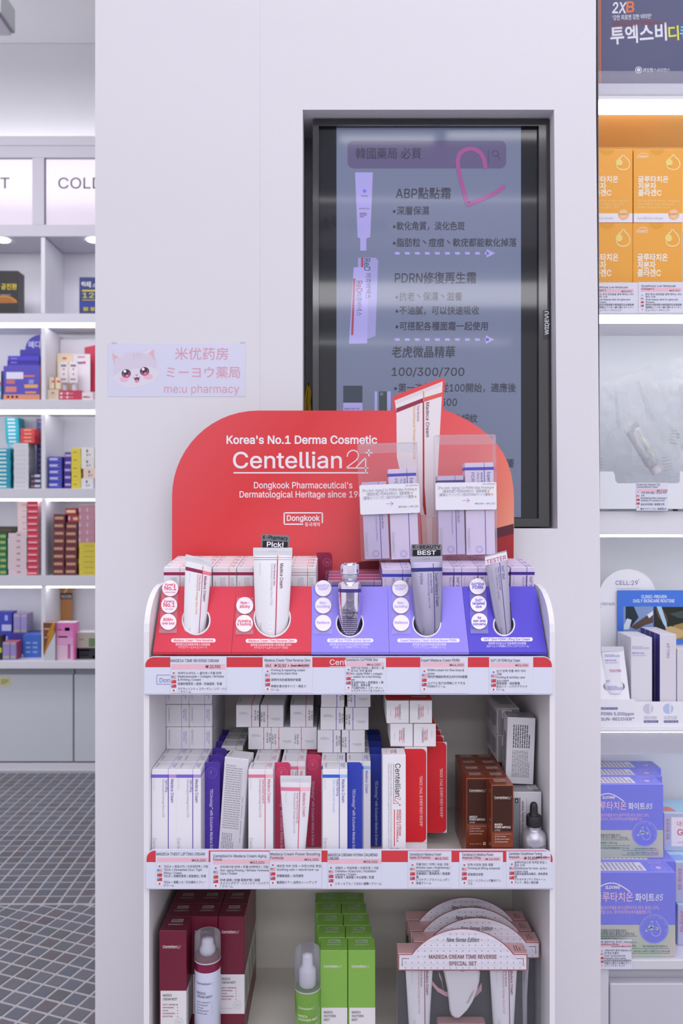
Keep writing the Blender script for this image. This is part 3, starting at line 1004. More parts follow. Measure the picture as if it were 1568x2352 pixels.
b = MB(); b.box(RX0 + .006, RX1, YR - .0004, YR + .0006, wz(1731, YR), wz(1684, YR), M('d2d3da', .25), 0); k.add(b, 'rail_backing')
YWT = 1.80
b = MB(); b.box(0.53, RX1, YWT, 2.088, wz(2228, YWT), wz(2205, YWT), M('d5d5dd', 0.25), 0.002)
wt = tag(b.build('worktop', origin=(1.1, 1.95, wz(2228, YWT))), 'white worktop of the right shelving holding the indigo boxes', 'worktop')
t = thing('base_cabinet', 'pale grey base cabinet under the right shelving', 'cabinet', (1.1, 1.95, 0))
k = Kids(t)
b = MB(); b.box(0.531, RX1, YWT + .03, 2.088, 0.0008, wz(2228, YWT) - .0006, M('bfbfc8', .5), 0.001); k.add(b, 'carcass')
b = MB(); b.box(wx(1402, YWT), RX1, YWT + .004, YWT + .0295, 0.05, wz(2262, YWT), M('c9c9d3', .4), 0.0025); k.add(b, 'door')
b = MB(); b.box(0.532, wx(1399, YWT), YWT + .004, YWT + .0295, 0.02, wz(2229, YWT), M('d3d3dc', .4), 0.001); k.add(b, 'end_panel')

zr = [wz(a, YR) + .0002 for a, *_ in SR] + [wz(2205, YWT) + .0002]
# navy vitamin box on the top shelf
Yn = 1.875
x0, x1, z0, z1 = wx(1381, Yn), wx(1381, Yn) + .30, zr[0], wz(-70, Yn)
b = MB(); b.box(x0, x1, Yn, Yn + .12, z0, z1, {'d': M('474a72', .4), 'l': M('b9bac4', .4)}, .0008)
o = tag(b.build('medicine_box', origin=((x0 + x1) / 2, Yn + .06, z0)), 'big navy vitamin box with white Korean lettering at the top right', 'box')
b = MB(); fr = fpx(Yn); WH = ink('dfdfea')
b.quad(fr, 1381, 215, 1375.5, -70, M('b35240', .4), 1)
b.text(fr, '2X', 1405, 30, 33, WH, 'L', w=34, bold=.045, shear=.12)
b.text(fr, 'B', 1437, 28, 33, ink('e07a50'), 'L', w=19, bold=.045, shear=.06)
b.text(fr, "'강한 피로엔 강한 비타민'", 1406, 46, 13, WH, 'L', w=90, bold=.02, rot=2.5)
b.text(fr, '고활성 활성비타민 B1 벤포티아민 100mg', 1406, 55.5, 8.5, ink('a8564e'), 'L', w=88, rot=3)
b.text(fr, '항산화작용 유비데카레논 CoQ10 10mg의 육체피로를 한번에 빠르게', 1406, 64, 9, ink('a8564e'), 'L', w=127, rot=4)
b.text(fr, '투엑스비', 1402, 99, 44, WH, 'L', w=131, bold=.04, rot=4.5, shear=.04)
b.text(fr, '디', 1535, 90, 36, ink('dbe045'), 'L', w=24, bold=.035, rot=3)
b.text(fr, '큐', 1561, 88, 34, ink('7cc4e8'), 'L', w=26, bold=.035, rot=3)
b.ring(fr, 1466, 161, 8, 1.8, WH, 2); b.disc(fr, 1466, 161, 4.5, WH, 2)
b.text(fr, '제일헬스사이언스', 1476, 165, 10, WH, 'L', w=62, bold=.02)
b.v = [v - o.location for v in b.v]
b.build('lettering', o)

# orange collagen boxes, two columns by two
Yy = 1.872
wb = 113.0


def collagen(px, z0, hh, label):
    x0 = wx(px, Yy)
    w = wb / F * Yy
    b = MB(); b.box(x0, x0 + w, Yy, Yy + .075, z0, z0 + hh, M('e9a53c', .45), .0008)
    o = tag(b.build('collagen_box', origin=(x0 + w / 2, Yy + .0375, z0)), label, 'box', 'orange collagen boxes')
    b = MB()
    fr = frame(lambda u, v, l: Vector((x0 + u / F * Yy, Yy - l, z0 + hh - v / 168.0 * hh)), -1)
    W, Yw = ink('f3eadb'), ink('f3dc9a')
    b.quad(fr, 0.3, 147, wb - .3, 167.6, ink('e6e3ee'), 1)
    b.v = [v - o.location for v in b.v]; b.build('printed_band', o); b = MB()
    b.text(fr, 'EVERFIT', 8.5, 20, 7.2, W, 'L', w=26, bold=.03)
    b.line(fr, [(12, 13), (18, 10), (26, 9.5), (33, 12)], 1.1, W, 2)
    drop = lambda u, v, s: [(u + s * math.sin(a) * (1 - .25 * math.cos(a)), v - s * (1.45 if abs(a) < .01 else math.cos(a))) for a in [i * math.pi / 10 for i in range(20)]]
    d1 = drop(91, 32, 15)
    b.line(fr, d1 + d1[:1], 2.4, Yw, 2)
    b.poly(fr, drop(81.5, 30, 8), ink('ecd27e'), 4)
    b.disc(fr, 54, 1, 17, M('dd9c2c', .5), 1, 16, 12, 0, 180)
    for q, (s_, w_) in enumerate((('글루타치온', 70), ('저분자', 42), ('콜라겐C', 54))):
        b.text(fr, s_, 10, 75 + q * 15.5, 16, W, 'L', w=w_, bold=.045)
    for q, w_ in enumerate((96, 84, 74)):
        b.text(fr, ('글루타치온 글루타치온 25% 함유 1,200mg 함유', '저분자 피쉬콜라겐 500Da 1,000mg 함유', '비타민C 500mg 함유 / 18 포')[q], 9, 121 + q * 7.2, 6.4, Yw, 'L', w=w_)
    b.text(fr, '4 g x 30포(120 g / 452 kcal)', 9, 160.5, 6, ink('8d8a98'), 'L', w=58)
    b.disc(fr, 92, 149, 12.5, ink('f0c9a0'), 3); b.ring(fr, 92, 149, 12.5, .9, ink('e6a258'), 4); b.ring(fr, 92, 149, 9.5, .6, ink('e6a258'), 4)
    b.text(fr, 'EVERFIT', 92, 151.3, 6, ink('d9863a'), 'C', w=21, bold=.03, l=5)
    b.v = [v - o.location for v in b.v]
    b.build('lettering', o)
    return o


z0 = zr[1]
hb = (wz(511, Yy) - z0)
ht = wz(342, Yy) - wz(511, Yy)
for c_, px in ((0, 1452.5 - wb), (1, 1453.0)):
    collagen(px, z0, hb - .0006, 'orange collagen box, %s of the lower pair behind the price rail' % ('left', 'right')[c_])
    collagen(px + (0, 1.5)[c_], z0 + hb - .0002, ht - .0004, 'orange collagen box, %s of the upper pair under the bright strip' % ('left', 'right')[c_])
b = MB(); xx = wx(1569, Yy)
b.box(xx, xx + .08, Yy + .03, Yy + .1, z0, wz(520, Yy), M('cfc4b4', .4), .0008)
b.quad(fplanar((xx, Yy + .03, z0), (1, 0, 0), (0, 0, 1)), 0, .05, .08, .058, ink('3b3a78'), 2)
tag(b.build('medicine_box', origin=(xx + .04, Yy + .06, z0)), 'beige box with indigo band right of the orange boxes', 'box')

# price cards -------------------------------------------------------------
TAGW, PINK, INK = M('d9dbec', 0.4), ink('e6bac8'), ink('4b4b58')
FLG = {c: ink(c) for c in ('e9e7ef', 'c8434e', '4a6fc0', '5b8fd6', 'd8606a', '47464f')}


def flags(b, fr, x, ys, s=1.0):
    w, h_ = 11 * s, 7.2 * s
    Wt, Rd, Bl, Lb, Pk, Dk = [FLG[c] for c in ('e9e7ef', 'c8434e', '4a6fc0', '5b8fd6', 'd8606a', '47464f')]
    for i, y in enumerate(ys):
        b.quad(fr, x, y, x + w, y + h_, (Wt, Wt, Rd, Rd, Wt)[i], 3)
        if i == 0:
            b.disc(fr, x + w / 2, y + h_ / 2, 2.2 * s, Rd, 5, 12, None, 180, 360)
            b.disc(fr, x + w / 2, y + h_ / 2, 2.2 * s, Bl, 4, 12, None, 0, 180)
            for u, v in ((.12, .15), (.8, .15), (.12, .72), (.8, .72)):
                b.quad(fr, x + w * u, y + h_ * v, x + w * (u + .09), y + h_ * (v + .14), Dk, 4)
        elif i == 1:
            for q in range(4):
                b.quad(fr, x, y + h_ * q / 4, x + w, y + h_ * (q + .5) / 4, Pk, 4)
            b.quad(fr, x, y, x + w * .45, y + h_ * .55, Lb, 5)
        elif i == 2:
            b.disc(fr, x + w * .2, y + h_ * .3, 1.1 * s, ink('e8c850'), 4, 8)
        elif i == 3:
            b.quad(fr, x, y, x + w * .5, y + h_ * .5, Lb, 4)
            b.disc(fr, x + w * .25, y + h_ * .25, 1.0 * s, Wt, 5, 8)
        else:
            b.disc(fr, x + w / 2, y + h_ / 2, 2.3 * s, Rd, 4, 14)


def price_card(Y, x0, y0, x1, y1, label, title, bar, price, fl, body, ts=8.7, bs=6.9, group=None, skew=0.0, hand=None, tcol=None):
    """title: [(text, x, baseline, width)], bar: (x0, y0, x1, y1), price: (text, right x, baseline, size)"""
    b = MB()
    b.box(wx(x0, Y), wx(x1, Y), Y, Y + .0004, wz(y1, Y), wz(y0, Y), TAGW, 0)
    ob = tag(b.build('price_card', origin=((wx(x0, Y) + wx(x1, Y)) / 2, Y, wz(y1, Y))), label, 'price tag', group)
    b = MB(); fr = fpx(Y)
    b.quad(fr, *bar, PINK, 1)
    for s_, x, y, w in title:
        b.text(fr, s_, x, y, ts, tcol or INK, 'L', w=w, bold=.008, l=3)
    s_, x, y, z = price
    b.text(fr, s_, x, y, z * .84, INK, 'R', l=3, bold=.006)
    if hand:
        for h_ in hand:
            b.text(fr, h_[0], h_[1], h_[2], h_[3], ink('2b2a30'), 'L', w=h_[4], bold=.014, shear=.12, l=3)
            if len(h_) > 5:
                b.line(fr, h_[5], .9, ink('2b2a30'), 4)
    if fl:
        flags(b, fr, *fl)
    for s_, x, y, w in body:
        b.text(fr, s_, x, y, bs, INK, 'L', w=w, bold=.008, l=3)
    b.v = [v - ob.location for v in b.v]
    b.build('lettering', ob)
    return ob


Yt = YR - .0052
for i, x in enumerate((1356, 1466)):
    price_card(Yt, x, 652 - 4 * i, x + 103, 718, 'price card on the orange box shelf, %s' % ('partly behind the pillar', 'whole one right of the pillar edge')[i],
               [('Glutathione Low Molecular', x + 6, 662 - 3 * i, 80), ('Collagen C', x + 6, 668.5 - 3 * i, 30)], (x + 5, 664 - 3 * i, x + 98, 671.5 - 2 * i), ('₩25,900', x + 94, 671.5 - 2 * i, 6.4), (x + 5, (676, 684, 692, 700, 708), .62),
               [('맑은 톤과 탄탄함을 함께 채우는 이너', x + 16, 678, 82), ('뷰티 스틱', x + 16, 684, 22), ('Inner beauty stick for glow and', x + 16, 690, 74), ('firmness', x + 16, 696, 20), ('同时补充提亮感与弹润感的内在美容棒', x + 16, 702, 83), ('透明感とハリを一緒に満たすインナー', x + 16, 708, 83), ('ビューティースティック', x + 16, 714.5, 54)], 6.2, 5.6)
# white bin with bags
Yb = YR - 0.012
t = thing('storage_bin', 'white plastic bin with a cut-out front holding crinkled clear bags', 'bin', (wx(1470, Yb), Yb + .09, zr[2] + .0035))
k = Kids(t)
BINM = M('dfe2ea', .35)
bx0, bx1, zf, zt_ = wx(1352, Yb), wx(1710, Yb), wz(1169, Yb), wz(1083, Yb)
b = MB()
cut = [(bx0, zf), (bx1, zf), (bx1, zt_), (wx(1561, Yb), zt_), (wx(1561, Yb), wz(1106, Yb)), (wx(1557, Yb), wz(1110, Yb)), (wx(1419, Yb), wz(1110, Yb)), (wx(1413, Yb), wz(1105, Yb)), (wx(1411, Yb), zt_ - .006), (wx(1407, Yb), zt_), (bx0, zt_)]
b.prism([cut], lambda u, v, d: Vector((u, Yb + d, v)), .003, BINM)
k.add(b, 'front_wall')
for nm, (a, c_, d, e) in (('side_wall', (bx0, bx0 + .003, Yb + .0031, Yb + .18)), ('side_wall', (bx1 - .003, bx1, Yb + .0031, Yb + .18)), ('back_wall', (bx0 + .0031, bx1 - .0031, Yb + .177, Yb + .18))):
    b = MB(); b.box(a, c_, d, e, zf, zt_, BINM, .0005); k.add(b, nm)
b = MB(); b.box(bx0 + .0031, bx1 - .0031, Yb + .0031, Yb + .1769, zf, zf + .003, BINM, 0); k.add(b, 'floor_plate')
for px in (1394, 1574, 1640):
    b = MB(); b.box(wx(px - 9, Yb), wx(px + 9, Yb), Yb + .02, Yb + .05, zr[2] + .0001, zf - .0002, BINM, .0006); k.add(b, 'foot')
price_card(Yb - .001, 1461, 1109, 1533, 1173, 'price card stuck on the white bin', [('Exoproxyl Haenam Fig', 1462.5, 1115, 52), ('Exosomethod Cream', 1462.5, 1120.5, 48)], (1462, 1123, 1532, 1130), ('₩27,900', 1532, 1129, 6.6), (1461, (1128, 1137, 1145.5, 1154, 1162), .68),
           [('미백 광채 앰플 / 민감성 피부', 1472, 1134, 58), ('OK', 1472, 1140, 8), ('Brightening Glow Ampoule /', 1471, 1146, 60), ('Suitable for sensitive skin', 1471, 1151.5, 55), ('美白光泽安瓶 / 敏感肌可用', 1471, 1160.5, 54), ('美白ツヤアンプル / 敏感肌OK', 1470, 1171, 60)], 6.2, 5.8)


def film_bag(cx, cz, Y, w, hh, lean, yaw, seed, label):
    """pillow of thin clear film, folded and crinkled"""
    rn = random.Random(seed)
    from mathutils import noise
    b = MB()
    nu, nv = 13, 19
    grid = {}
    off = Vector((rn.uniform(0, 50), rn.uniform(0, 50), 0))
    for sd in (0, 1):
        for i in range(nu + 1):
            for j in range(nv + 1):
                u, v = i / nu, j / nv
                e = (4 * u * (1 - u)) ** .5 * (4 * v * (1 - v)) ** .35
                q = Vector((u * 5, v * 6, sd * 9)) + off
                r = (1 - abs(noise.noise(q * .8))) ** 4 * .75 + (1 - abs(noise.noise(q * 1.7))) ** 5 * .55
                d = e * (.006 + .012 * r) * (1 if sd else -1)
                x = (u - .5) * w * (1 - .07 * abs(noise.noise(q * .7)))
                z = (v - .5) * hh * (1 - .05 * abs(noise.noise(q * .8 + Vector((9, 9, 9)))))
                jx = (0, 1)[0 < i < nu and 0 < j < nv]
                grid[sd, i, j] = Vector((x + jx * rn.uniform(-.004, .004), d + jx * rn.uniform(-.0050, .0050), z + jx * rn.uniform(-.004, .004)))
        for i in range(nu):
            for j in range(nv):
                p = [grid[sd, i, j], grid[sd, i + 1, j], grid[sd, i + 1, j + 1], grid[sd, i, j + 1]]
                q = rn.random() < .5                     # crumpled: every crease stays sharp
                b.face([p[0], p[1], p[2]] if q else [p[1], p[2], p[3]], FILM)
                b.face([p[0], p[2], p[3]] if q else [p[0], p[1], p[3]], FILM)
    ob = b.build('plastic_bag', None, None, (wx(cx, Y), Y, wz(cz, Y)), (math.radians(lean), math.radians(yaw), 0))
    tag(ob, label, 'bag', None)
    fr = fplanar((-w / 2, -.0235, -hh / 2), (1, 0, 0), (0, 0, 1))
    b = MB()
    g = ink('b3b8be')
    b.grey(fr, w * .62, hh * .55, w * .70, hh * .92, 4, g, 1, True, .3, seed)
    b.grey(fr, w * .12, hh * .2, w * .3, hh * .34, 5, g, 1, False, .4, seed + 1)
    b.build('printed_mark', ob)
    return ob


film_bag(1396, 1000, 1.932, .112, .26, 5, -5, 3, 'clear film bag at the left end of the bin, under the pillar edge')
film_bag(1472, 990, 1.882, .15, .27, 5, -22, 5, 'clear film bag with a white tube inside, middle of the bin')
film_bag(1548, 1000, 1.936, .125, .27, 5, -10, 8, 'clear film bag at the right of the bin with grey print')
film_bag(1580, 950, 1.988, .12, .27, 4, 6, 12, 'tallest clear film bag standing behind at the right of the bin')
# white tube seen in the middle bag
t = thing('cream_tube', 'white tube with green stripe lying inside the middle clear bag', 'tube', P(1508, 1086, 1.890), (math.radians(5), math.radians(-31), 0))
b = MB(); b.lathe([(.012, 0, M('e3dfe6', .3)), (.0125, .022, M('e3dfe6', .3)), (.0155, .023, M('dcdde4', .3)), (.017, .09, M('dcdde4', .3)), (.018, .118, M('dcdde4', .3))], 20, 0, 0, 0, True, .8); b.build('tube_body', t)
b = MB(); b.box(-.019, .019, -.0012, .0012, .1185, .128, M('d6d8de', .35), .0004); b.build('crimp_seal', t)
b = MB(); fr = fplanar((-.012, -.0166, .03), (1, 0, 0), (0, 0, 1)); b.quad(fr, .014, .01, .0152, .085, ink('a9c63a')); b.grey(fr, .009, .02, .0115, .08, 2, ink('8d8fc0'), 1, True); b.build('lettering', t)

# CELL display on the fourth shelf
Yc = 1.862
t = thing('counter_display', 'white rounded card display with blue photo panel and a tester tube', 'display', (wx(1460, Yc), Yc + .1, zr[3]))
k = Kids(t)
CARD = M('e8e8f0', .45)
VI = ink('4a4a8c')
yb_ = Yc + .15
b = MB()
dome = [(wx(1322, yb_), zr[3]), (wx(1625, yb_), zr[3]), (wx(1625, yb_), wz(1375, yb_)), (wx(1512, yb_), wz(1362, yb_))]
cx_, cz_, rr_ = wx(1441, yb_), wz(1374, yb_), 67 / F * yb_
dome = [(wx(1322, yb_), zr[3]), (wx(1625, yb_), zr[3]), (wx(1625, yb_), wz(1362, yb_)), (wx(1507, yb_), wz(1362, yb_))] + [(cx_ + rr_ * math.cos(math.radians(a)), cz_ + rr_ * math.sin(math.radians(a))) for a in range(10, 181, 10)] + [(cx_ - rr_, wz(1420, yb_)), (wx(1322, yb_), wz(1420, yb_))]
b.prism([dome], lambda u, v, d: Vector((u, yb_ + d, v)), .004, CARD)
fr = fpx(yb_)
b.text(fr, 'CELL:29', 1413, 1343.5, 13.5, VI, 'L', w=51, l=3)
b.line(fr, [(1466, 1329), (1466, 1336)], .7, ink('a8aac8'), 3); b.line(fr, [(1462.5, 1332.5), (1469.5, 1332.5)], .7, ink('a8aac8'), 3)
b.text(fr, 'DERMACOSMETICS', 1415, 1353, 4.6, ink('c9c9d8'), 'L', w=53, l=3)
b.text(fr, 'PDRN REPAIR', 1411, 1390, 8, ink('6f6f95'), 'R', l=3)
b.text(fr, 'S+™', 1381, 1399, 7, ink('6f6f95'), 'R', l=3)
k.add(b, 'back_card')
yp = Yc + .142
b = MB(); b.box(wx(1418, yp), wx(1640, yp), yp, yp + .003, wz(1480, yp), wz(1356, yp), M('3f74d6', .4), 0)
fr = fpx(yp)
b.text(fr, 'CLINIC-PROVEN', 1501, 1374, 9.6, ink('e6ecfa'), 'C', w=58, bold=.03, l=3)
b.text(fr, 'DAILY SKINCARE ROUTINE', 1501, 1383.5, 9.6, ink('e6ecfa'), 'C', w=95, bold=.03, l=3)
b.quad(fr, 1431, 1480, 1499, 1393, ink('7f97c4'), 2)
b.poly(fr, [(1436, 1393), (1455, 1393), (1466, 1418), (1448, 1440), (1436, 1420)], ink('24323c'), 3)
b.poly(fr, [(1447, 1440), (1470, 1424), (1490, 1410), (1499, 1404), (1499, 1430), (1480, 1436), (1460, 1446)], ink('5a463e'), 4)
b.poly(fr, [(1485, 1412), (1499, 1403), (1499, 1412), (1490, 1420)], ink('e0dce2'), 5)
b.poly(fr, [(1432, 1436), (1440, 1420), (1450, 1424), (1444, 1445), (1432, 1446)], ink('cfdcec'), 5)
b.quad(fr, 1501, 1468, 1640, 1394, ink('262a26'), 2)
b.poly(fr, [(1530, 1450), (1548, 1436), (1570, 1430), (1640, 1425), (1640, 1468), (1545, 1468)], ink('9c8450'), 3)
b.poly(fr, [(1527, 1441), (1540, 1438), (1570, 1448), (1570, 1462), (1550, 1468), (1530, 1455)], ink('c2a878'), 4)
b.poly(fr, [(1503, 1396), (1512, 1420), (1522, 1430), (1534, 1428), (1530, 1412), (1520, 1398)], ink('5c4434'), 3)
b.poly(fr, [(1507, 1393), (1518, 1393), (1530, 1430), (1531, 1441), (1528, 1441), (1522, 1432)], ink('a9cbe4'), 5)
b.poly(fr, [(1536, 1410), (1570, 1402), (1600, 1402), (1600, 1416), (1560, 1420)], ink('3d4f50'), 4)
k.add(b, 'photo_panel')
b = MB()
zt_ = wz(1616, Yc)
b.prism([[(wx(1322, Yc), zr[3]), (wx(1620, Yc), zr[3]), (wx(1620, Yc), wz(1612, Yc)), (wx(1460, Yc), wz(1612, Yc)), (wx(1456, Yc), wz(1606, Yc)), (wx(1322, Yc), wz(1606, Yc))]], lambda u, v, d: Vector((u, Yc + d, v)), .003, CARD)
fr = fpx(Yc)
b.quad(fr, 1330, 1630, 1418, 1624.5, VI, 1); b.text(fr, 'UVA/B PROTECTION', 1416, 1629, 5, ink('e4e4f4'), 'R', l=3)
b.text(fr, 'PDRN 5,000ppm', 1455, 1643, 9.6, VI, 'R', l=3, bold=.01)
b.text(fr, 'SUN-RECOVER™', 1456, 1655, 9.6, VI, 'R', l=3, bold=.01)
for px, cc, s1, s2 in ((1489, 'c8c9da', 'PDRN 5,000ppm', 'PDRN 자외선차단'), (1535, 'b4c2e6', 'UV 리커버 크림', '리커버 재생크림'), (1583, 'e6cfcf', 'BB CREAM', 'BB 블레미쉬밤')):
    b.disc(fr, px - 1, 1628, 12, ink(cc), 1); b.poly(fr, [(px + 1, 1614), (px + 6, 1614), (px + 5, 1641), (px + 2, 1641)], ink('dfe0ec'), 2)
    b.text(fr, s1, px + 4, 1648, 4.4, ink('8f90a8'), 'C', w=30, l=2); b.text(fr, 'REPAIR CREAM', px + 4, 1652, 4, ink('8f90a8'), 'C', w=28, l=2)
    b.quad(fr, px - 11, 1660, px + 22, 1654.5, VI, 1); b.text(fr, s2, px + 5, 1659, 4.6, ink('e4e4f4'), 'C', w=29, l=3)
k.add(b, 'front_card')
b = MB(); b.prism([[(1322, 1606), (1446, 1606), (1440, 1490), (1322, 1490)], [(1412 + 25 * math.cos(a), 1578 + 14 * math.sin(a)) for a in [i * math.pi / 12 for i in range(24)]]],
                  lambda u, v, d: Vector((wx(u, Yc + .001), Yc + .001 + (1606 - v) * .00022 + d, wz(v, Yc + .001))), .002, CARD)
k.add(b, 'tester_panel')
# tester tube of the display
tt = thing('cream_tube', 'white tester tube with pink lettering standing in the white card display', 'tube', P(1410, 1592, Yc + .012), (math.radians(-7), 0, math.radians(4)))
b = MB()
pr = [(0.019, 0), (.022, .003), (.0235, .02), (.0245, .06), (.0255, .095)]
nn = 28
for (r0, z0), (r1, z1) in zip(pr, pr[1:]):
    for i in range(nn):
        def q(r, z, i): a = 2 * math.pi * i / nn; return Vector((r * math.sin(a), -(.012 - .0115 * (z / .097)) * math.cos(a), z))
        b.face([q(r0, z0, i), q(r0, z0, i + 1), q(r1, z1, i + 1), q(r1, z1, i)], M('dcdce6', .35), True)
b.build('tube_body', tt)
b = MB(); b.box(-.0265, .0265, -.001, .001, .0955, .107, M('cfcfda', .4), .0003); b.build('crimp_seal', tt)
b = MB(); fr = frame(lambda u, v, l: Vector((u, -(.0125 - .0115 * (v / .097)) * math.sqrt(max(0, 1 - (u / .027) ** 2)) - .0004 - l, v)))
b.text(fr, 'PRETECTIVE', -.019, .074, .0042, ink('4a4fc0'), 'L', w=.026, bold=.02); b.text(fr, 'SUN-RECOVER™', -.019, .0685, .0042, ink('9a9cc8'), 'L', w=.031)
b.text(fr, 'TESTER', -.012, .049, .0072, ink('c06a9c'), 'L', w=.029, bold=.03)
b.text(fr, '50⁺', -.02, .026, .0066, ink('5a5aa8'), 'L', w=.009)
b.grey(fr, -.019, .083, .018, .0895, 3, ink('9a9cd0')); b.grey(fr, -.019, .008, .018, .018, 3, ink('9a9cd0'))
b.build('lettering', tt)
# cartons standing in the display
zc = zr[3] + .0002


def sun_row(px0, px1, py, n, dp, label, main, side, pr, Y0=None, z1=None):
    Y0 = Y0 or Yc + .0095
    x0, w = wx(px0, Y0), (px1 - px0) / F * Y0
    hh = wz(py, Y0) - zc
    for i in range(n):
        b = MB(); b.box(-w / 2, w / 2, 0, dp, 0, hh, {'d': M(main, .4), 'r': M(side, .4)} if pr else {'d': M(main, .4), 'l': M(side, .4)}, .0006)
        ob = b.build('carton', None, None, (x0 + w / 2, Y0 + i * (dp + .0003), zc))
        tag(ob, '%s, %s of its row' % (label, 'front one' if i == 0 else ORD[i] + ' one'), 'carton', label)
        if i == 0:
            yield ob, w, hh


for ob, w, hh in sun_row(1449, 1497, 1464, 3, .031, 'white sunscreen carton with blue side in the card display', 'dcdbe5', '5d57c0', True):
    b = MB(); fr = fplanar((-w / 2, 0, 0), (1, 0, 0), (0, 0, 1))
    b.text(fr, 'PRETECTIVE', .002, hh - .038, .0042, ink('4a4fc0'), 'L', w=.028, bold=.02); b.text(fr, 'SUN-RECOVER™', .002, hh - .0435, .0042, ink('9a9cc8'), 'L', w=.033)
    b.grey(fr, .002, hh - .028, w - .006, hh - .02, 3, ink('9a9cd0')); b.text(fr, '50⁺', .004, .026, .006, ink('5a5aa8')); b.grey(fr, .006, .004, w - .006, .016, 4, ink('9a9cd0'))
    b.build('lettering', ob)
for ob, w, hh in sun_row(1515, 1552.5, 1457, 4, .03, 'tall white cream carton with violet side in the card display', 'd9d5e0', '51458f', False):
    b = MB(); fr = fplanar((-w / 2, 0, 0), (1, 0, 0), (0, 0, 1))
    b.text(fr, 'CELL:29', w * .58, hh - .055, .008, VI, 'L', w=.034, rot=90); b.text(fr, 'REPAIR CREAM', w * .33, .003, .007, ink('77729a'), 'L', w=.044, rot=90)
    b.quad(fr, w * .66, 0.001, w * .78, .05, VI); b.grey(fr, w * .45, .004, w * .6, .04, 2, ink('9a96b8'), 1, True)
    b.build('lettering', ob)
for ob, w, hh in sun_row(1554.5, 1600, 1490, 1, .03, 'white balm carton at the right of the card display', 'd6d4de', 'c9c7d4', False):
    b = MB(); fr = fplanar((-w / 2, 0, 0), (1, 0, 0), (0, 0, 1)); b.text(fr, 'BLEMISH BALM', w * .2, .001, .006, ink('55556a'), 'L', w=.045, rot=90); b.build('lettering', ob)

# indigo glutathione boxes on the worktop
VIO, HOLO = M('7b7fe0', .32), own('holographic_print', 'c9c6e0', .22, .25)
nt = HOLO.node_tree
tcx = nt.nodes.new('ShaderNodeTexCoord'); nz = nt.nodes.new('ShaderNodeTexNoise'); nz.inputs['Scale'].default_value = 9; nz.inputs['Detail'].default_value = 1
rp = nt.nodes.new('ShaderNodeValToRGB')
for pos, hx in ((0.3, 'a8c9a8'), (0.42, '9fb4dc'), (0.52, 'c2b8da'), (0.62, '7cc8c8'), (0.72, 'e0c8d4')):
    e = rp.color_ramp.elements[0] if pos == .3 else rp.color_ramp.elements[1] if pos == .72 else rp.color_ramp.elements.new(pos)
    e.position, e.color = pos, hexlin(hx)
nt.links.new(tcx.outputs['Object'], nz.inputs['Vector']); nt.links.new(nz.outputs['Fac'], rp.inputs[0]); nt.links.new(rp.outputs[0], nt.nodes['Principled BSDF'].inputs['Base Color'])
GW, GH, GD = .172 / 172 * 1.0, 0, 0


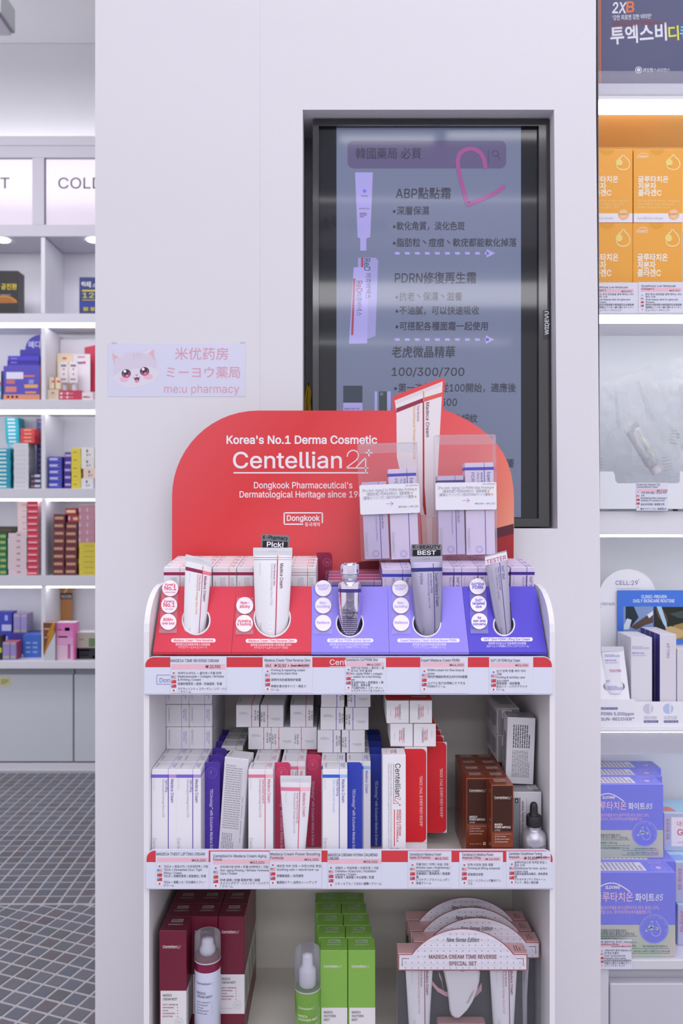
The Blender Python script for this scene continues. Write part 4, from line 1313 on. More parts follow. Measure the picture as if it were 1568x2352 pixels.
def gluta(px_right, Y, z0, hh, label, w=.215, d=.058, full=True):
    x1 = wx(px_right, Y)
    b = MB(); b.box(-w / 2, w / 2, 0, d, 0, hh, {'d': VIO, 'b': VIO}, .0012)
    ob = tag(b.build('supplement_box', None, None, (x1 - w / 2, Y, z0)), label, 'box', 'indigo supplement boxes')
    b = MB()
    s = hh / 172.0
    fr = frame(lambda u, v, l: Vector((w / 2 + u * s, -l, hh - v * s)), -1)   # u runs left from the right edge (negative)
    Pk, W, Dk = ink('ecc4d8'), ink('ecebf6'), ink('474a86')
    L_ = -w / s
    b.quad(fr, L_ + .4, 107, -.4, 171.5, HOLO, 1)
    b.build('rainbow_band', ob); b = MB()
    b.line(fr, [(-168 + i * 4.2, 40 - 18 * math.sin(math.pi * i / 18)) for i in range(19)], 2.0, W, 2)
    b.text(fr, 'ILDONG', -142, 33.5, 7.6, W, 'L', w=29, bold=.06, l=3)
    b.quad(fr, -130, 36, -124, 34.5, ink('d84a5a'), 3)
    b.text(fr, '일동', -182, 57, 9, Pk, 'L', w=14, l=3)
    b.text(fr, '글루타치온', -164, 58, 21, Pk, 'L', w=78, bold=.015, l=3)
    b.text(fr, '화이트', -82, 58, 18, W, 'L', w=39, bold=.02, l=3)
    b.text(fr, '85', -41, 57.5, 17, W, 'L', w=16, shear=.3, l=3)
    b.text(fr, '효모추출물[효모추출물 85%(글루타치온 85% 함유)] 10%,', -172, 75, 8.4, Pk, 'L', w=139, l=3)
    b.text(fr, '밀크씨슬분말 10%, 화이트토마토농축추출물분말 1%', -172, 84, 8.4, Pk, 'L', w=122, l=3)
    for q, (s1, w1) in enumerate((('효모추출물[효모추출물 85%', 61), ('(글루타치온 85% 함유)] 7,200 mg', 77), ('밀크씨슬분말 7,200 mg', 53), ('화이트토마토농축추출물분말 720 mg', 80))):
        b.text(fr, s1, -161, (121, 127, 139, 151)[q], 6.6, Dk, 'L', w=w1, l=3)
    for v in (130, 143):
        b.quad(fr, -170, v, -78, v - .7, Dk, 3)
    b.quad(fr, -96, 155, -12, 154.4, Dk, 3); b.quad(fr, -96, 165, -12, 164.4, Dk, 3)
    b.text(fr, '600 mg × 60정 × 2개입(72 g / 280 kcal)', -12, 162, 5.4, Dk, 'R', w=73, l=3)
    b.text(fr, '*원료 제조방법에 대한 설명입니다', -16, 152, 4.8, Dk, 'R', w=52, l=3)
    for v, cc in ((124, 'b9a8d0'), (137, '474a86'), (150, '4a58a8')):
        b.disc(fr, -168, v, 3.2, ink(cc), 3, 12)
    b.disc(fr, -44, 115, 30, VIO, 4, 36); b.ring(fr, -44, 115, 30, .9, ink('aab0f0'), 5, 40); b.ring(fr, -44, 115, 28.3, .5, ink('aab0f0'), 5, 40)
    for q, ch in enumerate('Glutathione White 85'):
        a = math.radians(200 - q * 11.2)
        b.text(fr, ch, -44 + 23 * math.cos(a), 115 - 23 * math.sin(a), 6, ink('a6abee'), 'C', rot=math.degrees(a) - 90, l=5)
    b.disc(fr, -50, 112, 6, ink('a8bcd8'), 5, 16); b.disc(fr, -59, 118, 2.6, ink('b8d0d8'), 5, 12); b.disc(fr, -38, 114, 3, ink('b8c4e0'), 5, 12); b.disc(fr, -48, 101, 2.4, ink('b0b8e8'), 5, 12)
    b.line(fr, [(-50, 112), (-38, 114)], 1.5, ink('a8bcd8'), 5); b.line(fr, [(-50, 112), (-59, 118)], 1.5, ink('a8bcd8'), 5); b.line(fr, [(-50, 112), (-48, 101)], 1.2, ink('a8bcd8'), 5)
    b.line(fr, [(-40, 98), (-33, 110), (-30, 119), (-33, 127), (-40, 130), (-47, 127), (-49, 121)], 1.2, ink('b4bcf2'), 5)
    ft = fplanar((-w / 2, 0, hh), (1, 0, 0), (0, 1, 0))
    b.quad(ft, .03, .008, w - .062, d - .008, ink('d9d6e4'), 1); b.grey(ft, .032, .010, w - .066, d - .010, 12, ink('9d9bb0'), 2, True, .5, 4)
    b.quad(ft, .03, .006, w - .062, .0085, ink('e8c8dc'), 2)
    b.ring(ft, w - .03, .022, .016, .0008, ink('c8a8e0'), 1); b.disc(ft, w - .03, .022, .006, ink('d8b4e0'), 1, 12); b.text(ft, '글루타치온', w - .03, .044, .007, ink('e0c4ec'), 'C', w=.03)
    b.build('lettering', ob)
    return ob


zg = zr[4]
hl = wz(2003, 1.812) - zg
gluta(1551, 1.812, zg, hl, 'indigo supplement box with rainbow foot, the lower one on the worktop')
top_ = zg + hl + .0003
hu = wz(1801, 1.885) - top_
for i in range(3):
    gluta(1523 - i * 2.5, 1.885 + i * .0585 if i < 3 else 0, top_, hu, 'indigo supplement box, %s' % ('nearest of the upper row', 'middle of the upper row', 'rearmost of the upper row')[i])
for i in range(2):
    gluta(1551 - i * 3, 1.8715 + i * .0585, zg, hl - .0002, 'indigo supplement box hidden behind the lower one, %s' % ('nearer', 'farther')[i])
# pearly boxes beside them
PEARL = own('pearl_print', 'b9bcd8', .25, .2)
z = zg
for i, (px, py0, py1, Y, lab) in enumerate(((1556, 2078, 2172, 1.86, 'bottom'), (1551, 1968, 2060, 1.87, 'middle'), (1524, 1848, 1936, 1.93, 'top'))):
    w, d, hh = .19, .09, (py1 - py0) / F * Y
    b = MB(); b.box(0, w, 0, d, 0, hh, {'d': PEARL, 't': M('a8cfe0', .25)}, .001)
    ob = tag(b.build('supplement_box', None, None, (wx(px, Y), Y, z)), 'pearly lilac box with red Korean letters, %s of the stack at the right edge' % lab, 'box', 'pearly boxes at the right edge')
    b = MB(); fr = fplanar((0, 0, 0), (1, 0, 0), (0, 0, 1)); rd = ink('c8476a')
    b.quad(fr, .018, .012, w - .01, hh - .01, ink('e4dbe4'), 1)
    b.text(fr, '대웅', .032, hh * .66, .014, rd, 'L', w=.022, l=2); b.text(fr, 'GLUTA', .032, hh * .42, .020, rd, 'L', w=.07, l=2, bold=.02)
    b.text(fr, '프리시엄 대웅', .006, hh - .014, .009, rd, 'L', w=.05, rot=-90, l=2); b.text(fr, '30정', .032, hh * .2, .007, ink('d890a8'), 'L', l=2)
    ft = fplanar((0, 0, hh), (1, 0, 0), (0, 1, 0)); b.poly(ft, [(.0, .012), (.034, .012), (.028, .04), (0, .04)], ink('e0907a' if i == 2 else '8fa6e8'), 2)
    b.build('lettering', ob)
    z += hh + .0003
price_card(1.795, 1362, 2158, 1450, 2226, 'price card hanging from the right worktop, below the indigo box', [('일동 글루타치온 화이트 | Ildong', 1376, 2165.5, 73), ('Glutathione White', 1376, 2171, 44)], (1364, 2167, 1449, 2175.5), ('2months ₩60,000', 1449, 2175.5, 6.2), (1378, (2181, 2189, 2198, 2206, 2214), .68),
           [('안에서부터 밝게 채워주는 피', 1388, 2185, 61), ('부 톤업 포뮬러', 1388, 2191, 32), ('Tone-up formula that', 1387, 2197, 49), ('brightens from within', 1387, 2203, 50), ('由内而外提亮肤色的透亮配方', 1387, 2208.5, 62), ('内側から明るさを満たすトー', 1387, 2214, 62), ('ンアップフォーミュラ', 1387, 2219.5, 47)], 6.1, 5.7)

# ================================================================ shelving across the aisle, behind the camera (kept low to let fill light past; its sign is mirrored)
YO = -1.24
t = thing('gondola_shelf', 'low white gondola across the aisle, unseen and kept low to let light past', 'shelving', (0.3, YO - .2, 0))
k = Kids(t)
b = MB(); b.box(-2.2, 3.0, YO - .36, YO - .34, .0005, 1.18, M('d9d9e0', .6), 0); k.add(b, 'back_panel')
for z in (.10, .45, .80, 1.15):
    b = MB(); b.box(-2.2, 3.0, YO - .339, YO, z, z + .02, WHITE, .001); k.add(b, 'shelf')
t = thing('hanging_sign', 'pale hanging aisle sign mirrored in the wall screen', 'sign', (0.3, YO - .01, ZT))
k = Kids(t)
b = MB(); b.box(-1.2, 1.9, YO - .02, YO, 2.82, 3.09, M('e6dfe8', .4), 0)
fr = fplanar((0, YO, 2.9), (-1, 0, 0), (0, 0, 1))
b.text(fr, 'MASK PACK', -.26, .02, .11, ink('33323c'), 'L', w=.50, bold=.02, l=6)
k.add(b, 'sign_panel')
for x in (-1.0, 1.7):
    b = MB(); b.lathe([(.004, 3.0903, HOUS), (.004, ZT - .0004, HOUS)], 8, x, YO - .01); k.add(b, 'hanging_rod')
lamp(-1.4, 1.9, -3.3, 'linear ceiling lamp in the far aisle, mirrored low in the screen', z=3.2)
lamp(-1.4, 1.9, -5.6, 'farthest linear ceiling lamp, mirrored lowest in the screen', z=3.2)

# ================================================================ wall screen
YT = YW + .033
t = thing('wall_screen', 'tall black framed digital screen showing handwritten Chinese product notes in a wall recess', 'screen', (wx(990, YT), YT + .04, wz(1212, YT)))
k = Kids(t)
BEZ = M('2c2c30', .12, 0, 0, .6, .4)
ox0, ox1, oz0, oz1 = wx(718, YT), wx(1262, YT), wz(1210, YT), wz(274, YT)
b = MB(); b.box(ox0, ox1, YT + .013, YT + .08, oz0, oz1, M('1c1c20', .4), .002); k.add(b, 'housing')
sx0, sx1, sz0, sz1 = wx(732, YT), wx(1237, YT), wz(1191, YT), wz(289, YT)
b = MB()
b.prism([[(ox0, oz0), (ox1, oz0), (ox1, oz1), (ox0, oz1)], [(sx0, sz0), (sx1, sz0), (sx1, sz1), (sx0, sz1)]], lambda u, v, d: Vector((u, YT + d, v)), .0128, BEZ)
k.add(b, 'bezel')
GL = M('24262c', .05, 0, 0.0, .4)
b = MB(); b.box(sx0 + .0002, sx1 - .0002, YT + .009, YT + .0125, sz0 + .0002, sz1 - .0002, GL, 0); k.add(b, 'glass')
EM = 0.62
def scr(hx, e=EM): return M(hx, .06, 0, e, .4)
b = MB(); fr = fpx(YT + .009)
b.quad(fr, 772.5, 1188, 1196, 290, own('screen_page', '687088', .06, 0, .36, .4), 1)
D, D2 = scr('3a3b48', .12), scr('4e4c60', .12)
b.rrect(fr, 798, 323, 1162, 387, 14, scr('5a5474', .35), 2)
b.text(fr, '韓國藥局 必買', 817, 363, 28, D, 'L', w=150, l=4, res=3)
b.quad(fr, 1120.5, 375, 1121.8, 343, D2, 4); b.ring(fr, 1137, 352.5, 7.5, 1.6, D2, 4); b.line(fr, [(1142, 358), (1149, 366)], 2, D2, 4)
hp = [(1114, 384), (1111, 366), (1103, 352), (1091, 344), (1079, 341.5), (1066, 345), (1055, 354), (1050.5, 368), (1052, 388), (1058, 416), (1066, 444), (1074, 470), (1100, 460), (1124, 450), (1142, 440), (1156, 429)]
b.line(fr, hp, 9.5, scr('8f5084', .35), 5)
for q in hp:
    b.disc(fr, q[0], q[1], 4.75, scr('8f5084', .35), 6, 12)
LV = scr('8f8abf', .5)
b.poly(fr, [(815, 396), (856, 396), (850, 545), (841, 548), (841, 576), (827, 576), (827, 548), (821, 545)], LV, 3)
b.disc(fr, 837, 439, 4, scr('5a6ad0', .4), 4, 10); b.text(fr, 'Re:Noble', 837, 452, 5, D, 'C', w=16, l=4); b.text(fr, 'ABP Spot Cream', 836, 481, 4.4, D, 'C', w=24, l=4); b.grey(fr, 826, 488, 842, 500, 3, D2, 4)
b.poly(fr, [(822, 592), (862, 592), (868, 598), (862, 772), (846, 778), (818, 778)], scr('8784b4', .45), 2)
b.poly(fr, [(812, 614), (846, 614), (846, 640), (843, 789), (801, 790)], LV, 3)
b.quad(fr, 829, 614, 834, 592, scr('93455a', .3), 4); b.poly(fr, [(811, 640), (816, 640), (811, 770), (806, 770)], scr('93455a', .3), 4)
b.text(fr, 'ReD', 836, 594, 19, scr('3c5a5c', .2), 'L', w=28, rot=-90, l=4, bold=.02); b.text(fr, 'ReD', 818, 645, 19, scr('7a4660', .2), 'L', w=26, rot=-90, l=4, bold=.02)
b.text(fr, '리쥬비넥스', 840, 628, 14, scr('3c4a5c', .2), 'L', w=58, rot=-90, l=4); b.text(fr, '리쥬비넥스', 819, 672, 14, scr('3c4a5c', .2), 'L', w=54, rot=-90, l=4)
N1, N2 = 29, 22
for s_, x, y, sz, w in (('ABP點點霜', 908, 455, 31, 127), ('•深層保濕', 902, 492, 23, 83), ('•軟化角質，淡化色斑', 902, 527, 23, 165), ('•脂肪粒丶痘痘丶軟疣都能軟化掉落', 902, 565, 23, 284),
                        ('PDRN修復再生霜', 906, 649, 31, 187), ('•抗老丶保濕丶滋養', 908, 689, 23, 153), ('•不油膩，可以快速吸收', 908, 721, 23, 192), ('•可搭配各種面霜一起使用', 908, 757, 23, 212),
                        ('老虎微晶精華', 899, 819, 31, 146), ('100/300/700', 899, 863, 27, 167), ('•第一次使用從100開始，適應後', 905, 899, 24, 279), ('再使用300/500', 905, 932, 24, 144), ('•改善毛孔痘印淡化細紋', 905, 969, 23, 191), ('•敏感肌適用於各種', 980, 1072, 23, 200)):
    b.text(fr, s_, x, y, sz * .93, D, 'L', w=w, l=4, bold=.012, shear=.05)
for y, xe in ((582, 1137), (780, 1135)):
    for q in range(9):
        b.poly(fr, [(906 + q * 23, y - 3), (917 + q * 23, y - 3), (918 + q * 23, y + 3), (907 + q * 23, y + 3)], LV, 3)
    b.quad(fr, 1113, y + 3, 1122, y - 3, LV, 3); b.poly(fr, [(xe - 20, y - 10), (xe, y), (xe - 20, y + 10)], LV, 3)
b.quad(fr, 788, 925, 832, 886, scr('3a4250', .2), 3); b.quad(fr, 788, 990, 832, 925, LV, 3); b.text(fr, 'NEEDLE SHOT 300', 791, 941, 5.4, D, 'L', w=34, l=4, bold=.02)
b.quad(fr, 870, 990, 888, 899, scr('3c4a4c', .2), 3); b.quad(fr, 860, 990, 866, 899, LV, 3); b.quad(fr, 889, 990, 897, 899, LV, 3); b.ring(fr, 876, 905, 3.2, 1, LV, 4, 14)
k.add(b, 'screen_image')
b = MB(); fr = fpx(YT)
b.rrect(fr, 1246, 712, 1262, 780, 3, M('1a1b24', .2), 1)
b.text(fr, 'WIDEVU', 1259.5, 769, 12, M('e6e8f2', .4), 'L', w=54, rot=90, l=3, bold=.03)
b.disc(fr, 1261, 744, 1.1, M('5a7ae0', .4, 0, 1.5), 4, 8)
k.add(b, 'maker_badge')
# yellow cable in the recess
b = MB(); cpts = [(708, 880), (704, 900), (701, 920), (703, 960), (706, 1010)]
for r_, dx in ((0, 0), (0, 5), (0, 9)):
    pts = [P(x + dx + (3 if dx else 0) * (y - 880) / 130 - dx * (1 if y < 890 else 0), y, YW + .09) for x, y in cpts]
    for a, c_ in zip(pts, pts[1:]):
        for q in range(6):
            a0, a1 = q * math.pi / 3, (q + 1) * math.pi / 3
            o0, o1 = Vector((math.cos(a0), math.sin(a0), 0)) * .0026, Vector((math.cos(a1), math.sin(a1), 0)) * .0026
            b.face([a + o0, a + o1, c_ + o1, c_ + o0], M('c9a71e', .5), True)
tag(b.build('power_cable', origin=P(706, 1010, YW + .09)), 'yellow cable hanging in the recess left of the screen', 'cable')

# ================================================================ pharmacy sign sheet with cat face
YS = YW - .0021
b = MB()
b.box(wx(247, YS), wx(564, YS), YS, YS + .0004, wz(911, YS), wz(789, YS), own('laminated_sheet', 'd3d4ea', .18), 0)
sg = tag(b.build('wall_sign', origin=(wx(405, YS), YS, wz(911, YS))), 'laminated pale lilac paper sign with pink lettering and a kitten face', 'sign')
b = MB(); fr = fpx(YS); PKI = ink('dd9db4')
b.text(fr, '米优药房', 402, 824, 31, PKI, 'L', w=122, l=2, res=3)
b.text(fr, 'ミーヨウ薬局', 382, 866, 29, PKI, 'L', w=169, l=2, res=3)
b.text(fr, 'me:u pharmacy', 377, 902, 25, PKI, 'L', w=172, l=2, res=4, bold=-.006)
FUR, FURD, EARP = ink('dcd8e7'), ink('d5cddf'), ink('e4b2c2')
b.poly(fr, [(263, 862), (261, 830), (258, 811), (266, 811), (277, 815), (288, 811), (315, 809), (328, 812), (336, 806), (346, 802), (354, 801), (358, 820), (360, 853), (366, 853), (362, 866), (352, 876), (330, 887), (305, 892), (285, 889), (268, 880), (258, 868)], FUR, 1)
b.poly(fr, [(263, 862), (261, 830), (288, 811), (315, 809), (338, 813), (358, 822), (359, 848), (340, 840), (312, 846), (280, 850)], FURD, 2)
for q in ([(257.5, 811), (272, 820), (262, 826), (265, 836), (261, 832)], [(353, 801.5), (341, 812), (350, 818), (354, 829), (353.5, 815)]):
    b.poly(fr, q, EARP, 3)
for x in (308, 315, 322):
    b.poly(fr, [(x - 1, 812), (x + 1.5, 812), (x + .5, 826)], ink('cabfd4'), 3)
BK = ink('4a3a48')
for ex, ey in ((290, 858), (332, 853)):
    b.disc(fr, ex, ey, 10.5, BK, 4, 22, 9.8); b.disc(fr, ex + .6, ey + 2, 8.4, ink('c94f86'), 5, 20, 7.6); b.disc(fr, ex, ey - .5, 6, BK, 6, 18); b.disc(fr, ex - 3, ey - 5, 3.4, ink('f2eef6'), 7, 12); b.disc(fr, ex + 2, ey + 5, 2.6, ink('e89abc'), 7, 12)
b.disc(fr, 285, 871, 10, ink('e4bccb'), 3, 18, 6); b.disc(fr, 340, 865, 10, ink('e4bccb'), 3, 18, 6)
b.disc(fr, 314, 861.5, 2.8, ink('e08aa4'), 4, 12, 2)
b.line(fr, [(306, 867), (310, 869.5), (314, 866.5), (318, 868.5), (321.5, 865.5)], 1.1, BK, 4)
b.poly(fr, [(308.5, 869), (314, 868), (320, 868), (319.5, 873), (317, 877.5), (314, 878.5), (311, 877)], ink('7a4256'), 4); b.disc(fr, 314.5, 875, 3.6, ink('e58aa6'), 5, 12, 3)
b.v = [v - sg.location for v in b.v]
b.build('lettering', sg)
b = MB()
for px, py in ((262, 788), (557, 787)):
    b.box(wx(px - 6, YS), wx(px + 6, YS), YS - .0006, YS - .0001, wz(py + 2, YS), wz(py - 2, YS), CLEAR2, 0)
b.v = [v - sg.location for v in b.v]
b.build('tape', sg)
# ================================================================ the display stand
YF = 1.345                                 # front of the price rails
YH = 1.596                                 # red header board
BODY = M('e6e4ea', 0.42)
INS = grain(own('stand_lining', 'e4dfda', 0.5), 40, 0.01)
stand = thing('display_stand', 'white floor display stand with red rounded header board and two price rails', 'display stand', (wx(801, 1.35), 1.5, 0))
K = Kids(stand)
zr1t, zr1b, zr2t, zr2b = wz(1508, YF), wz(1593, YF), wz(1952, YF), wz(2040, YF)
ZM, ZB, ZD = 0.697, 0.368, 1.018           # middle shelf, bottom shelf, deck under the tray
YBK2 = 1.6475
XL0, XL1, XR0, XR1 = wx(330, 1.352), wx(342.5, 1.352), wx(1262, 1.352), wx(1274, 1.352)
ztop = wz(1340, 1.47)
prof = [(1.352, .0005), (1.352, wz(1452, 1.352))] + [(1.352 + .105 * (1 - math.cos(a)), wz(1452, 1.352) + (ztop - wz(1452, 1.352)) * math.sin(a)) for a in [i * math.pi / 16 for i in range(1, 9)]] + [(1.655, ztop), (1.655, .0005)]
for x0, x1 in ((XL0, XL1), (XR0, XR1)):
    b = MB(); b.prism([prof], lambda u, v, d: Vector((x0 + d, u, v)), x1 - x0, BODY); K.add(b, 'side_panel')
xi0, xi1 = XL1 + .0003, XR0 - .0003
b = MB(); b.box(xi0, xi1, YBK2, 1.6548, .02, ztop - .002, INS, 0); K.add(b, 'back_panel')
for z, nm in ((ZB, 'shelf'), (ZM, 'shelf'), (ZD, 'deck')):
    b = MB(); b.box(xi0, xi1, 1.3535, YBK2 - .0004, z - .012, z, INS, .0006); K.add(b, nm)
b = MB(); b.box(xi0, xi1, 1.356, 1.368, .0005, ZB - .0125, BODY, .0006); K.add(b, 'kick_panel')
RED, RAILW, LOGOP = M('cf3a44', .4), M('d9dcee', .38), ink('9c9cc8')


def rail(xa, xb, zt, zb, band, name):
    r = .0155
    o = [(xa, zb), (xb, zb), (xb, zt - r)] + [(xb - r + r * math.cos(a), zt - r + r * math.sin(a)) for a in [i * math.pi / 12 for i in range(1, 7)]] + [(xa + r + r * math.cos(a), zt - r + r * math.sin(a)) for a in [math.pi / 2 + i * math.pi / 12 for i in range(0, 7)]]
    b = MB(); b.prism([o], lambda u, v, d: Vector((u, YF + d, v)), .0045, RAILW)
    b.box(xa, xb, YF + .0001, YF + .006, zb - .0022, zb - .0001, M('c9c6da', .3), .0004)
    fr = frame(lambda u, v, l: Vector((u, YF - l, v)))
    q = .0011
    b.poly(fr, [(xa + q, band), (xb - q, band), (xb - q, zt - r)] + [(xb - r + (r - q) * math.cos(a), zt - r + (r - q) * math.sin(a)) for a in [i * math.pi / 12 for i in range(1, 7)]] + [(xa + r + (r - q) * math.cos(a), zt - r + (r - q) * math.sin(a)) for a in [math.pi / 2 + i * math.pi / 12 for i in range(0, 7)]], RED, 1)
    return b


b = rail(wx(332, YF), wx(1268.5, YF), zr1t, zr1b, wz(1532.5, YF), 1)
fr = fpx(YF)
b.text(fr, 'Dongkook', 366, 1567, 13.5, LOGOP, 'L', w=66, bold=.05)
b.line(fr, [(392, 1550.5), (360, 1550.5), (360, 1571.5), (392, 1571.5)], 1.5, LOGOP, 2)
WHI = ink('ecE6ee'.lower())


def logo(b, fr, u, v, w, col, col2=None, under=True, rot=0, l=2, s=1.0, bold=.01):
    """the maker's word mark: name, thin 24 with a plus, underline"""
    c2 = col2 or col
    sg = getattr(fr, 'vs', 1)
    cr_, sr_ = math.cos(math.radians(rot)), math.sin(math.radians(rot))
    def at(x, y): return (u + x * cr_ - y * sr_, v + sg * (x * sr_ + y * cr_))
    h_ = w * .163 * s
    b.text(fr, 'Centellian', u, v, h_, col, 'L', w=w * .79, bold=bold, rot=rot, l=l)
    q = w * .8
    L2 = [(0.02, .50), (.03, .62), (.07, .71), (.12, .73), (.17, .69), (.19, .6), (.17, .5), (0, 0), (.30, 0)]
    k_ = w * .60
    b.line(fr, [at(q + x * k_ * .55, y * h_) for x, y in L2], h_ * .05, c2, l)
    b.line(fr, [at(q + .13 * k_, .02 * h_), at(q + .25 * k_, .5 * h_), at(q + .25 * k_, -.2 * h_)], h_ * .05, c2, l)
    b.line(fr, [at(q + .27 * k_, .62 * h_), at(q + .36 * k_, .62 * h_)], h_ * .06, c2, l)
    b.line(fr, [at(q + .315 * k_, .45 * h_), at(q + .315 * k_, .79 * h_)], h_ * .06, c2, l)
    if under:
        b.line(fr, [at(0, -.22 * h_), at(w * .97, -.22 * h_)], h_ * .06, c2, l)


logo(b, fr, 757, 1527, 104, WHI)
K.add(b, 'price_rail')
b = rail(wx(335, YF), wx(1270, YF), zr2t, zr2b, wz(1980, YF), 2)
K.add(b, 'price_rail')
# tray floor, leaning forward
TL = math.radians(6.5)
y0c, z0c = 1.4746, 1.0772
def ztray(y): return z0c + (y - y0c) * math.tan(TL)
b = MB()
A = [(1.444, ztray(1.444) - .0004), (1.592, ztray(1.592) - .0004), (1.592, ztray(1.592) - .004), (1.444, ztray(1.444) - .004)]
b.prism([A], lambda u, v, d: Vector((xi0 + .002 + d, u, v)), xi1 - xi0 - .004, INS)
K.add(b, 'tray_floor')

# header board
HB = own('header_print', 'd9474b', .45, 0, 0, .16)
nt = HB.node_tree
tcx = nt.nodes.new('ShaderNodeTexCoord'); sp = nt.nodes.new('ShaderNodeSeparateXYZ')
m1 = nt.nodes.new('ShaderNodeMath'); m1.operation = 'MULTIPLY_ADD'; m1.inputs[1].default_value = .85; m1.inputs[2].default_value = .50
m2 = nt.nodes.new('ShaderNodeMath'); m2.operation = 'MULTIPLY_ADD'; m2.inputs[1].default_value = -.7; m2.inputs[2].default_value = .90
m3 = nt.nodes.new('ShaderNodeMath'); m3.operation = 'ADD'
rp = nt.nodes.new('ShaderNodeValToRGB')
for pos, hx in ((0.0, 'e05c66'), (0.3, 'd84246'), (0.48, 'e2565c'), (0.62, 'e66a6a'), (0.73, 'ec8a76'), (0.84, 'f2b090')):
    e = rp.color_ramp.elements[0] if pos == 0 else rp.color_ramp.elements[-1] if pos == 0.84 else rp.color_ramp.elements.new(pos)
    e.position, e.color = pos, hexlin(hx)
nt.links.new(tcx.outputs['Object'], sp.inputs[0]); nt.links.new(sp.outputs[0], m1.inputs[0]); nt.links.new(sp.outputs[2], m2.inputs[0])
nt.links.new(m1.outputs[0], m3.inputs[0]); nt.links.new(m2.outputs[0], m3.inputs[1]); nt.links.new(m3.outputs[0], rp.inputs[0])
nt.links.new(rp.outputs[0], nt.nodes['Principled BSDF'].inputs['Base Color'])
hp = [(395, 1375), (395, 1140)] + [(592 - 197 * math.cos(a), 1140 - 197 * math.sin(a)) for a in [i * math.pi / 28 for i in range(1, 15)]]
hp += [(902, 943), (901, 918), (903, 911), (909, 907), (1010, 870), (1017, 868), (1021, 872), (1021.5, 880), (1017, 940), (1045, 951), (1075, 966), (1100, 982), (1120, 998), (1140, 1019), (1155, 1040), (1166, 1064), (1174, 1090), (1179, 1124), (1180, 1150), (1180, 1375)]
b = MB(); b.prism([[(wx(u, YH), wz(v, YH)) for u, v in hp]], lambda u, v, d: Vector((u, YH + d, v)), .004, HB, M('dcb8b4', .5))
hb = K.add(b, 'header_board')
b = MB(); fr = fpx(YH)
b.text(fr, "Korea's No.1 Derma Cosmetic", 520, 1019, 24.5, WHI, 'L', w=346, bold=.05, res=3)
b.text(fr, 'Centellian', 535, 1075, 50, WHI, 'L', w=250, bold=.02, res=4)
b.line(fr, [(797, 1049), (798, 1043), (802, 1037.5), (808, 1034.5), (814, 1034.5), (820, 1038), (823, 1044), (822, 1051), (817, 1058), (794, 1075), (846, 1075)], 2.6, WHI, 2)
b.line(fr, [(817, 1074), (839.5, 1051), (839.5, 1086)], 2.8, WHI, 2)
b.line(fr, [(839, 1040), (855, 1040)], 3.2, WHI, 2); b.line(fr, [(847, 1032), (847, 1048)], 3.2, WHI, 2)
b.line(fr, [(536, 1086), (845, 1086)], 3, WHI, 2)
b.text(fr, "Dongkook Pharmaceutical's", 583, 1121.5, 19.5, WHI, 'L', w=226, res=3, bold=.022)
b.text(fr, 'Dermatological Heritage since 1968', 550, 1142.5, 19.5, WHI, 'L', w=294, res=3, bold=.022)
b.text(fr, 'Dongkook', 658.5, 1196, 17, WHI, 'L', w=76, bold=.05, res=3)
b.line(fr, [(696, 1204), (652.5, 1204), (652.5, 1178), (740, 1178), (740, 1201.5)], 3, WHI, 2)
b.text(fr, '동국제약', 700, 1208.5, 10.5, WHI, 'L', w=35, bold=.02)
b.v = [v - K.o for v in b.v]
b.build('header_lettering', hb)
b = MB()
# printed tube
TW_, BAND = M('e6dfe4', .35), ink('96354f')
b.poly(fr, [(906, 920), (1016, 876), (1015, 901), (1010, 989), (1005, 1091), (1002, 1190), (985, 1187), (966, 1183), (940, 1130), (920, 1090), (911, 1050), (910, 946)], TW_, 1)
for i in range(28):
    t_ = i / 28
    b.line(fr, [(908 + 108 * t_, 919.5 - 43.5 * t_), (908.6 + 107 * t_, 929 - 43.5 * t_)], .8, ink('bfb4bc'), 2)
b.poly(fr, [(910, 938), (972, 914), (972, 923.5), (910, 948)], BAND, 3)
b.poly(fr, [(973, 913.6), (1015, 901), (1014, 910.5), (973, 923.2)], ink('dd6458'), 3)
b.quad(fr, 971.3, 914, 973.8, 898, ink('e8a63e'), 4)
b.poly(fr, [(970.3, 923), (973.6, 923), (974.5, 1120), (979, 1183), (974.5, 1182), (970.6, 1160)], ink('b83a3a'), 3)
b.poly(fr, [(966, 1184), (985, 1187), (1002, 1191), (1002, 1250), (970, 1250)], ink('ecc9c4'), 2); b.poly(fr, [(978, 1187), (992, 1189), (992, 1250), (982, 1250)], ink('f3e2e2'), 3)
b.text(fr, 'Madeca Cream', 978, 924, 10.5, ink('6d2d52'), 'L', w=80, rot=-90, l=4, bold=.01)
b.text(fr, 'Time Reverse', 957.5, 930, 7.5, ink('a06a86'), 'L', w=38, rot=-90, l=4)
b.text(fr, 'Dermatological Heritage Since 1968', 948.5, 932, 8, ink('e6b67c'), 'L', w=122, rot=-90, l=4, bold=.01)
b.poly(fr, [(1090, 1226), (1179, 1203), (1179, 1226), (1090, 1250)], ink('61303c'), 2); b.poly(fr, [(1090, 1250), (1179, 1226), (1179, 1320), (1090, 1320)], ink('a83238'), 2)
b.poly(fr, [(817, 1294), (836, 1288), (900, 1282), (900, 1320), (817, 1320)], ink('7c2a33'), 2)
b.v = [v - K.o for v in b.v]
b.build('printed_tube', hb)

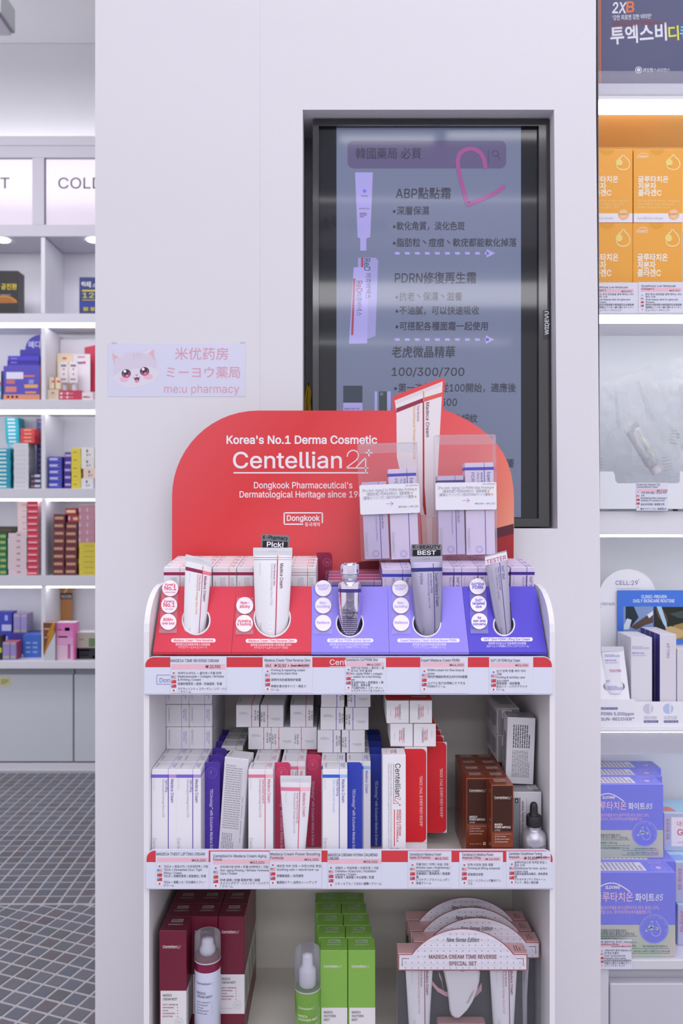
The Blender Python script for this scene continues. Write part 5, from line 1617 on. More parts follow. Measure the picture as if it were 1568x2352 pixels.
# slanting cards in front of the tray
P0, P1 = Vector((0, 1.36, wz(1497, 1.36))), Vector((0, 1.433, wz(1347, 1.433)))
NP = Vector((0, -(P1.z - P0.z), (P1.y - P0.y))).normalized()
FS = fplane(P0, NP)
FS2 = fplane(P0 + NP * .0032, NP)
bx, tx = (350.5, 531, 714, 893.5, 1077, 1256), (372, 543, 715.5, 889.5, 1060.5, 1230)
ROSE, LILAC, INDIGO = M('d43c50', .5, 0, 0, .3), M('9286ea', .5, 0, 0, .3), M('564aca', .5, 0, 0, .3)
pcol = (ROSE, ROSE, LILAC, LILAC, INDIGO)
holes = ((450.5, 1425, 29.5, 31), (625, 1420, 39.5, 41), (803, 1432, 29, 29.5), (979.5, 1432, 30, 29), (1157, 1435, 22, 23.5))
RINGM = M('ece9f2', .15, 0, 0, .6)
pills = (((393, 495), 'Madeca Cream Time Reverse', '森特莲马达加逆龄修复小白管面霜', (403, 482), 'マデカクリームタイムリバース', (409, 475)),
         ((564, 682), 'Madeca Cream Time Reverse Zero', '森特莲马达加逆龄修复小白管面霜 ZERO', (575, 669), 'マデカクリームタイムリバースゼロ', (583, 661)),
         ((751, 857), '360° Shot PDRN Active Serum', '森特莲马达加360°全方位提升PDRN精华', (757, 850), '360度ショットPDRNアクティブセラム', (763, 845)),
         ((912, 1055.5), 'Expert Madeca Cream Active Renew PDRN', '森特莲马达加PDRN焕活修护面霜', (947, 1024), 'アクティブリニューPDRNクリーム', (949, 1023)),
         ((1104, 1223), '360° Shot PDRN Lifting Eye Cream', '森特莲马达加360°全维紧致PDRN眼霜', (1121, 1208), '360°ショットPDRNリフティングアイクリーム', (1117, 1214)))
strips = (([(373, 1338), (409, 1338), (406, 1454), (365, 1454)], ((391, 1351.5, 18.5, (("Korea's", -6, 7, 23), ('No.1', 4, 12.5, 27), ('Derma Cream', 10.5, 4, 24))), (388.5, 1390, 18.5, (("Korea's", -6, 7, 23), ('No.1', 4, 12.5, 26), ('Anti-aging', 10.5, 4, 18))), (386.5, 1428.5, 18.5, (('80M+', -2, 9, 23), ('Units Sold!', 6, 6.6, 29)))), 'd8485e'),
          ([(544, 1372), (582, 1372), (581.5, 1457), (540.5, 1457)], ((562, 1391, 19.5, (('Non-', -3, 9, 19), ('sticky', 5.5, 9, 24))), (561, 1432, 19.5, (('Hydrating', -2.5, 8, 30), ('& Soothing', 5, 8, 32)))), 'd8485e'),
          ([(723, 1336), (762, 1336), (763, 1456), (720.5, 1456)], ((742, 1351.5, 18.5, (('MADECA', -3, 8, 28), ('PDRN™', 4.5, 8, 22))), (742, 1391, 18.5, (('Skin-', -3, 8, 17), ('boosting', 5, 8, 29))), (742, 1431, 18.5, (('Radiance', 2, 8, 30),))), 'b0a6e6'),
          ([(900, 1336), (939, 1336), (942, 1456), (899.5, 1456)], ((919, 1351.5, 18.5, (('MADECA', -3, 8, 28), ('PDRN™', 4.5, 8, 22))), (920.5, 1391, 18.5, (('Skin-', -3, 8, 17), ('boosting', 5, 8, 29))), (921, 1431, 18.5, (('Radiance', 2, 8, 30),))), 'b0a6e6'),
          ([(1078, 1330), (1115, 1330), (1121, 1455), (1080, 1455)], ((1096.5, 1347, 18.5, (('360°Shot', -2.5, 8, 30), ('PDRN', 6, 10, 24))), (1098.5, 1387, 18.5, (('360°', -5, 8, 16), ('targeted', 2, 8, 28), ('care', 9.5, 8, 14))), (1100.5, 1427, 18.5, (('for', -5, 8, 9), ('eye-area', 2, 8, 28), ('concerns', 9.5, 8, 30)))), '5a50c4'))
for i in range(5):
    hx, hy, ra, rb = holes[i]
    el = lambda r1, r2: [(hx + r1 * math.cos(a), hy + r2 * math.sin(a)) for a in [j * math.pi / 20 for j in range(40)]]
    slot = lambda r1, r2: [(u, v if v > hy or abs(u - hx) > .80 * r1 else v - 34) for u, v in el(r1, r2)]
    b = MB()
    e_ = .35
    b.prism([[(bx[i] + e_, 1497), (bx[i + 1] - e_, 1497), (tx[i + 1] - e_, 1347), (tx[i] + e_, 1347)], slot(ra, rb)], lambda u, v, d: FS(u, v, -d), .0018, pcol[i])
    q0, q1 = FS(bx[i] + e_, 1497, 0), FS(bx[i + 1] - e_, 1497, 0)
    b.box(q0.x, q1.x, q0.y, q0.y + .0018, zr1t + .0006, q0.z, pcol[i], 0)
    pn = K.add(b, 'slanted_card')
    b = MB()
    n_ = 44
    prf = [(1.0, .2), (1.02, 2.2), (1.055, 2.9), (1.09, 2.2), (1.11, .2)]
    for (s0, l0), (s1, l1) in zip(prf, prf[1:]):
        for j in range(n_):
            a0, a1 = 2 * math.pi * j / n_, 2 * math.pi * (j + 1) / n_
            if math.sin(a0) < -.5 and math.sin(a1) < -.5:      # behind the tube the ring is open
                continue
            g = lambda s, a, l: FS(hx + (ra + (s - 1) * 34) * math.cos(a), hy + (rb + (s - 1) * 34) * math.sin(a), l * .0009)
            b.face([g(s0, a0, l0), g(s0, a1, l0), g(s1, a1, l1), g(s1, a0, l1)], RINGM, True)
    b.v = [v - K.o for v in b.v]; b.build('hole_ring', pn)
    b = MB(); (pa, pb), s1, s2, (c0, c1), s3, (d0, d1) = pills[i]
    oy = (0, 1, 0, 0, -2.5)[i]
    b.rrect(FS, pa, 1466.5 + oy, pb, 1475.5 + oy, 4.4, WHI, 1)
    b.text(FS, s1, (pa + pb) / 2, 1473.6 + oy, 7.8, pcol[i], 'C', w=(pb - pa) * .89, l=2, bold=.03)
    b.text(FS, s2, c0, 1482.6 + oy, 6.6, WHI, 'L', w=c1 - c0, l=1); b.text(FS, s3, d0, 1489.2 + oy, 6.6, WHI, 'L', w=d1 - d0, l=1)
    b.v = [v - K.o for v in b.v]; b.build('lettering', pn)
    sp_, ds, tc_ = strips[i]
    b = MB()
    b.poly(FS2, sp_, CLEAR2, 0)
    b.poly(FS2, [(sp_[3][0] + 1, 1446), (sp_[2][0] - 1, 1446), sp_[2], sp_[3]], CLEAR2, 2)
    for dx, dy, r_, tl in ds:
        b.disc(FS2, dx, dy, r_, M('ebe2f0', .3), 3, 30)
        for s_, oy_, z_, w_ in tl:
            b.text(FS2, s_, dx, dy + oy_, z_, ink(tc_), 'C', w=w_, l=5, bold=.045 if z_ > 5 else 0.01)
    b.v = [v - K.o for v in b.v]; b.build('badge_strip', pn)

# ---------------------------------------------------------------- price cards of the stand
YC1 = YF - .0007
fl1 = lambda x, y, p=8.9: (x, tuple(y + p * q for q in range(5)))
price_card(YC1, 391, 1507, 520, 1592, 'upper rail price card with black capital title, first from the left', [('MADECA TIME REVERSE CREAM', 392, 1520.5, 110)], (393, 1525.5, 517, 1537.5), ('', 0, 0, 8), fl1(393.5, 1542, 10),
           [('마데카소사이드 + 콜라겐 / 주름·탄력', 408.5, 1548.5, 99), ('Madecassoside + Collagen / Wrinkles', 408.5, 1556, 106), ('& firming / Cream', 408.5, 1563.4, 53), ('羟基积雪草苷 + 胶原／抗皱紧致／乳膏', 408.5, 1573, 101), ('マデカッソシド + コラーゲン／シワ・ハリ', 408.5, 1584.5, 111), ('／クリーム', 408.5, 1591.4, 30)], hand=[('₩ 20,900', 472, 1534.5, 10, 34)])
price_card(YC1, 603, 1506.5, 717, 1591.5, 'upper rail price card with a handwritten sale price, second from the left', [('Madeca Cream Time Reverse Zero', 607.5, 1519.5, 105)], (609, 1522, 713, 1534), ('', 0, 0, 8), fl1(609, 1538, 10.2),
           [('Firming & repairing cream', 622.5, 1541.5, 78), ('that turns back time', 622.5, 1549, 60), ('逆转时光的紧致修护面霜', 622.5, 1563.8, 68), ('時間を巻き戻すハリ・再生ク', 622.5, 1578.5, 80), ('リーム', 622.5, 1586.4, 18)], hand=[('SALE', 609, 1531.5, 8.5, 14), ('₩ 38,000', 630, 1532, 9.5, 27), ('← Bowl. ₩48,000', 661, 1531.5, 8, 48, [(668, 1528.6), (710, 1528)])])
price_card(YC1, 793, 1511, 886, 1591.5, 'upper rail price card overlapping the white word on the red band', [('Centellian24 360°PDRN Shot', 793.5, 1518.5, 74)], (795, 1521, 881.5, 1530.5), ('₩46,000', 873, 1529, 8.4), (795, (1534.5, 1544, 1555, 1565, 1576), .93),
           [('전문가급 PDRN + 콜라겐 + 엘', 806, 1536.5, 75), ('라스틴, 탄력 풀세팅', 806, 1543, 48), ('Pro-grade PDRN + collagen', 806, 1549.6, 72), ('+ elastin for a full firming', 806, 1556.5, 68), ('set', 806, 1563.2, 8), ('专业级PDRN + 胶原蛋白 + 弹', 806, 1569.6, 74), ('性蛋白，紧致全套', 806, 1575.8, 44), ('プロ級PDRN + コラーゲン +', 806, 1582.2, 72), ('エラスチンでハリをフルセット', 806, 1588.8, 76)], bs=6.4)
price_card(YC1, 965, 1510, 1074, 1592, 'upper rail price card for the fine lines cream, second from the right', [('Expert Madeca Cream PDRN', 967, 1519.5, 88)], (967.5, 1521.5, 1067, 1532), ('₩46,000', 1064, 1530, 8.8), fl1(968.5, 1538, 10.2),
           [('PDRN cream for fine lines &', 981.5, 1541.5, 84), ('pores', 981.5, 1549.2, 16), ('同时护理细纹和毛孔的PDRN面霜', 981.5, 1556.8, 91), ('小ジワと毛穴を同時にケアする', 981.5, 1571.6, 86), ('PDRNクリーム', 981.5, 1579, 41)])
price_card(YC1, 1123, 1509, 1224, 1592, 'upper rail price card for the eye cream, first from the right', [('360° Lift PDRN Eye Cream', 1126, 1520, 68)], (1126, 1522.5, 1215, 1532.5), ('₩36,000', 1212, 1530.5, 8), fl1(1127.5, 1540, 10),
           [('눈가 탄력·주름 케어 아이', 1140, 1543.5, 66), ('크림', 1140, 1550.8, 11), ('Firming & wrinkle care', 1140, 1558, 65), ('eye cream', 1140, 1565.4, 28), ('眼周紧致・淡纹眼霜', 1140, 1572, 53), ('目元ハリ・シワケアアイク', 1140, 1579.4, 70), ('リーム', 1140, 1586.4, 18)])
price_card(YC1, 357.5, 1953, 479, 2041, 'lower rail price card with capital title and pink strip, first from the left', [('MADECA THIGT LIFTING CREAM', 359, 1964.5, 111)], (360.5, 1970, 478, 1980), ('₩18,000', 472.5, 1978.6, 8.8), fl1(361, 1986, 10),
           [('TECA + 발효시카 / 리프팅탄력 / 크림', 376, 1992.5, 101), ('TECA + Fermented Cica / Tight', 376, 2000, 88), ('lifting / Cream', 376, 2007.4, 41), ('TECA + 发酵积雪草 / 紧致提拉 / 乳膏', 376, 2014.6, 97), ('TECA + 発酵シカ／引き締めリフト／', 376, 2028.6, 97), ('クリーム', 376, 2036, 23)])
price_card(YC1, 483, 1956, 618.5, 2041.5, 'lower rail price card with a two-line aging title, second from the left', [('Centellian24 Madeca Cream Aging', 489.5, 1969, 122), ('Focus', 489.5, 1976.6, 20)], (489.5, 1973.5, 618, 1985), ('₩23,000', 607, 1983.5, 9), fl1(490, 1990, 10.2),
           [('안티에이징·탄력 / 주름·탄력케어 / 크림', 505.5, 1993.5, 110), ('Anti-aging·Firming / Wrinkle-Firmness', 505.5, 2001.2, 112), ('Care / Cream', 505.5, 2008.4, 39), ('抗老·紧致 / 抗皱·紧致护理 / 面霜', 505.5, 2023.6, 91), ('エイジングケア・ハリ / シワ・ハリケア', 505.5, 2031, 111), ('/ クリーム', 505.5, 2038.2, 29)])
price_card(YC1 - .0006, 619, 1954.5, 738, 2039.5, 'lower rail price card with a power boosting title, third from the left', [('Madeca Cream Power Boosting', 620.5, 1964.5, 114), ('Formula', 620.5, 1973, 30)], (621, 1966.5, 736.5, 1978), ('₩24,000', 731, 1976.8, 8.8), fl1(621, 1983, 10.2),
           [('예민한 피부 진정 + 자연스러운 톤업', 635.5, 1991.5, 101), ('Soothing care + natural tone-up', 635.5, 1999.4, 96), ('舒缓敏感肌 + 自然提亮', 635.5, 2014, 61), ('敏感肌ケア + 自然なトーンアップ', 635.5, 2029, 92)])
price_card(YC1, 752, 1953.5, 875.5, 2041, 'lower rail price card with heavy capitals, left of the bare red stretch', [('MADECA CREAM HYDRA CALMING', 753, 1966.5, 114), ('CREAM', 753, 1974.6, 24)], (753.5, 1972.5, 875, 1984), ('₩28,000', 866.5, 1981.6, 8.8), fl1(754.5, 1989, 10),
           [('센텔라 + 히알루론 / 수분진정 / 크림', 769.5, 1996, 99), ('Centella+ Hyaluronic / Hydration', 769.5, 2003.2, 94), ('calming / Cream', 769.5, 2010.4, 48), ('积雪草 + 玻尿酸 / 补水舒缓 / 乳膏', 769.5, 2017.4, 89), ('シカ + ヒアル／うるおい鎮静 / クリーム', 769.5, 2031.8, 106)], tcol=ink('2e2e38'))
price_card(YC1, 936.5, 1955, 1036.5, 2038.5, 'lower rail price card right of the bare red stretch', [('Centellian24 Madeca Cream', 940.5, 1965, 72.5), ('Hydra 3X Formula', 940.5, 1972.2, 47)], (941, 1967, 1030.5, 1975.5), ('₩18,900', 1028, 1974.2, 8), fl1(941.5, 1983, 10.2),
           [('주름개선 / 미백 / 보습 크림', 955, 1987.5, 74), ('Wrinkle care / brightening /', 955, 1995, 79), ('moisturizing cream', 955, 2002.4, 54), ('改善细纹 / 提亮肤色 / 保湿面', 955, 2008.8, 78), ('霜', 955, 2016.4, 6), ('シワケア / ブライトニング /', 955, 2023, 76), ('保湿クリーム', 955, 2030.6, 35)], ts=8.2, bs=6.8)
price_card(YC1, 1054.5, 1957.5, 1154.5, 2038.5, 'lower rail price card for the copper cartons, second from the right', [('Centellian24 Madeca Power', 1061, 1965.5, 72), ('Ampoule Lifting', 1061, 1972.6, 42)], (1061.5, 1968, 1150, 1977), ('₩ 24,900', 1145.5, 1975.6, 8), fl1(1060.5, 1983, 10.2),
           [('탄력·리프팅 집중 앰플', 1074, 1988.5, 58), ('Firming & lifting ampoule', 1074, 1996.4, 74), ('紧致提拉安瓶', 1074, 2010.6, 35), ('ハリ・リフティング集中アン', 1074, 2025, 76), ('プル', 1074, 2032, 11)], ts=8.2, bs=6.8)
price_card(YC1, 1162.5, 1955.5, 1264, 2039.5, 'lower rail price card with a struck out handwritten price, first from the right', [('Centellian Glutathione Toning', 1168, 1963.5, 76), ('Ampoule', 1168, 1971, 24)], (1168.5, 1967, 1262.5, 1975.5), ('', 0, 0, 8), fl1(1169.5, 1981, 10.4),
           [('글루타치온으로 칙칙함 톤업 +', 1181, 1983, 74), ('맑은 안색', 1181, 1989.8, 23), ('Glutathione for tone-up & a', 1181, 1996.4, 74), ('clearer look', 1181, 2003.4, 31), ('谷胱甘肽提亮去暗沉，肤色更清', 1181, 2009.4, 76), ('透', 1181, 2015.6, 6), ('グルタチオンでくすみトーン', 1181, 2022, 71), ('アップ、明るい肌印象', 1181, 2029.2, 55)], ts=8.2, bs=6.5,
           hand=[('₩ 35,800', 1203, 1974, 9, 30), ('c₩38,700', 1231, 1972, 8, 24, [(1231, 1969.6), (1262, 1969)])])
# ================================================================ cartons of the stand
PAPER = M('e9e7ee', .42)
GRY = ink('b3b2bd')
protos = {}


def cream_carton(kind, w, d, h, dark, light, line, toptxt, front, end='top', flap=None, thin=False, face='e9e7ee', metal=0.0, rough=.42, upline=None, back=False, side=None, mirror=False):
    """upright tube carton, origin at the middle of its foot; front towards -Y"""
    if kind in protos:
        return protos[kind]
    dk, lt, ln = ink(dark), ink(light), ink(line)
    fm = M(face, rough, metal)
    b = MB(); b.box(-w / 2, w / 2, -d / 2, d / 2, 0, h, {'d': fm, 'r': M(side, rough, metal)} if side else fm, .0007)
    o = b.build('cream_carton')
    b = MB()
    ff = fplanar((-w / 2, -d / 2, 0), (1, 0, 0), (0, 0, 1))
    fs = fplanar((w / 2, -d / 2, 0), (0, 1, 0), (0, 0, 1))
    fl_ = fplanar((-w / 2, d / 2, 0), (0, -1, 0), (0, 0, 1))
    ft = fplanar((-w / 2, -d / 2, h), (1, 0, 0), (0, 1, 0))
    fb = fplanar((-w / 2, d / 2, 0), (1, 0, 0), (0, -1, 0))
    t0, t1 = h - .0084, h - .0140
    xs = w * .675
    if back:                               # printed reverse: band, tiny paragraphs
        b.quad(ff, 0, t1, w, t0, dk, 1) if not thin else (b.quad(ff, 0, t0 - .001, w, t0 - .0003, dk, 1), b.quad(ff, 0, t1, w, t1 + .0007, dk, 1))
        b.quad(ff, xs, t0, xs + .0009, h, ink(upline or line), 2); b.quad(ff, xs, 0, xs + .0009, t0, ln, 2)
        b.grey(ff, w * .08, h - .038, w * .13, h - .017, 1, GRY, 1, True, .5); b.grey(ff, w * .3, h - .05, w * .6, h - .018, 5, GRY, 1, True, .4, 3); b.grey(ff, w * .74, h - .05, w * .96, h - .018, 4, GRY, 1, True, .4, 5)
    else:
        if thin:
            for q in (t0 - .0006, t1 + .0006):
                b.quad(ff, 0, q, xs, q + .0007, dk, 1); b.quad(ff, xs, q, w, q + .0007, lt, 1)
        else:
            b.quad(ff, 0, t1, xs, t0, dk, 1); b.quad(ff, xs, t1, w, t0, lt, 1)
            b.quad(fs, 0, t1, d, t0, lt, 1); b.quad(fl_, 0, t1, d, t0, dk, 1)
        b.quad(ff, xs - .0005, 0, xs + .0007, t0, ln, 2); b.quad(ff, xs - .0003, t0, xs + .0004, h, ink(upline or light), 2)
        for s_, u, col, sz, ln_, st in front:
            b.text(ff, s_, u * w, h - st, sz, ink(col), 'L', w=ln_, rot=-90, l=2, bold=.008)
        logo(b, ff, w * .05, .05, .045, GRY, rot=-90, under=False)
        b.ring(ff, w * .45, .010, .0065, .0004, ink(light), 1); b.ring(ff, w * .45, .010, .0045, .0003, ink(light), 1)
        b.grey(fs, d * .1, .02, d * .8, h - .02, 5, ink('c9c7d4'), 1, True, .35, 7)
    # ends
    ll = ink(upline or light)
    b.quad(ft, xs - .0003, 0, xs + .0004, d, ll, 1)
    logo(b, ft, w * .10, d * .88, d * .68, ink('9a9aa6'), rot=-90, under=False, bold=0)
    b.text(ft, 'Madeca Cream', w * .84, d * .80, .0036, ink(dark), 'L', w=d * .55, rot=-90, l=1); b.text(ft, toptxt, w * .75, d * .80, .0036, ink(dark), 'L', w=d * .42, rot=-90, l=1)
    b.quad(fb, xs - .0004, 0, xs + .0006, d, ln, 1); b.disc(fb, xs, d * .5, .0009, ink('3a3a44'), 2, 8)
    b.text(fb, '사용기한 · 제조번호', w * .80, d * .78, .0036, ink('55545e'), 'L', w=d * .48, rot=-90, l=1, bold=.03); b.text(fb, '까지 : 별도표기', w * .91, d * .74, .0036, ink('55545e'), 'L', w=d * .42, rot=-90, l=1, bold=.03)
    b.text(fb, 'LAC004014', w * .14, d * .64, .0028, ink('9896a2'), 'L', w=w * .31, l=1); b.text(fb, '20260704까지', w * .14, d * .58, .0028, ink('9896a2'), 'L', w=w * .38, l=1)
    b.build('lettering', o)
    if flap:
        fw = flap[1]
        b = MB(); y = d / 2 - .0004
        pts = [(w / 2 + .0001, .0006), (w / 2 + fw, .0006), (w / 2 + fw, h - .006)] + [(w / 2 + fw - .006 + .006 * math.cos(a), h - .006 + .006 * math.sin(a)) for a in [i * math.pi / 12 for i in range(1, 7)]] + [(w / 2 + .0001, h)]
        b.prism([pts], lambda u, v, q: Vector((u, y + q, v)), .0004, M(flap[0], .5), M('e2dfe8', .5))
        fr = frame(lambda u, v, l: Vector((w / 2 + u, y - l, v)))
        sc = ink(flap[2])
        b.ring(fr, fw * .45, h - .0185, .0095, .0004, sc, 1); b.ring(fr, fw * .45, h - .0185, .0062, .0003, sc, 1)
        b.text(fr, 'T', fw * .45 - .0006, h - .021, .0075, sc, 'C', l=1); b.text(fr, 'C', fw * .45 - .0012, h - .0205, .0058, sc, 'C', l=1)
        b.text(fr, 'TECAnology™ with Exclusive Madeca Science', fw * .36, h - .0470, .0066, ink('e4def0'), 'L', w=.1165, rot=-90, l=1, bold=.02)
        b.build('header_flap', o)
    protos[kind] = o
    o['fresh'] = 1
    return o


def place(o, loc, rot, label, cat='carton', group=None):
    if 'fresh' in o:
        del o['fresh']
        o.location, o.rotation_euler = loc, rot
        r = o
        r['label'] = label
        if group:
            r['group'] = group
    else:
        r = dup(o, loc, rot, label, group)
    r['category'] = cat
    return r


MW, MD, MH = .042, .0406, .1658
MF = lambda name, col, g: [('Madeca Cream', .78, col, .0068, .0395, .0165), (name, .565, col, .0050, .0215 if len(name) < 14 else .041, .0165), ('Dermatological Heritage Since 1968', .44, g, .0047, .064, .0165), ('50 ml / 1.69 fl. oz', .08, 'b9b8c4', .0026, .018, .0165)]
tight = lambda fl=False: cream_carton('tight_f' if fl else 'tight', MW, MD, MH, '7c68cc', 'b394d8', '4a35a0', 'Tight Lifting', MF('Tight Lifting', '4f3ba6', 'a9a8b8'), flap=('4f35a6', .0262, '9384d2') if fl else None)
power = lambda fl=False: cream_carton('power_f' if fl else 'power', MW, MD, MH, 'dd7a98', 'f0b8c4', 'd8476c', 'Power Boosting', MF('Power Boosting Formula AD', 'cf4f76', 'a9a0b0'), flap=('d8426c', .0268, 'ecA0b6'.lower()) if fl else None)
hydra = lambda fl=False: cream_carton('hydra_f' if fl else 'hydra', MW, MD, MH, '3f66d2', '9cc0f0', '3b4cc0', 'Hydra Calming', [('Madeca Cream', .78, '3545b8', .0068, .0395, .0165), ('Hydra Calming', .565, '3545b8', .0050, .028, .0165), ('TECA / Hyaluronic Acid / Ceramide', .42, '9dbcee', .0047, .056, .0165), ('50 ml / 1.69 fl. oz.', .08, 'b9b8c4', .0026, .018, .0165)], flap=('3447bc', .0262, '3f55c8') if fl else None)
green = lambda: cream_carton('green', .040, MD, MH, '0f5a48', '5da02c', 'b02e44', 'Aging Focus', MF('Aging Focus', '14352e', '8a8a92'))
paras = lambda: cream_carton('paras', MW, MD, MH + .010, 'e0dee6', 'e0dee6', 'd8d6de', '', [], back=True)

ZS = ZM + .0006
gt, gp, gh, gr = 'purple banded cream cartons', 'pink banded cream cartons', 'blue banded cream cartons', 'red flapped cream cartons'
dm = MD + .0010
Y1 = 1.3655 + MD / 2


def rows(fn, px, Yfront, n, label, group, flap_rows=(), start=0, z=ZS, w=MW, d=MD, tilt=0.0, drift=0.0, off=0):
    x = wx(px, Yfront) + w / 2
    for i in range(n):
        o = fn(i in flap_rows)
        rz = RND.uniform(-.012, .012)
        place(o, (x + drift * i, Yfront + d / 2 + i * (d + .0012), z), (0, 0, rz * 0.5), '%s, %s' % (label, row(i + off)), 'carton', group)


rows(tight, 348, 1.3655, 5, 'white cream carton with purple band, outer left column by the stand wall', gt)
rows(tight, 404, 1.3655, 6, 'white cream carton with purple band and purple flap, second column', gt, (0, 1, 2, 3, 4, 5))
rows(power, 570, 1.3655, 1, 'white cream carton with pink band and flap, standing left of the tester tube', gp, (0,))
rows(power, 582, 1.4090, 4, 'white cream carton with pink band behind the one left of the tester tube', gp, ())
rows(power, 646, 1.4090, 4, 'white cream carton with pink band and flap behind the tester tube', gp, (0, 1, 2, 3))
rows(hydra, 740.5, 1.3655, 1, 'white cream carton with blue band and blue flap, nearest one', gh, (0,))
rows(hydra, 738, 1.4105, 3, 'white cream carton with blue band, column behind the nearest blue one', gh, ())
rows(hydra, 796, 1.4105, 5, 'white cream carton with blue band and flap, column beside the red flapped carton', gh, (0, 1, 2, 3, 4))
# green banded carton and the leaning one
for i in range(3):
    place(green(), (wx(516, 1.545) + .02, 1.545 + MD / 2 + (i - 1) * .042, ZS), (0, 0, 0), 'white cream carton with green band between purple and pink groups, %s' % row(i), 'carton', 'green banded cream cartons')
lean = place(paras(), (wx(537, 1.43), 1.414, ZS), (0, math.radians(4.0), math.radians(-7)), 'tilted white carton with grey paragraphs right of the purple flaps', 'carton')
lean.location.z += .0018
b = MB(); fr = fplanar((-MW / 2, -MD / 2, 0), (1, 0, 0), (0, 0, 1))
b.quad(fr, .001, .001, MW - .001, MH + .008, M('dedce4', .45), 3)
b.grey(fr, .004, .052, MW - .009, MH - .002, 28, ink('a9a8b2'), 4, False, .5, 21); b.grey(fr, .004, .008, MW - .016, .045, 7, ink('9d9ca6'), 4, True, .5, 9); b.grey(fr, MW - .007, .03, MW - .004, MH - .002, 1, ink('a9a8b2'), 4, True, .4)
b.build('printed_back', lean)

# cartons lying on top, their ends to the aisle
ZL = ZS + MH + .0006


def lying(fn, px, Y, z, label, group, top=True, flip=False, yaw=0.0, w=MW, d=MD, h=MH, fl=False):
    """lay a carton down with its top (or foot) towards the aisle"""
    o = fn(fl) if fn not in (green, paras) else fn()
    x = wx(px, Y) + w / 2
    m = Matrix.Rotation(math.radians(yaw), 4, 'Z') @ (Matrix.Rotation(math.radians(90), 4, 'X') if top else Matrix.Rotation(math.radians(-90), 4, 'X'))
    if flip:
        m = m @ Matrix.Rotation(math.pi, 4, 'Z')
    # foot centre
    r = place(o, (0, 0, 0), (0, 0, 0), label, 'carton', group)
    r.rotation_euler = m.to_euler()
    c = Vector((x, Y + h / 2, z + d / 2))
    r.location = c - m @ Vector((0, 0, h / 2))
    return r


YLY = 1.4805
for k_, (pa, pb) in enumerate(((381.8, 434.5), (381.3, 434.5), (381, 434))):
    for q, px in enumerate((pa, pb)):
        lying(tight, px, YLY, ZL + k_ * (MD + .0008), 'white carton lying on the purple group, end outwards, %s layer, %s' % (('bottom', 'middle', 'topmost')[k_], ('left', 'right')[q]), 'lying purple lined cartons')
YLP = 1.4785
for q, (px, fp) in enumerate(((570, 0), (622.5, 1), (676, 1))):
    lying(power, px, YLP, ZL, 'white pink-lined carton lying end outwards, lower layer, %s of three' % ('left', 'middle', 'right')[q], 'lying pink lined cartons', False, bool(fp), (0, 0.4, -.6)[q])
for q, (px, fp) in enumerate(((539.5, 0), (598.5, 1), (664.5, 0))):
    lying(power, px, YLP - .002, ZL + MD + .0010, 'white pink-lined carton lying end outwards, upper layer, %s of three' % ('left', 'middle', 'right')[q], 'lying pink lined cartons', False, bool(fp), (1.5, -.5, 1.0)[q])
for k_, (pa, pb) in enumerate(((729.5, 783.5), (736.5, 792), (738, 796.5))):
    for q, px in enumerate((pa, pb)):
        lying(hydra, px, 1.4590, ZL + k_ * (MD + .0008) - (.0003 if k_ else 0), 'white blue-lined carton lying end outwards, %s layer, %s' % (('bottom', 'middle', 'topmost')[k_], ('left', 'right')[q]), 'lying blue lined cartons', False, q == 1, (-.4, .5)[q])


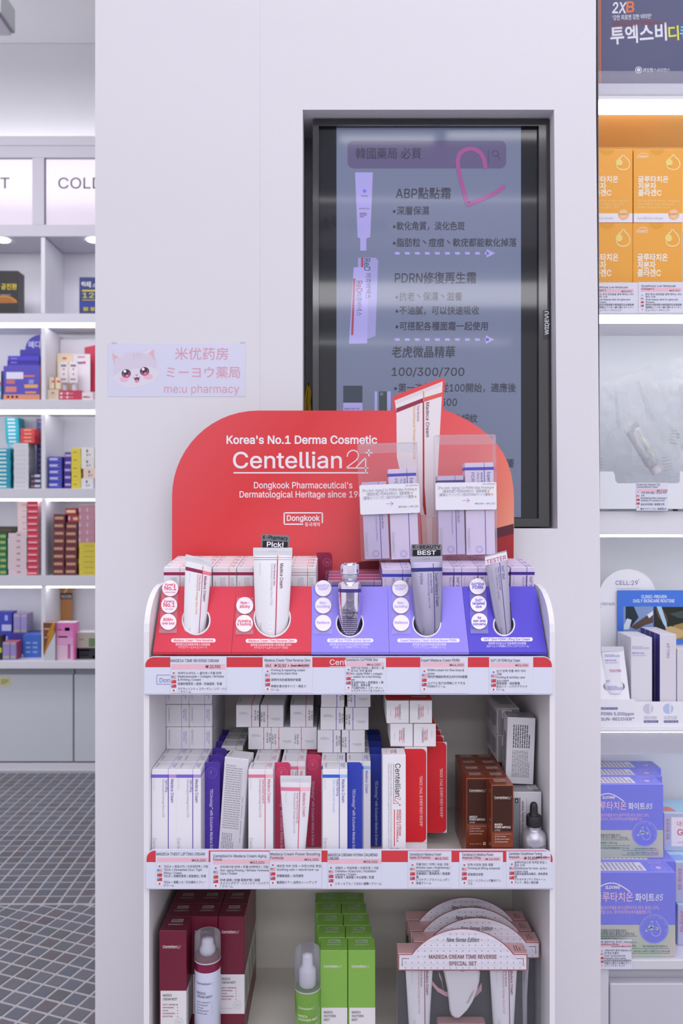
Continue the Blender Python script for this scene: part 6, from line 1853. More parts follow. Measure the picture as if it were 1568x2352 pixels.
# tall white cartons with a red card flap
def redcarton(fl=True):
    kd = 'red' if fl else 'red_plain'
    if kd in protos:
        return protos[kd]
    w, d, h = .0392, .040, .1905
    b = MB(); b.box(-w / 2, w / 2, -d / 2, d / 2, 0, h, {'d': PAPER, 'b': M('d2262f', .45)}, .0007)
    o = b.build('cream_carton')
    b = MB(); ff = fplanar((-w / 2, -d / 2, 0), (1, 0, 0), (0, 0, 1)); rd, bk = ink('cf2f3c'), ink('35353f')
    logo(b, ff, w * .545, h - .0145, .071, bk, rd, rot=-90, s=1.05)
    b.text(ff, 'MADECA CREAM', w * .71, h - .0925, .0044, rd, 'L', w=.044, rot=-90, bold=.03); b.text(ff, 'HYDRA 3X FORMULA', w * .60, h - .0925, .0044, rd, 'L', w=.055, rot=-90, bold=.03)
    b.quad(ff, w * .49, .0355, w * .525, h - .0925, rd, 1)
    b.text(ff, 'TECA(Titrated Extract of Centella Asiatica), moisturizing component and other patented active ingredients', w * .335, h - .0145, .0038, ink('a3a2ae'), 'L', w=.142, rot=-90)
    b.text(ff, 'a natural layer of shield to your skin to bring relief to sagging skin and skin irritation and problems, for healthier skin', w * .235, h - .0145, .0038, ink('a3a2ae'), 'L', w=.142, rot=-90)
    b.text(ff, '사용기한 · 제조번호', w * .3, .0305, .0032, ink('55545e'), 'L', w=w * .42, bold=.03); b.text(ff, '까지 : 별도표기', w * .3, .0262, .0032, ink('55545e'), 'L', w=w * .38, bold=.03)
    for (oo, U, V) in (((-w / 2, -d / 2, h), (1, 0, 0), (0, 1, 0)), ((-w / 2, d / 2, 0), (1, 0, 0), (0, -1, 0))):
        ft = fplanar(oo, U, V)
        logo(b, ft, w * .56, d * .82, d * .66, bk, rd, rot=-90)
        b.text(ft, 'MADECA CREAM', w * .46, d * .72, .0027, rd, 'L', w=d * .42, rot=-90, bold=.03); b.text(ft, 'HYDRA 3X FORMULA', w * .38, d * .72, .0027, rd, 'L', w=d * .5, rot=-90, bold=.03)
        b.grey(ft, w * .16, d * .3, w * .2, d * .8, 1, GRY, 1, True)
    b.build('lettering', o)
    if fl:
        fw, r = .0395, .0085
        y = d / 2 - .0005
        pts = [(w / 2 + .0001, .0265), (w / 2 + fw, .0265), (w / 2 + fw, h - .001), (w / 2 + .0001, h - .001)]
        b = MB(); b.prism([pts], lambda u, v, q: Vector((u, y + q, v)), .0005, M('dfdde4', .5))
        fr = frame(lambda u, v, l: Vector((u, y - l, v)))
        b.poly(fr, [(w / 2 + .0002, .0267)] + [(w / 2 + fw - r - .0008 + r * math.sin(a), .0267 + r - r * math.cos(a)) for a in [i * math.pi / 14 for i in range(8)]] + [(w / 2 + fw - r - .0008 + r * math.cos(a), h - .0012 - r + r * math.sin(a)) for a in [i * math.pi / 14 for i in range(8)]] + [(w / 2 + .0002, h - .0012)], M('d8202b', .45), 1)
        b.text(fr, '“SINCE 1968, 동국제약 마데카 피부과학”', w / 2 + fw * .69, h - .048, .0066, ink('ecd0d2'), 'L', w=.089, rot=-90, l=2, bold=.012)
        b.build('header_flap', o)
    protos[kd] = o
    o['fresh'] = 1
    return o


Yr = 1.3655
for i in range(5):
    place(redcarton(True), (wx(878.5, Yr) + .0196 + (.0405 if i else 0), Yr + .020 + i * .0412, ZS), (0, 0, 0), 'tall white carton with broad red flap, %s' % row(i), 'carton', gr)
ZRL = ZS + .1905 + .0006
for k_, prs in enumerate(((896.5, 949.5), (887.5, 940.5))):
    for q, px in enumerate(prs):
        lying(lambda f: redcarton(False), px, 1.4120, ZRL + k_ * .0409, 'white carton with red word mark lying end outwards, %s layer, %s' % (('lower', 'upper')[k_], ('left', 'right')[q]), 'lying red marked cartons', k_ == 1, (q == 1), 0, .0392, .040, .1905)
b = MB(); zt_ = ZRL + 2 * .0409 + .0003
b.box(wx(886, 1.412), wx(992, 1.412), 1.4123, 1.56, zt_, zt_ + .0008, M('c9242e', .5), .0002)
b.quad(fplanar((wx(946, 1.43), 1.425, zt_ + .0008), (1, 0, 0), (0, 1, 0)), 0, .004, .024, .012, ink('d8d0d4')); b.grey(fplanar((wx(946, 1.43), 1.425, zt_ + .001), (1, 0, 0), (0, 1, 0)), .002, .005, .022, .011, 12, ink('4a4048'), 1, True, .5)
tag(b.build('card_flap', origin=(wx(938, 1.412), 1.485, zt_)), 'loose red card with barcode lying on the uppermost red marked cartons', 'card')


# copper ampoule cartons
def copper(_=0):
    if 'copper' in protos:
        return protos['copper']
    w, d, h = .0372, .0335, .1437
    CP = M('8f4830', .24, .45)
    b = MB(); b.box(-w / 2, w / 2, -d / 2, d / 2, 0, h, CP, .0007)
    o = b.build('ampoule_carton')
    b = MB(); ff = fplanar((-w / 2, -d / 2, 0), (1, 0, 0), (0, 0, 1)); W_ = ink('e2d6d2')
    b.quad(ff, .002, .0655, w - .002, h - .002, M('4a2a22', .3, .4), 1)
    logo(b, ff, w * .14, h - .0225, w * .76, W_, bold=.03)
    for q, (s_, z_, sz) in enumerate((('MADECA', .0757, .0046), ('POWER AMPOULE', .0712, .0046), ('LIFTING', .0665, .0036))):
        b.text(ff, s_, w * .15, z_, sz, W_, 'L', w=(w * .36, w * .72, w * .25)[q], bold=.05 if q < 2 else 0, l=3)
    b.quad(ff, w * .14, .0612, w * .92, .0615, W_, 3)
    for q, s_ in enumerate(('☑ TECA 1,000 ppm', '☑ Retinol-Power Complex', '☑ Skin Radiance Effect')):
        b.text(ff, s_, w * .16, .0565 - q * .0046, .0029, W_, 'L', w=w * (.5, .66, .58)[q], l=3)
    b.text(ff, '30 ml / 1.01 fl. oz', w * .16, .030, .0024, W_, 'L', l=3); b.quad(ff, w * .78, .029, w * .9, .0338, W_, 3); b.quad(ff, w * .81, .0308, w * .87, .032, M('4a2a22', .3), 4); b.quad(ff, w * .83, .030, w * .85, .0328, M('4a2a22', .3), 4)
    ft = fplanar((-w / 2, -d / 2, h), (1, 0, 0), (0, 1, 0))
    b.quad(ft, w * .22, d * .66, w * .78, d * .86, ink('a59a9a'), 1); b.grey(ft, w * .26, d * .7, w * .74, d * .83, 2, ink('6a6062'), 2); logo(b, ft, w * .22, d * .5, w * .6, W_, bold=.02)
    b.build('lettering', o)
    protos['copper'] = o
    o['fresh'] = 1
    return o


for i in range(4):
    place(copper(), (wx(1070.8, 1.385) + .0186, 1.3875 + .0168 + i * .0342, ZS), (0, 0, 0), 'copper brown ampoule carton, left column, %s' % row(i), 'carton', 'copper ampoule cartons')
for i in range(5):
    place(copper(), (wx(1128.3, 1.352) + .0186 - i * .0004, 1.3535 + .0168 + i * .0342, ZS), (0, 0, 0), 'copper brown ampoule carton, right column, %s' % row(i), 'carton', 'copper ampoule cartons')


# silver toning ampoule cartons
def silver(_=0):
    if 'silver' in protos:
        return protos['silver']
    w, d, h = .0490, .040, .118
    b = MB(); b.box(-w / 2, w / 2, -d / 2, d / 2, 0, h, {'d': M('d4d3da', .4), 'l': M('8f8f98', .4), 't': M('92929a', .3, .3), 'u': M('9a9aa4', .3, .3)}, .0007)
    o = b.build('ampoule_carton')
    b = MB(); ff = fplanar((-w / 2, -d / 2, 0), (1, 0, 0), (0, 0, 1)); bk = ink('4c4c56')
    b.quad(ff, 0, 0, w * .25, h - .010, M('8f929c', .4, .2), 1); b.quad(ff, w * .24, 0, w * .255, h - .010, ink('3a3a44'), 2)
    b.quad(ff, w * .07, h - .019, w * .17, h - .0115, ink('1e1e24'), 2); b.quad(ff, w * .09, h - .0162, w * .15, h - .0146, ink('c9c9d2'), 3); b.quad(ff, w * .11, h - .018, w * .13, h - .0127, ink('c9c9d2'), 3)
    b.text(ff, 'GLUTATHIONE TONING', w * .37, .012, .0058, bk, 'L', w=.052, rot=90, l=2, bold=.02); b.text(ff, 'Boosting Ampoule', w * .37, .066, .0058, bk, 'L', w=.036, rot=90, l=2, bold=.02)
    b.quad(ff, w * .47, .02, w * .478, h - .010, ink('8a8a94'), 2)
    fk = fplanar((w / 2, d / 2, 0), (-1, 0, 0), (0, 0, 1))
    b.grey(fk, w * .2, .064, w * .84, h - .013, 8, ink('55555e'), 1, True, .5, 11); b.grey(fk, w * .2, .012, w * .84, .060, 11, ink('8a8a92'), 1, True, .45, 12)
    ft = fplanar((-w / 2, -d / 2, h), (1, 0, 0), (0, 1, 0)); b.quad(ft, w * .62, d * .35, w * .95, d * .8, ink('c6c6cc'), 1); b.grey(ft, w * .66, d * .42, w * .92, d * .75, 4, ink('77777f'), 2)
    fsl = fplanar((w / 2, -d / 2, 0), (0, 1, 0), (0, 0, 1)); b.grey(fsl, d * .15, .012, d * .85, h - .03, 10, ink('66666e'), 1, True, .45, 14)
    b.build('lettering', o)
    protos['silver'] = o
    o['fresh'] = 1
    return o


ysv = 1.394
place(silver(), (wx(1178, ysv) + .0245, ysv + .020, ZS), (0, 0, 0), 'grey and white ampoule carton standing behind the dropper bottle', 'carton', 'grey ampoule cartons')
zsv = ZS + .118 + .0006
r = place(silver(), (wx(1159, 1.428) + .0262, 1.4275 + .020, zsv + .0016), (0, math.radians(-2.0), math.pi + math.radians(-2)), 'white ampoule carton with grey print standing leaning on the dropper carton, upper right', 'carton', 'grey ampoule cartons')


def lay_side(px, Y, z, label):
    o = silver()
    m = Matrix.Rotation(math.radians(90), 4, 'X') @ Matrix.Rotation(math.pi / 2, 4, 'Z')
    r = place(o, (0, 0, 0), (0, 0, 0), label, 'carton', 'grey ampoule cartons')
    r.rotation_euler = m.to_euler()
    c = Vector((wx(px, Y) + .020, Y + .059, z + .0246))
    r.location = c - m @ Vector((0, 0, .059))


for i in range(3):
    place(copper(), (wx(1143, 1.48) + .0190, 1.4765 + .0168 + i * .0342, ZS), (0, 0, 0), 'copper brown ampoule carton hidden under the lying grey pair, %s' % row(i), 'carton', 'copper ampoule cartons')
z = ZS + .1437 + .0006
for i in range(2):
    lay_side(1142, 1.4745, z + i * .0496, 'grey ampoule carton lying lengthwise, %s of two under the upper rail' % ('lower', 'upper')[i])
place(silver(), (wx(1072, 1.545) + .0238, 1.548 + .02, ZS), (0, 0, 0), 'grey ampoule carton behind the left copper column', 'carton', 'grey ampoule cartons')

# dropper bottle
t = thing('dropper_bottle', 'matt silver dropper bottle with black rubber bulb on the middle shelf', 'bottle', (wx(1224, 1.376), 1.3715, ZS))
SV, BKR = M('b9b7c2', .34, .55), M('232328', .5)
b = MB(); b.lathe([(.0195, 0, SV), (.0212, 0.0015, SV), (.0212, 0.0465, SV), (.0208, 0.0510, SV), (.0190, 0.0560, SV), (.0160, 0.0595, SV), (.0128, 0.0618, SV), (.0112, 0.0630, SV), (.0108, 0.0640, SV), (.0108, 0.0685, SV)], 40); b.build('bottle_body', t)
b = MB(); b.lathe([(.0124, 0.0687, BKR), (.0127, 0.0695, BKR), (.0127, 0.0850, BKR), (.0122, 0.0860, BKR), (.0085, 0.0862, BKR)], 36); b.build('collar', t)
b = MB(); b.lathe([(.0082, 0.0863, BKR), (.0078, 0.0880, BKR), (.0068, 0.0910, BKR), (.0066, 0.1005, BKR), (.0058, 0.1050, BKR), (.0038, 0.1080, BKR), (.0001, 0.1092, BKR)], 28); b.build('rubber_bulb', t)
b = MB(); fr = fcyl(.0213)
b.text(fr, 'GLUTATHIONE', -.0115, .0383, .0040, ink('5a5964'), 'L', w=.029); b.text(fr, 'TONING', -.0115, .0330, .0040, ink('5a5964'), 'L', w=.0162); b.text(fr, 'Boosting Ampoule', -.0115, .0275, .0036, ink('5a5964'), 'L', w=.03)
b.build('lettering', t)

# ================================================================ cream tubes
def cream_tube(name, label, loc, rot, L, wc, r, body, crimp, ch, prints, rnd=.10, cat='tube', bot=.7, dep=.62, skew=0.0):
    t = thing(name, label, cat, loc, rot)
    def ab(v):
        q = max(0, min(1, v / L))
        a, bb = r + (wc / 2 - r) * q ** .85, r * (1 - q) ** .75 * dep + .0011
        if q < rnd:
            s_ = bot + (1 - bot) * math.sqrt(max(0, 1 - (1 - q / rnd) ** 2))
            a, bb = a * s_, bb * s_
        return a, bb
    b = MB(); n = 40
    zs_ = [0, .01, .03, .06, .1, .16, .25, .35, .45, .55, .65, .75, .84, .92, .97, 1.0]
    rg = []
    for q in zs_:
        a, bb = ab(q * L)
        rg.append([Vector((a * math.sin(2 * math.pi * k_ / n), -bb * math.cos(2 * math.pi * k_ / n), q * L)) for k_ in range(n)])
    for i in range(len(rg) - 1):
        for k_ in range(n):
            b.face([rg[i][k_], rg[i][(k_ + 1) % n], rg[i + 1][(k_ + 1) % n], rg[i + 1][k_]], body, True)
    b.face(list(reversed(rg[0])), body)
    b.v = [Vector((p.x, p.y, p.z - p.x * skew * p.z / L)) for p in b.v]
    b.build('tube_body', t)
    b = MB(); b.box(-wc / 2, wc / 2, -.0011, .0011, L, L + ch, crimp, .0003)
    for q in (.33, .5):
        b.box(-wc / 2 + .0004, wc / 2 - .0004, -.0014, -.0011, L + ch * q, L + ch * (q + .06), crimp, 0)
    b.v = [Vector((p.x, p.y, p.z - p.x * skew)) for p in b.v]
    b.build('crimp_seal', t)
    def fn(u, v, l):
        a, bb = ab(v)
        return Vector((u, -bb * math.sqrt(max(0.0, 1 - min(1, (u / a) ** 2))) - l - .0001, v - u * skew * v / L))
    b = MB(); prints(b, frame(fn), ab, fplanar((0, -.0011, L), (1, 0, -skew), (0, 0, 1)))
    b.build('lettering', t)
    return t


def band(b, fr, ab, v0, v1, f0, f1, m, l=1):
    a = min(ab(v0)[0], ab(v1)[0]) * .998
    b.quad(fr, -a + 2 * a * f0, v0, -a + 2 * a * f1, v1, m, l, 14)


def vline(b, fr, ab, v0, v1, f, w, m, l=2, n=14):
    for i in range(n):
        va, vb = v0 + (v1 - v0) * i / n, v0 + (v1 - v0) * (i + 1) / n
        ua, ub = (2 * f - 1) * ab(va)[0], (2 * f - 1) * ab(vb)[0]
        b.face([fr(ua - w / 2, va, l * LIFT), fr(ua + w / 2, va, l * LIFT), fr(ub + w / 2, vb, l * LIFT), fr(ub - w / 2, vb, l * LIFT)], m)


TUBEW = M('e2e2ea', .28, 0, 0, .5)
CRW = M('d6d7df', .35)


def p_reverse(zero):
    def pr(b, fr, ab, fc):
        L = .1575 if zero else .1395
        mk = ink('7d1f4a')
        if zero:
            for q in (.004, .0075):
                band(b, fr, ab, L - q - .0007, L - q, .01, .63, mk); band(b, fr, ab, L - q - .0007, L - q, .63, .99, ink('d86a84'))
            f = .63
            vline(b, fr, ab, L - .008, L - .0005, f, .0022, ink('e09a3a')); vline(b, fr, ab, L * .03, L - .008, f, .0018, ink('c93a5e'))
            u0 = ab(L * .8)[0]
            b.text(fr, 'Madeca Cream', .0105 + .003, L - .0145, .0078, ink('7d2a55'), 'L', w=.043, rot=-90, l=2, bold=.02)
            b.text(fr, 'Time Reverse Zero', .0022, L - .0145, .0050, ink('7d2a55'), 'L', w=.0385, rot=-90, l=2)
            b.text(fr, 'Dermatological Heritage Since 1968', -.0024, L - .0145, .0052, ink('b9b8c2'), 'L', w=.072, rot=-90, l=2)
            b.text(fr, '80 ml / 2.70 fl. oz', -.0225, L - .014, .003, ink('bdbcc6'), 'L', w=.021, rot=-90, l=2)
            b.text(fr, 'ZERO', -.0055, .043, .0105, ink('f4f2f6'), 'L', w=.032, rot=-90, l=2, bold=.03)
            b.text(fr, 'Centellian', -.0205, .040, .0048, ink('b4b3be'), 'L', w=.026, rot=-90, l=2)
        else:
            band(b, fr, ab, L - .0165, L - .0105, .005, .66, ink('8c2450')); band(b, fr, ab, L - .0165, L - .0105, .66, .995, ink('e8788c'))
            vline(b, fr, ab, L - .0105, L - .0025, .66, .0014, ink('e09a3a')); vline(b, fr, ab, .004, L - .0165, .66, .0011, ink('c0305c'))
            b.text(fr, 'Madeca Cream', .0105, L - .0195, .0064, ink('7d2a55'), 'L', w=.044, rot=-90, l=2, bold=.02)
            b.text(fr, 'Time Reverse', .0015, L - .0195, .0042, ink('b06a8a'), 'L', w=.027, rot=-90, l=2)
            b.text(fr, 'Dermatological Heritage Since 1968', -.0022, L - .0195, .0048, ink('e0a878'), 'L', w=.068, rot=-90, l=2, bold=.01)
            b.text(fr, '50 ml / 1.69 fl. oz', -.0155, L - .0195, .0024, ink('bdbcc6'), 'L', w=.017, rot=-90, l=2)
            b.text(fr, 'Centellian', -.0115, .028, .004, ink('b4b3be'), 'L', w=.018, rot=-90, l=2)
        b.text(fc, '0220904', 0, .006, .0034, ink('c3c3cc'), 'C')
    return pr


D2R = math.radians
cream_tube('cream_tube', 'white tester tube with maroon band leaning in the first rose card hole', P(444.5, 1480, 1.3905), (D2R(-5), D2R(4.5), D2R(20)), .1395, .0465, .0180, TUBEW, CRW, .0105, p_reverse(False), .10, skew=.19)
cream_tube('cream_tube', 'large white tester tube with thin maroon lines in the second rose card hole', P(624.5, 1484, 1.3955), (D2R(-5), 0, 0), .1575, .0685, .0262, TUBEW, CRW, .0130, p_reverse(True), .24, 'tube', .60)


def p_expert(b, fr, ab, fc):
    L = .1425
    nv = ink('2e2c78')
    band(b, fr, ab, L - .0170, L - .0105, .003, .997, nv)
    vline(b, fr, ab, .003, L - .003, .71, .0012, ink('37357c'))
    b.text(fr, 'Expert Madeca Cream', .0135, L - .0200, .0068, ink('2f2d62'), 'L', w=.057, rot=-90, l=2, bold=.015)
    b.text(fr, 'Active Renew PDRN', .0050, L - .0200, .0046, ink('2f2d62'), 'L', w=.034, rot=-90, l=2)
    b.text(fr, 'Dermatological Heritage Since 1968', .0005, L - .0200, .0045, ink('6f6c94'), 'L', w=.060, rot=-90, l=2)
    b.text(fr, 'PDRN', -.0125, L - .0200, .0066, ink('54517e'), 'L', w=.0185, rot=-90, l=2)
    b.text(fr, 'Centellian', -.0118, .028, .0052, ink('6a678c'), 'L', w=.025, rot=-90, l=2)
    b.text(fc, '24J003', 0, .004, .0034, ink('8d89a0'), 'C')


cream_tube('cream_tube', 'silvery violet tester tube with navy band in the fourth card hole', P(985.5, 1480, 1.3915), (D2R(-5), D2R(-1.5), 0), .1425, .0560, .0212, M('9590aa', .30, .55), M('a7a3ba', .3, .4), .0095, p_expert, .26, 'tube', .56)


def p_eye(b, fr, ab, fc):
    L = .1485
    vi = ink('3c3590')
    vline(b, fr, ab, .004, L - .008, .64, .0011, ink('4a3a9c'))
    b.text(fr, '360° Shot', .0072, L - .0145, .0060, ink('3a366e'), 'L', w=.0235, rot=-90, l=2, bold=.015)
    b.text(fr, 'PDRN Lifting Eye Cream', .0004, L - .0155, .0040, ink('3a366e'), 'L', w=.040, rot=-90, l=2)
    b.text(fr, 'TECA / PDRN(Sodium) / RETINOL', -.0038, L - .0155, .0034, ink('6f6c94'), 'L', w=.056, rot=-90, l=2)
    b.text(fr, '20 ml / 0.67 fl. oz', -.0108, L - .0175, .0022, ink('8f8caa'), 'L', w=.019, rot=-90, l=2)
    b.text(fr, 'Centellian', -.0058, .030, .0040, ink('6a678c'), 'L', w=.020, rot=-90, l=2)
    # tester sticker over the seal
    b.rrect(fc, -.0192, -.0075, .0192, .0068, .002, M('e6e2ea', .35), 8)
    b.text(fc, 'TESTER', 0, -.0058, .0100, ink('b65a96'), 'C', w=.0345, l=11, bold=.02)


cream_tube('cream_tube', 'slim silver tester tube with a TESTER sticker in the fifth card hole', P(1160.5, 1480, 1.3885), (D2R(-5), D2R(-6.0), D2R(-9)), .1485, .0385, .0108, M('a5a1b8', .30, .5), M('a7a5b4', .3, .4), .0095, p_eye, .14, skew=-.16)

# mirror finish serum bottle
CH = M('d6cfe4', .07, 1.0)
t = thing('serum_bottle', 'mirror silver serum bottle with faceted cap and purple band in the third card hole', 'bottle', P(803, 1482, 1.3975), (D2R(-2.5), 0, 0))
b = MB(); b.lathe([(.0185, 0, CH), (.0202, .002, CH), (.0202, 0.0920, M('3e2a86', .3)), (.0202, 0.0980, CH), (.0202, 0.1085, CH), (.0188, 0.1107, CH), (.0126, 0.1115, CH)], 44); b.build('bottle_body', t)
b = MB(); b.lathe([(.0122, 0.1116, CH), (.0122, 0.1133, M('dfe0ea', .12)), (.0138, 0.1135, M('d6d8e4', .1, .4)), (.0138, 0.1220, CH)], 36); b.build('neck', t)
b = MB(); b.lathe([(.0138, 0.1221, CH), (.0165, 0.1235, CH), (.0166, 0.1390, CH), (.0158, 0.1410, CH), (.0120, 0.1415, CH), (.0112, 0.1431, CH), (.0001, 0.1435, CH)], 24, smooth=False); b.build('cap', t)
b = MB(); fr = fcyl(.0203); vi = ink('4a4070')
b.text(fr, '센텔리안24', -.013, .0605, .0036, vi, 'L', w=.012); b.text(fr, '360샷 피디알엔 액티브 세럼', -.013, .056, .0036, vi, 'L', w=.028, bold=.02)
b.grey(fr, -.013, .012, .013, .0525, 12, vi, 1, False, .42, 3)
b.build('lettering', t)

# small signs clipped to the tester tubes
def topper(name, label, px0, py0, px1, py1, Y, l1, l2, dark, roll):
    c = P((px0 + px1) / 2, (py0 + py1) / 2, Y)
    w, h_ = (px1 - px0) / F * Y, (py1 - py0) / F * Y
    t = thing(name, label, 'sign', c, (0, D2R(roll), 0))
    b = MB(); b.prism([rr_pts(-w / 2, -h_ / 2, w / 2, h_ / 2, .003)], lambda u, v, d: Vector((u, d, v)), .0006, M('8b8b92', .22, .55)); b.build('plate', t)
    fr = frame(lambda u, v, l: Vector((u, -l, v)))
    b = MB(); b.quad(fr, -w * .45, -h_ * .43, w * .45, h_ * .05, ink(dark), 1)
    b.text(fr, l1, 0, h_ * .16, h_ * .36, ink('1c1c22'), 'C', w=w * .90, l=2, bold=.05); b.text(fr, l2, 0, -h_ * .33, h_ * .44, ink('eceaf2'), 'C', w=w * .60, l=2, bold=.05); b.build('lettering', t)
    b = MB(); b.box(-.004, .004, .0007, .0012, -h_ / 2 - .009, -h_ / 2 + .006, CLEAR2, 0); b.build('clip', t)


topper('topper_sign', 'small grey sign with black panel on top of the large white tester tube', 600, 1228, 664, 1262, 1.4145, 'K-Pharmacy', 'Pick!', '24242a', 2.5)
topper('topper_sign', 'small grey sign with black panel on top of the violet tester tube', 944, 1250, 1015, 1279, 1.410, 'K-BEAUTY', 'BEST', '1c1c20', 0)

# tester tube in the pink group
def p_power(b, fr, ab, fc):
    L = .1440
    band(b, fr, ab, L - .0145, L - .0085, .004, .66, ink('dd7a98')); band(b, fr, ab, L - .0145, L - .0085, .66, .996, ink('f0b8c4'))
    vline(b, fr, ab, .002, L - .0145, .645, .0013, ink('d8476c')); vline(b, fr, ab, L - .0085, L, .645, .0008, ink('f0b8c4'))
    b.text(fr, 'Madeca Cream', .0122, L - .0175, .0068, ink('cf4f76'), 'L', w=.0395, rot=-90, l=2, bold=.01)
    b.text(fr, 'Power Boosting Formula AD', .0018, L - .0175, .0050, ink('cf4f76'), 'L', w=.050, rot=-90, l=2)
    b.text(fr, 'Dermatological Heritage Since 1968', -.0030, L - .0175, .0047, ink('a9a0b0'), 'L', w=.066, rot=-90, l=2)
    b.text(fr, '50 ml / 1.69 fl. oz', -.0165, L - .0175, .0025, ink('b9b8c4'), 'L', w=.017, rot=-90, l=2)
    logo(b, fr, -.0125, .030, .03, GRY, rot=-90, under=False)
    b.text(fc, '0 2024/08', 0, .003, .0036, ink('c9c9d2'), 'C')


cream_tube('cream_tube', 'white tester tube with pink band standing in front of the pink cartons', (wx(678, 1.374), 1.3705 - .005, ZS), (D2R(-1.0), D2R(.4), 0), .1440, .0525, .0142, TUBEW, CRW, .0105, p_power, .06)

# ================================================================ tray cartons
def tray(fn, px, n, w, label, group, Yf=1.4545, d=.031, lift=0.0, mirror=()):
    for i in range(n):
        y = y0c + i * .0314 * math.cos(TL) + (Yf - 1.4545) + (d - .031) / 2
        x = wx(px, 1.445) + w / 2
        place(fn(), (x + RND.uniform(-.0003, .0003), y, ztray(y) + lift + .0006), (TL, 0, 0), '%s, %s' % (label, row(i)), 'carton', group)


TH = .1250
revb = lambda: cream_carton('reverse_back', .0425, .031, TH, '9a2a55', '9a2a55', 'c0305c', 'Time Reverse', [], back=True, upline='e8963e')
zerob = lambda: cream_carton('zero_back', .0480, .031, TH, '8a2a50', 'd87a8c', 'c93a5e', 'Time Reverse Zero', [], back=True, thin=True, upline='e8963e')
for q, px in enumerate((375.5, 431.5, 487.5, 543.5)):
    tray(revb, px, 4, .0425, 'white carton with maroon band on the tray, column %s from the left' % ORD[q], 'maroon banded cartons on the tray')
for q, px in enumerate((600.5, 664)):
    tray(zerob, px, 4, .0480, 'white carton with two thin maroon lines on the tray, %s column' % ('left', 'right')[q], 'thin lined cartons on the tray')
b = MB(); yy = 1.565
b.prism([[(-.014, 0), (.016, 0), (.016, .130), (.012, .135), (-.014, .135)]], lambda u, v, d: Vector((u, d, v)), .0006, M('8f2448', .45))
fr = frame(lambda u, v, l: Vector((u, -l, v)))
b.ring(fr, .006, .116, .0075, .0004, ink('d8a0b4'), 1); b.text(fr, 'TC', .006, .1135, .006, ink('d8a0b4'), 'C', l=1)
b.text(fr, 'TECAnology', .003, .10, .0055, ink('d8a0b4'), 'L', rot=-90, l=1)
tag(b.build('card_flap', None, None, (wx(744, yy), yy, ztray(yy) + .0003), (TL, 0, 0)), 'maroon card with round emblem behind the white cartons, middle of the tray', 'card')
# serum boxes lying across the tray: a stepped pile
SB = M('b7a4c6', .24, .35)
SB_REFLECT = M('b66f98', .24, .35)  # carton tops tinted with the red board's reflection


def serum():
    if 'serum' in protos:
        return protos['serum']
    b = MB(); b.box(-.0485, .0485, -.0139, .0139, 0, .0332, {'d': SB, 't': SB_REFLECT}, .0008)
    o = b.build('serum_carton')
    b = MB(); ff = fplanar((-.0485, -.0139, 0), (1, 0, 0), (0, 0, 1)); b.quad(ff, 0, .0185, .097, .0245, ink('4a3a92'), 1); b.quad(ff, .083, 0, .0838, .0332, ink('4a3a92'), 2); b.build('lettering', o)
    protos['serum'] = o
    o['fresh'] = 1
    return o


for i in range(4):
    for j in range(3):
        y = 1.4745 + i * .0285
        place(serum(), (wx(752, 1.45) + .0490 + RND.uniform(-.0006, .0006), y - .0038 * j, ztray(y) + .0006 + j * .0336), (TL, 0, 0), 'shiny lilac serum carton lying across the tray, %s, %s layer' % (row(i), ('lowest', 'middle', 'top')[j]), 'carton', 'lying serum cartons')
LIL = 'dccfec'
exp_ = lambda: cream_carton('expert', .0540, .0312, TH - .003, '4a4ac4', '4a4ac4', '3a3a9c', 'Active Renew', [('Expert Madeca Cream', .80, '3a3a86', .0068, .058, .0165), ('Active Renew PDRN', .66, '3a3a86', .0048, .034, .0165), ('PDRN', .32, '77749c', .0070, .0185, .0165), ('50 ml / 1.69 fl.', .09, '9c98b8', .003, .02, .0165)], face=LIL, metal=.0, rough=.3)
lift_ = lambda: cream_carton('lifting', .0425, .0312, TH, '4c3490', '4c3490', '4a3a9c', 'Lifting Eye', [('360° Shot', .80, '3a3a76', .0066, .026, .0165), ('PDRN Lifting', .62, '3a3a76', .0045, .026, .0165), ('TECA / PDRN', .49, '77749c', .0042, .026, .0165), ('30 ml / 1.01 fl. oz', .10, '9c98b8', .003, .02, .0165)], face=LIL, metal=.0, rough=.3)
tray(exp_, 878, 4, .0540, 'lilac carton with blue band on the tray', 'lilac blue banded cartons on the tray')
for q, px in enumerate((950.5, 1005.5, 1060.5, 1115.5)):
    tray(lift_, px, 4, .0425, 'lilac carton with purple band on the tray, column %s from the left' % ORD[q], 'lilac purple banded cartons on the tray')
tray(lift_, 1174.2, 3, .0425, 'lilac carton with purple band at the right end of the tray', 'lilac purple banded cartons on the tray', 1.4575)

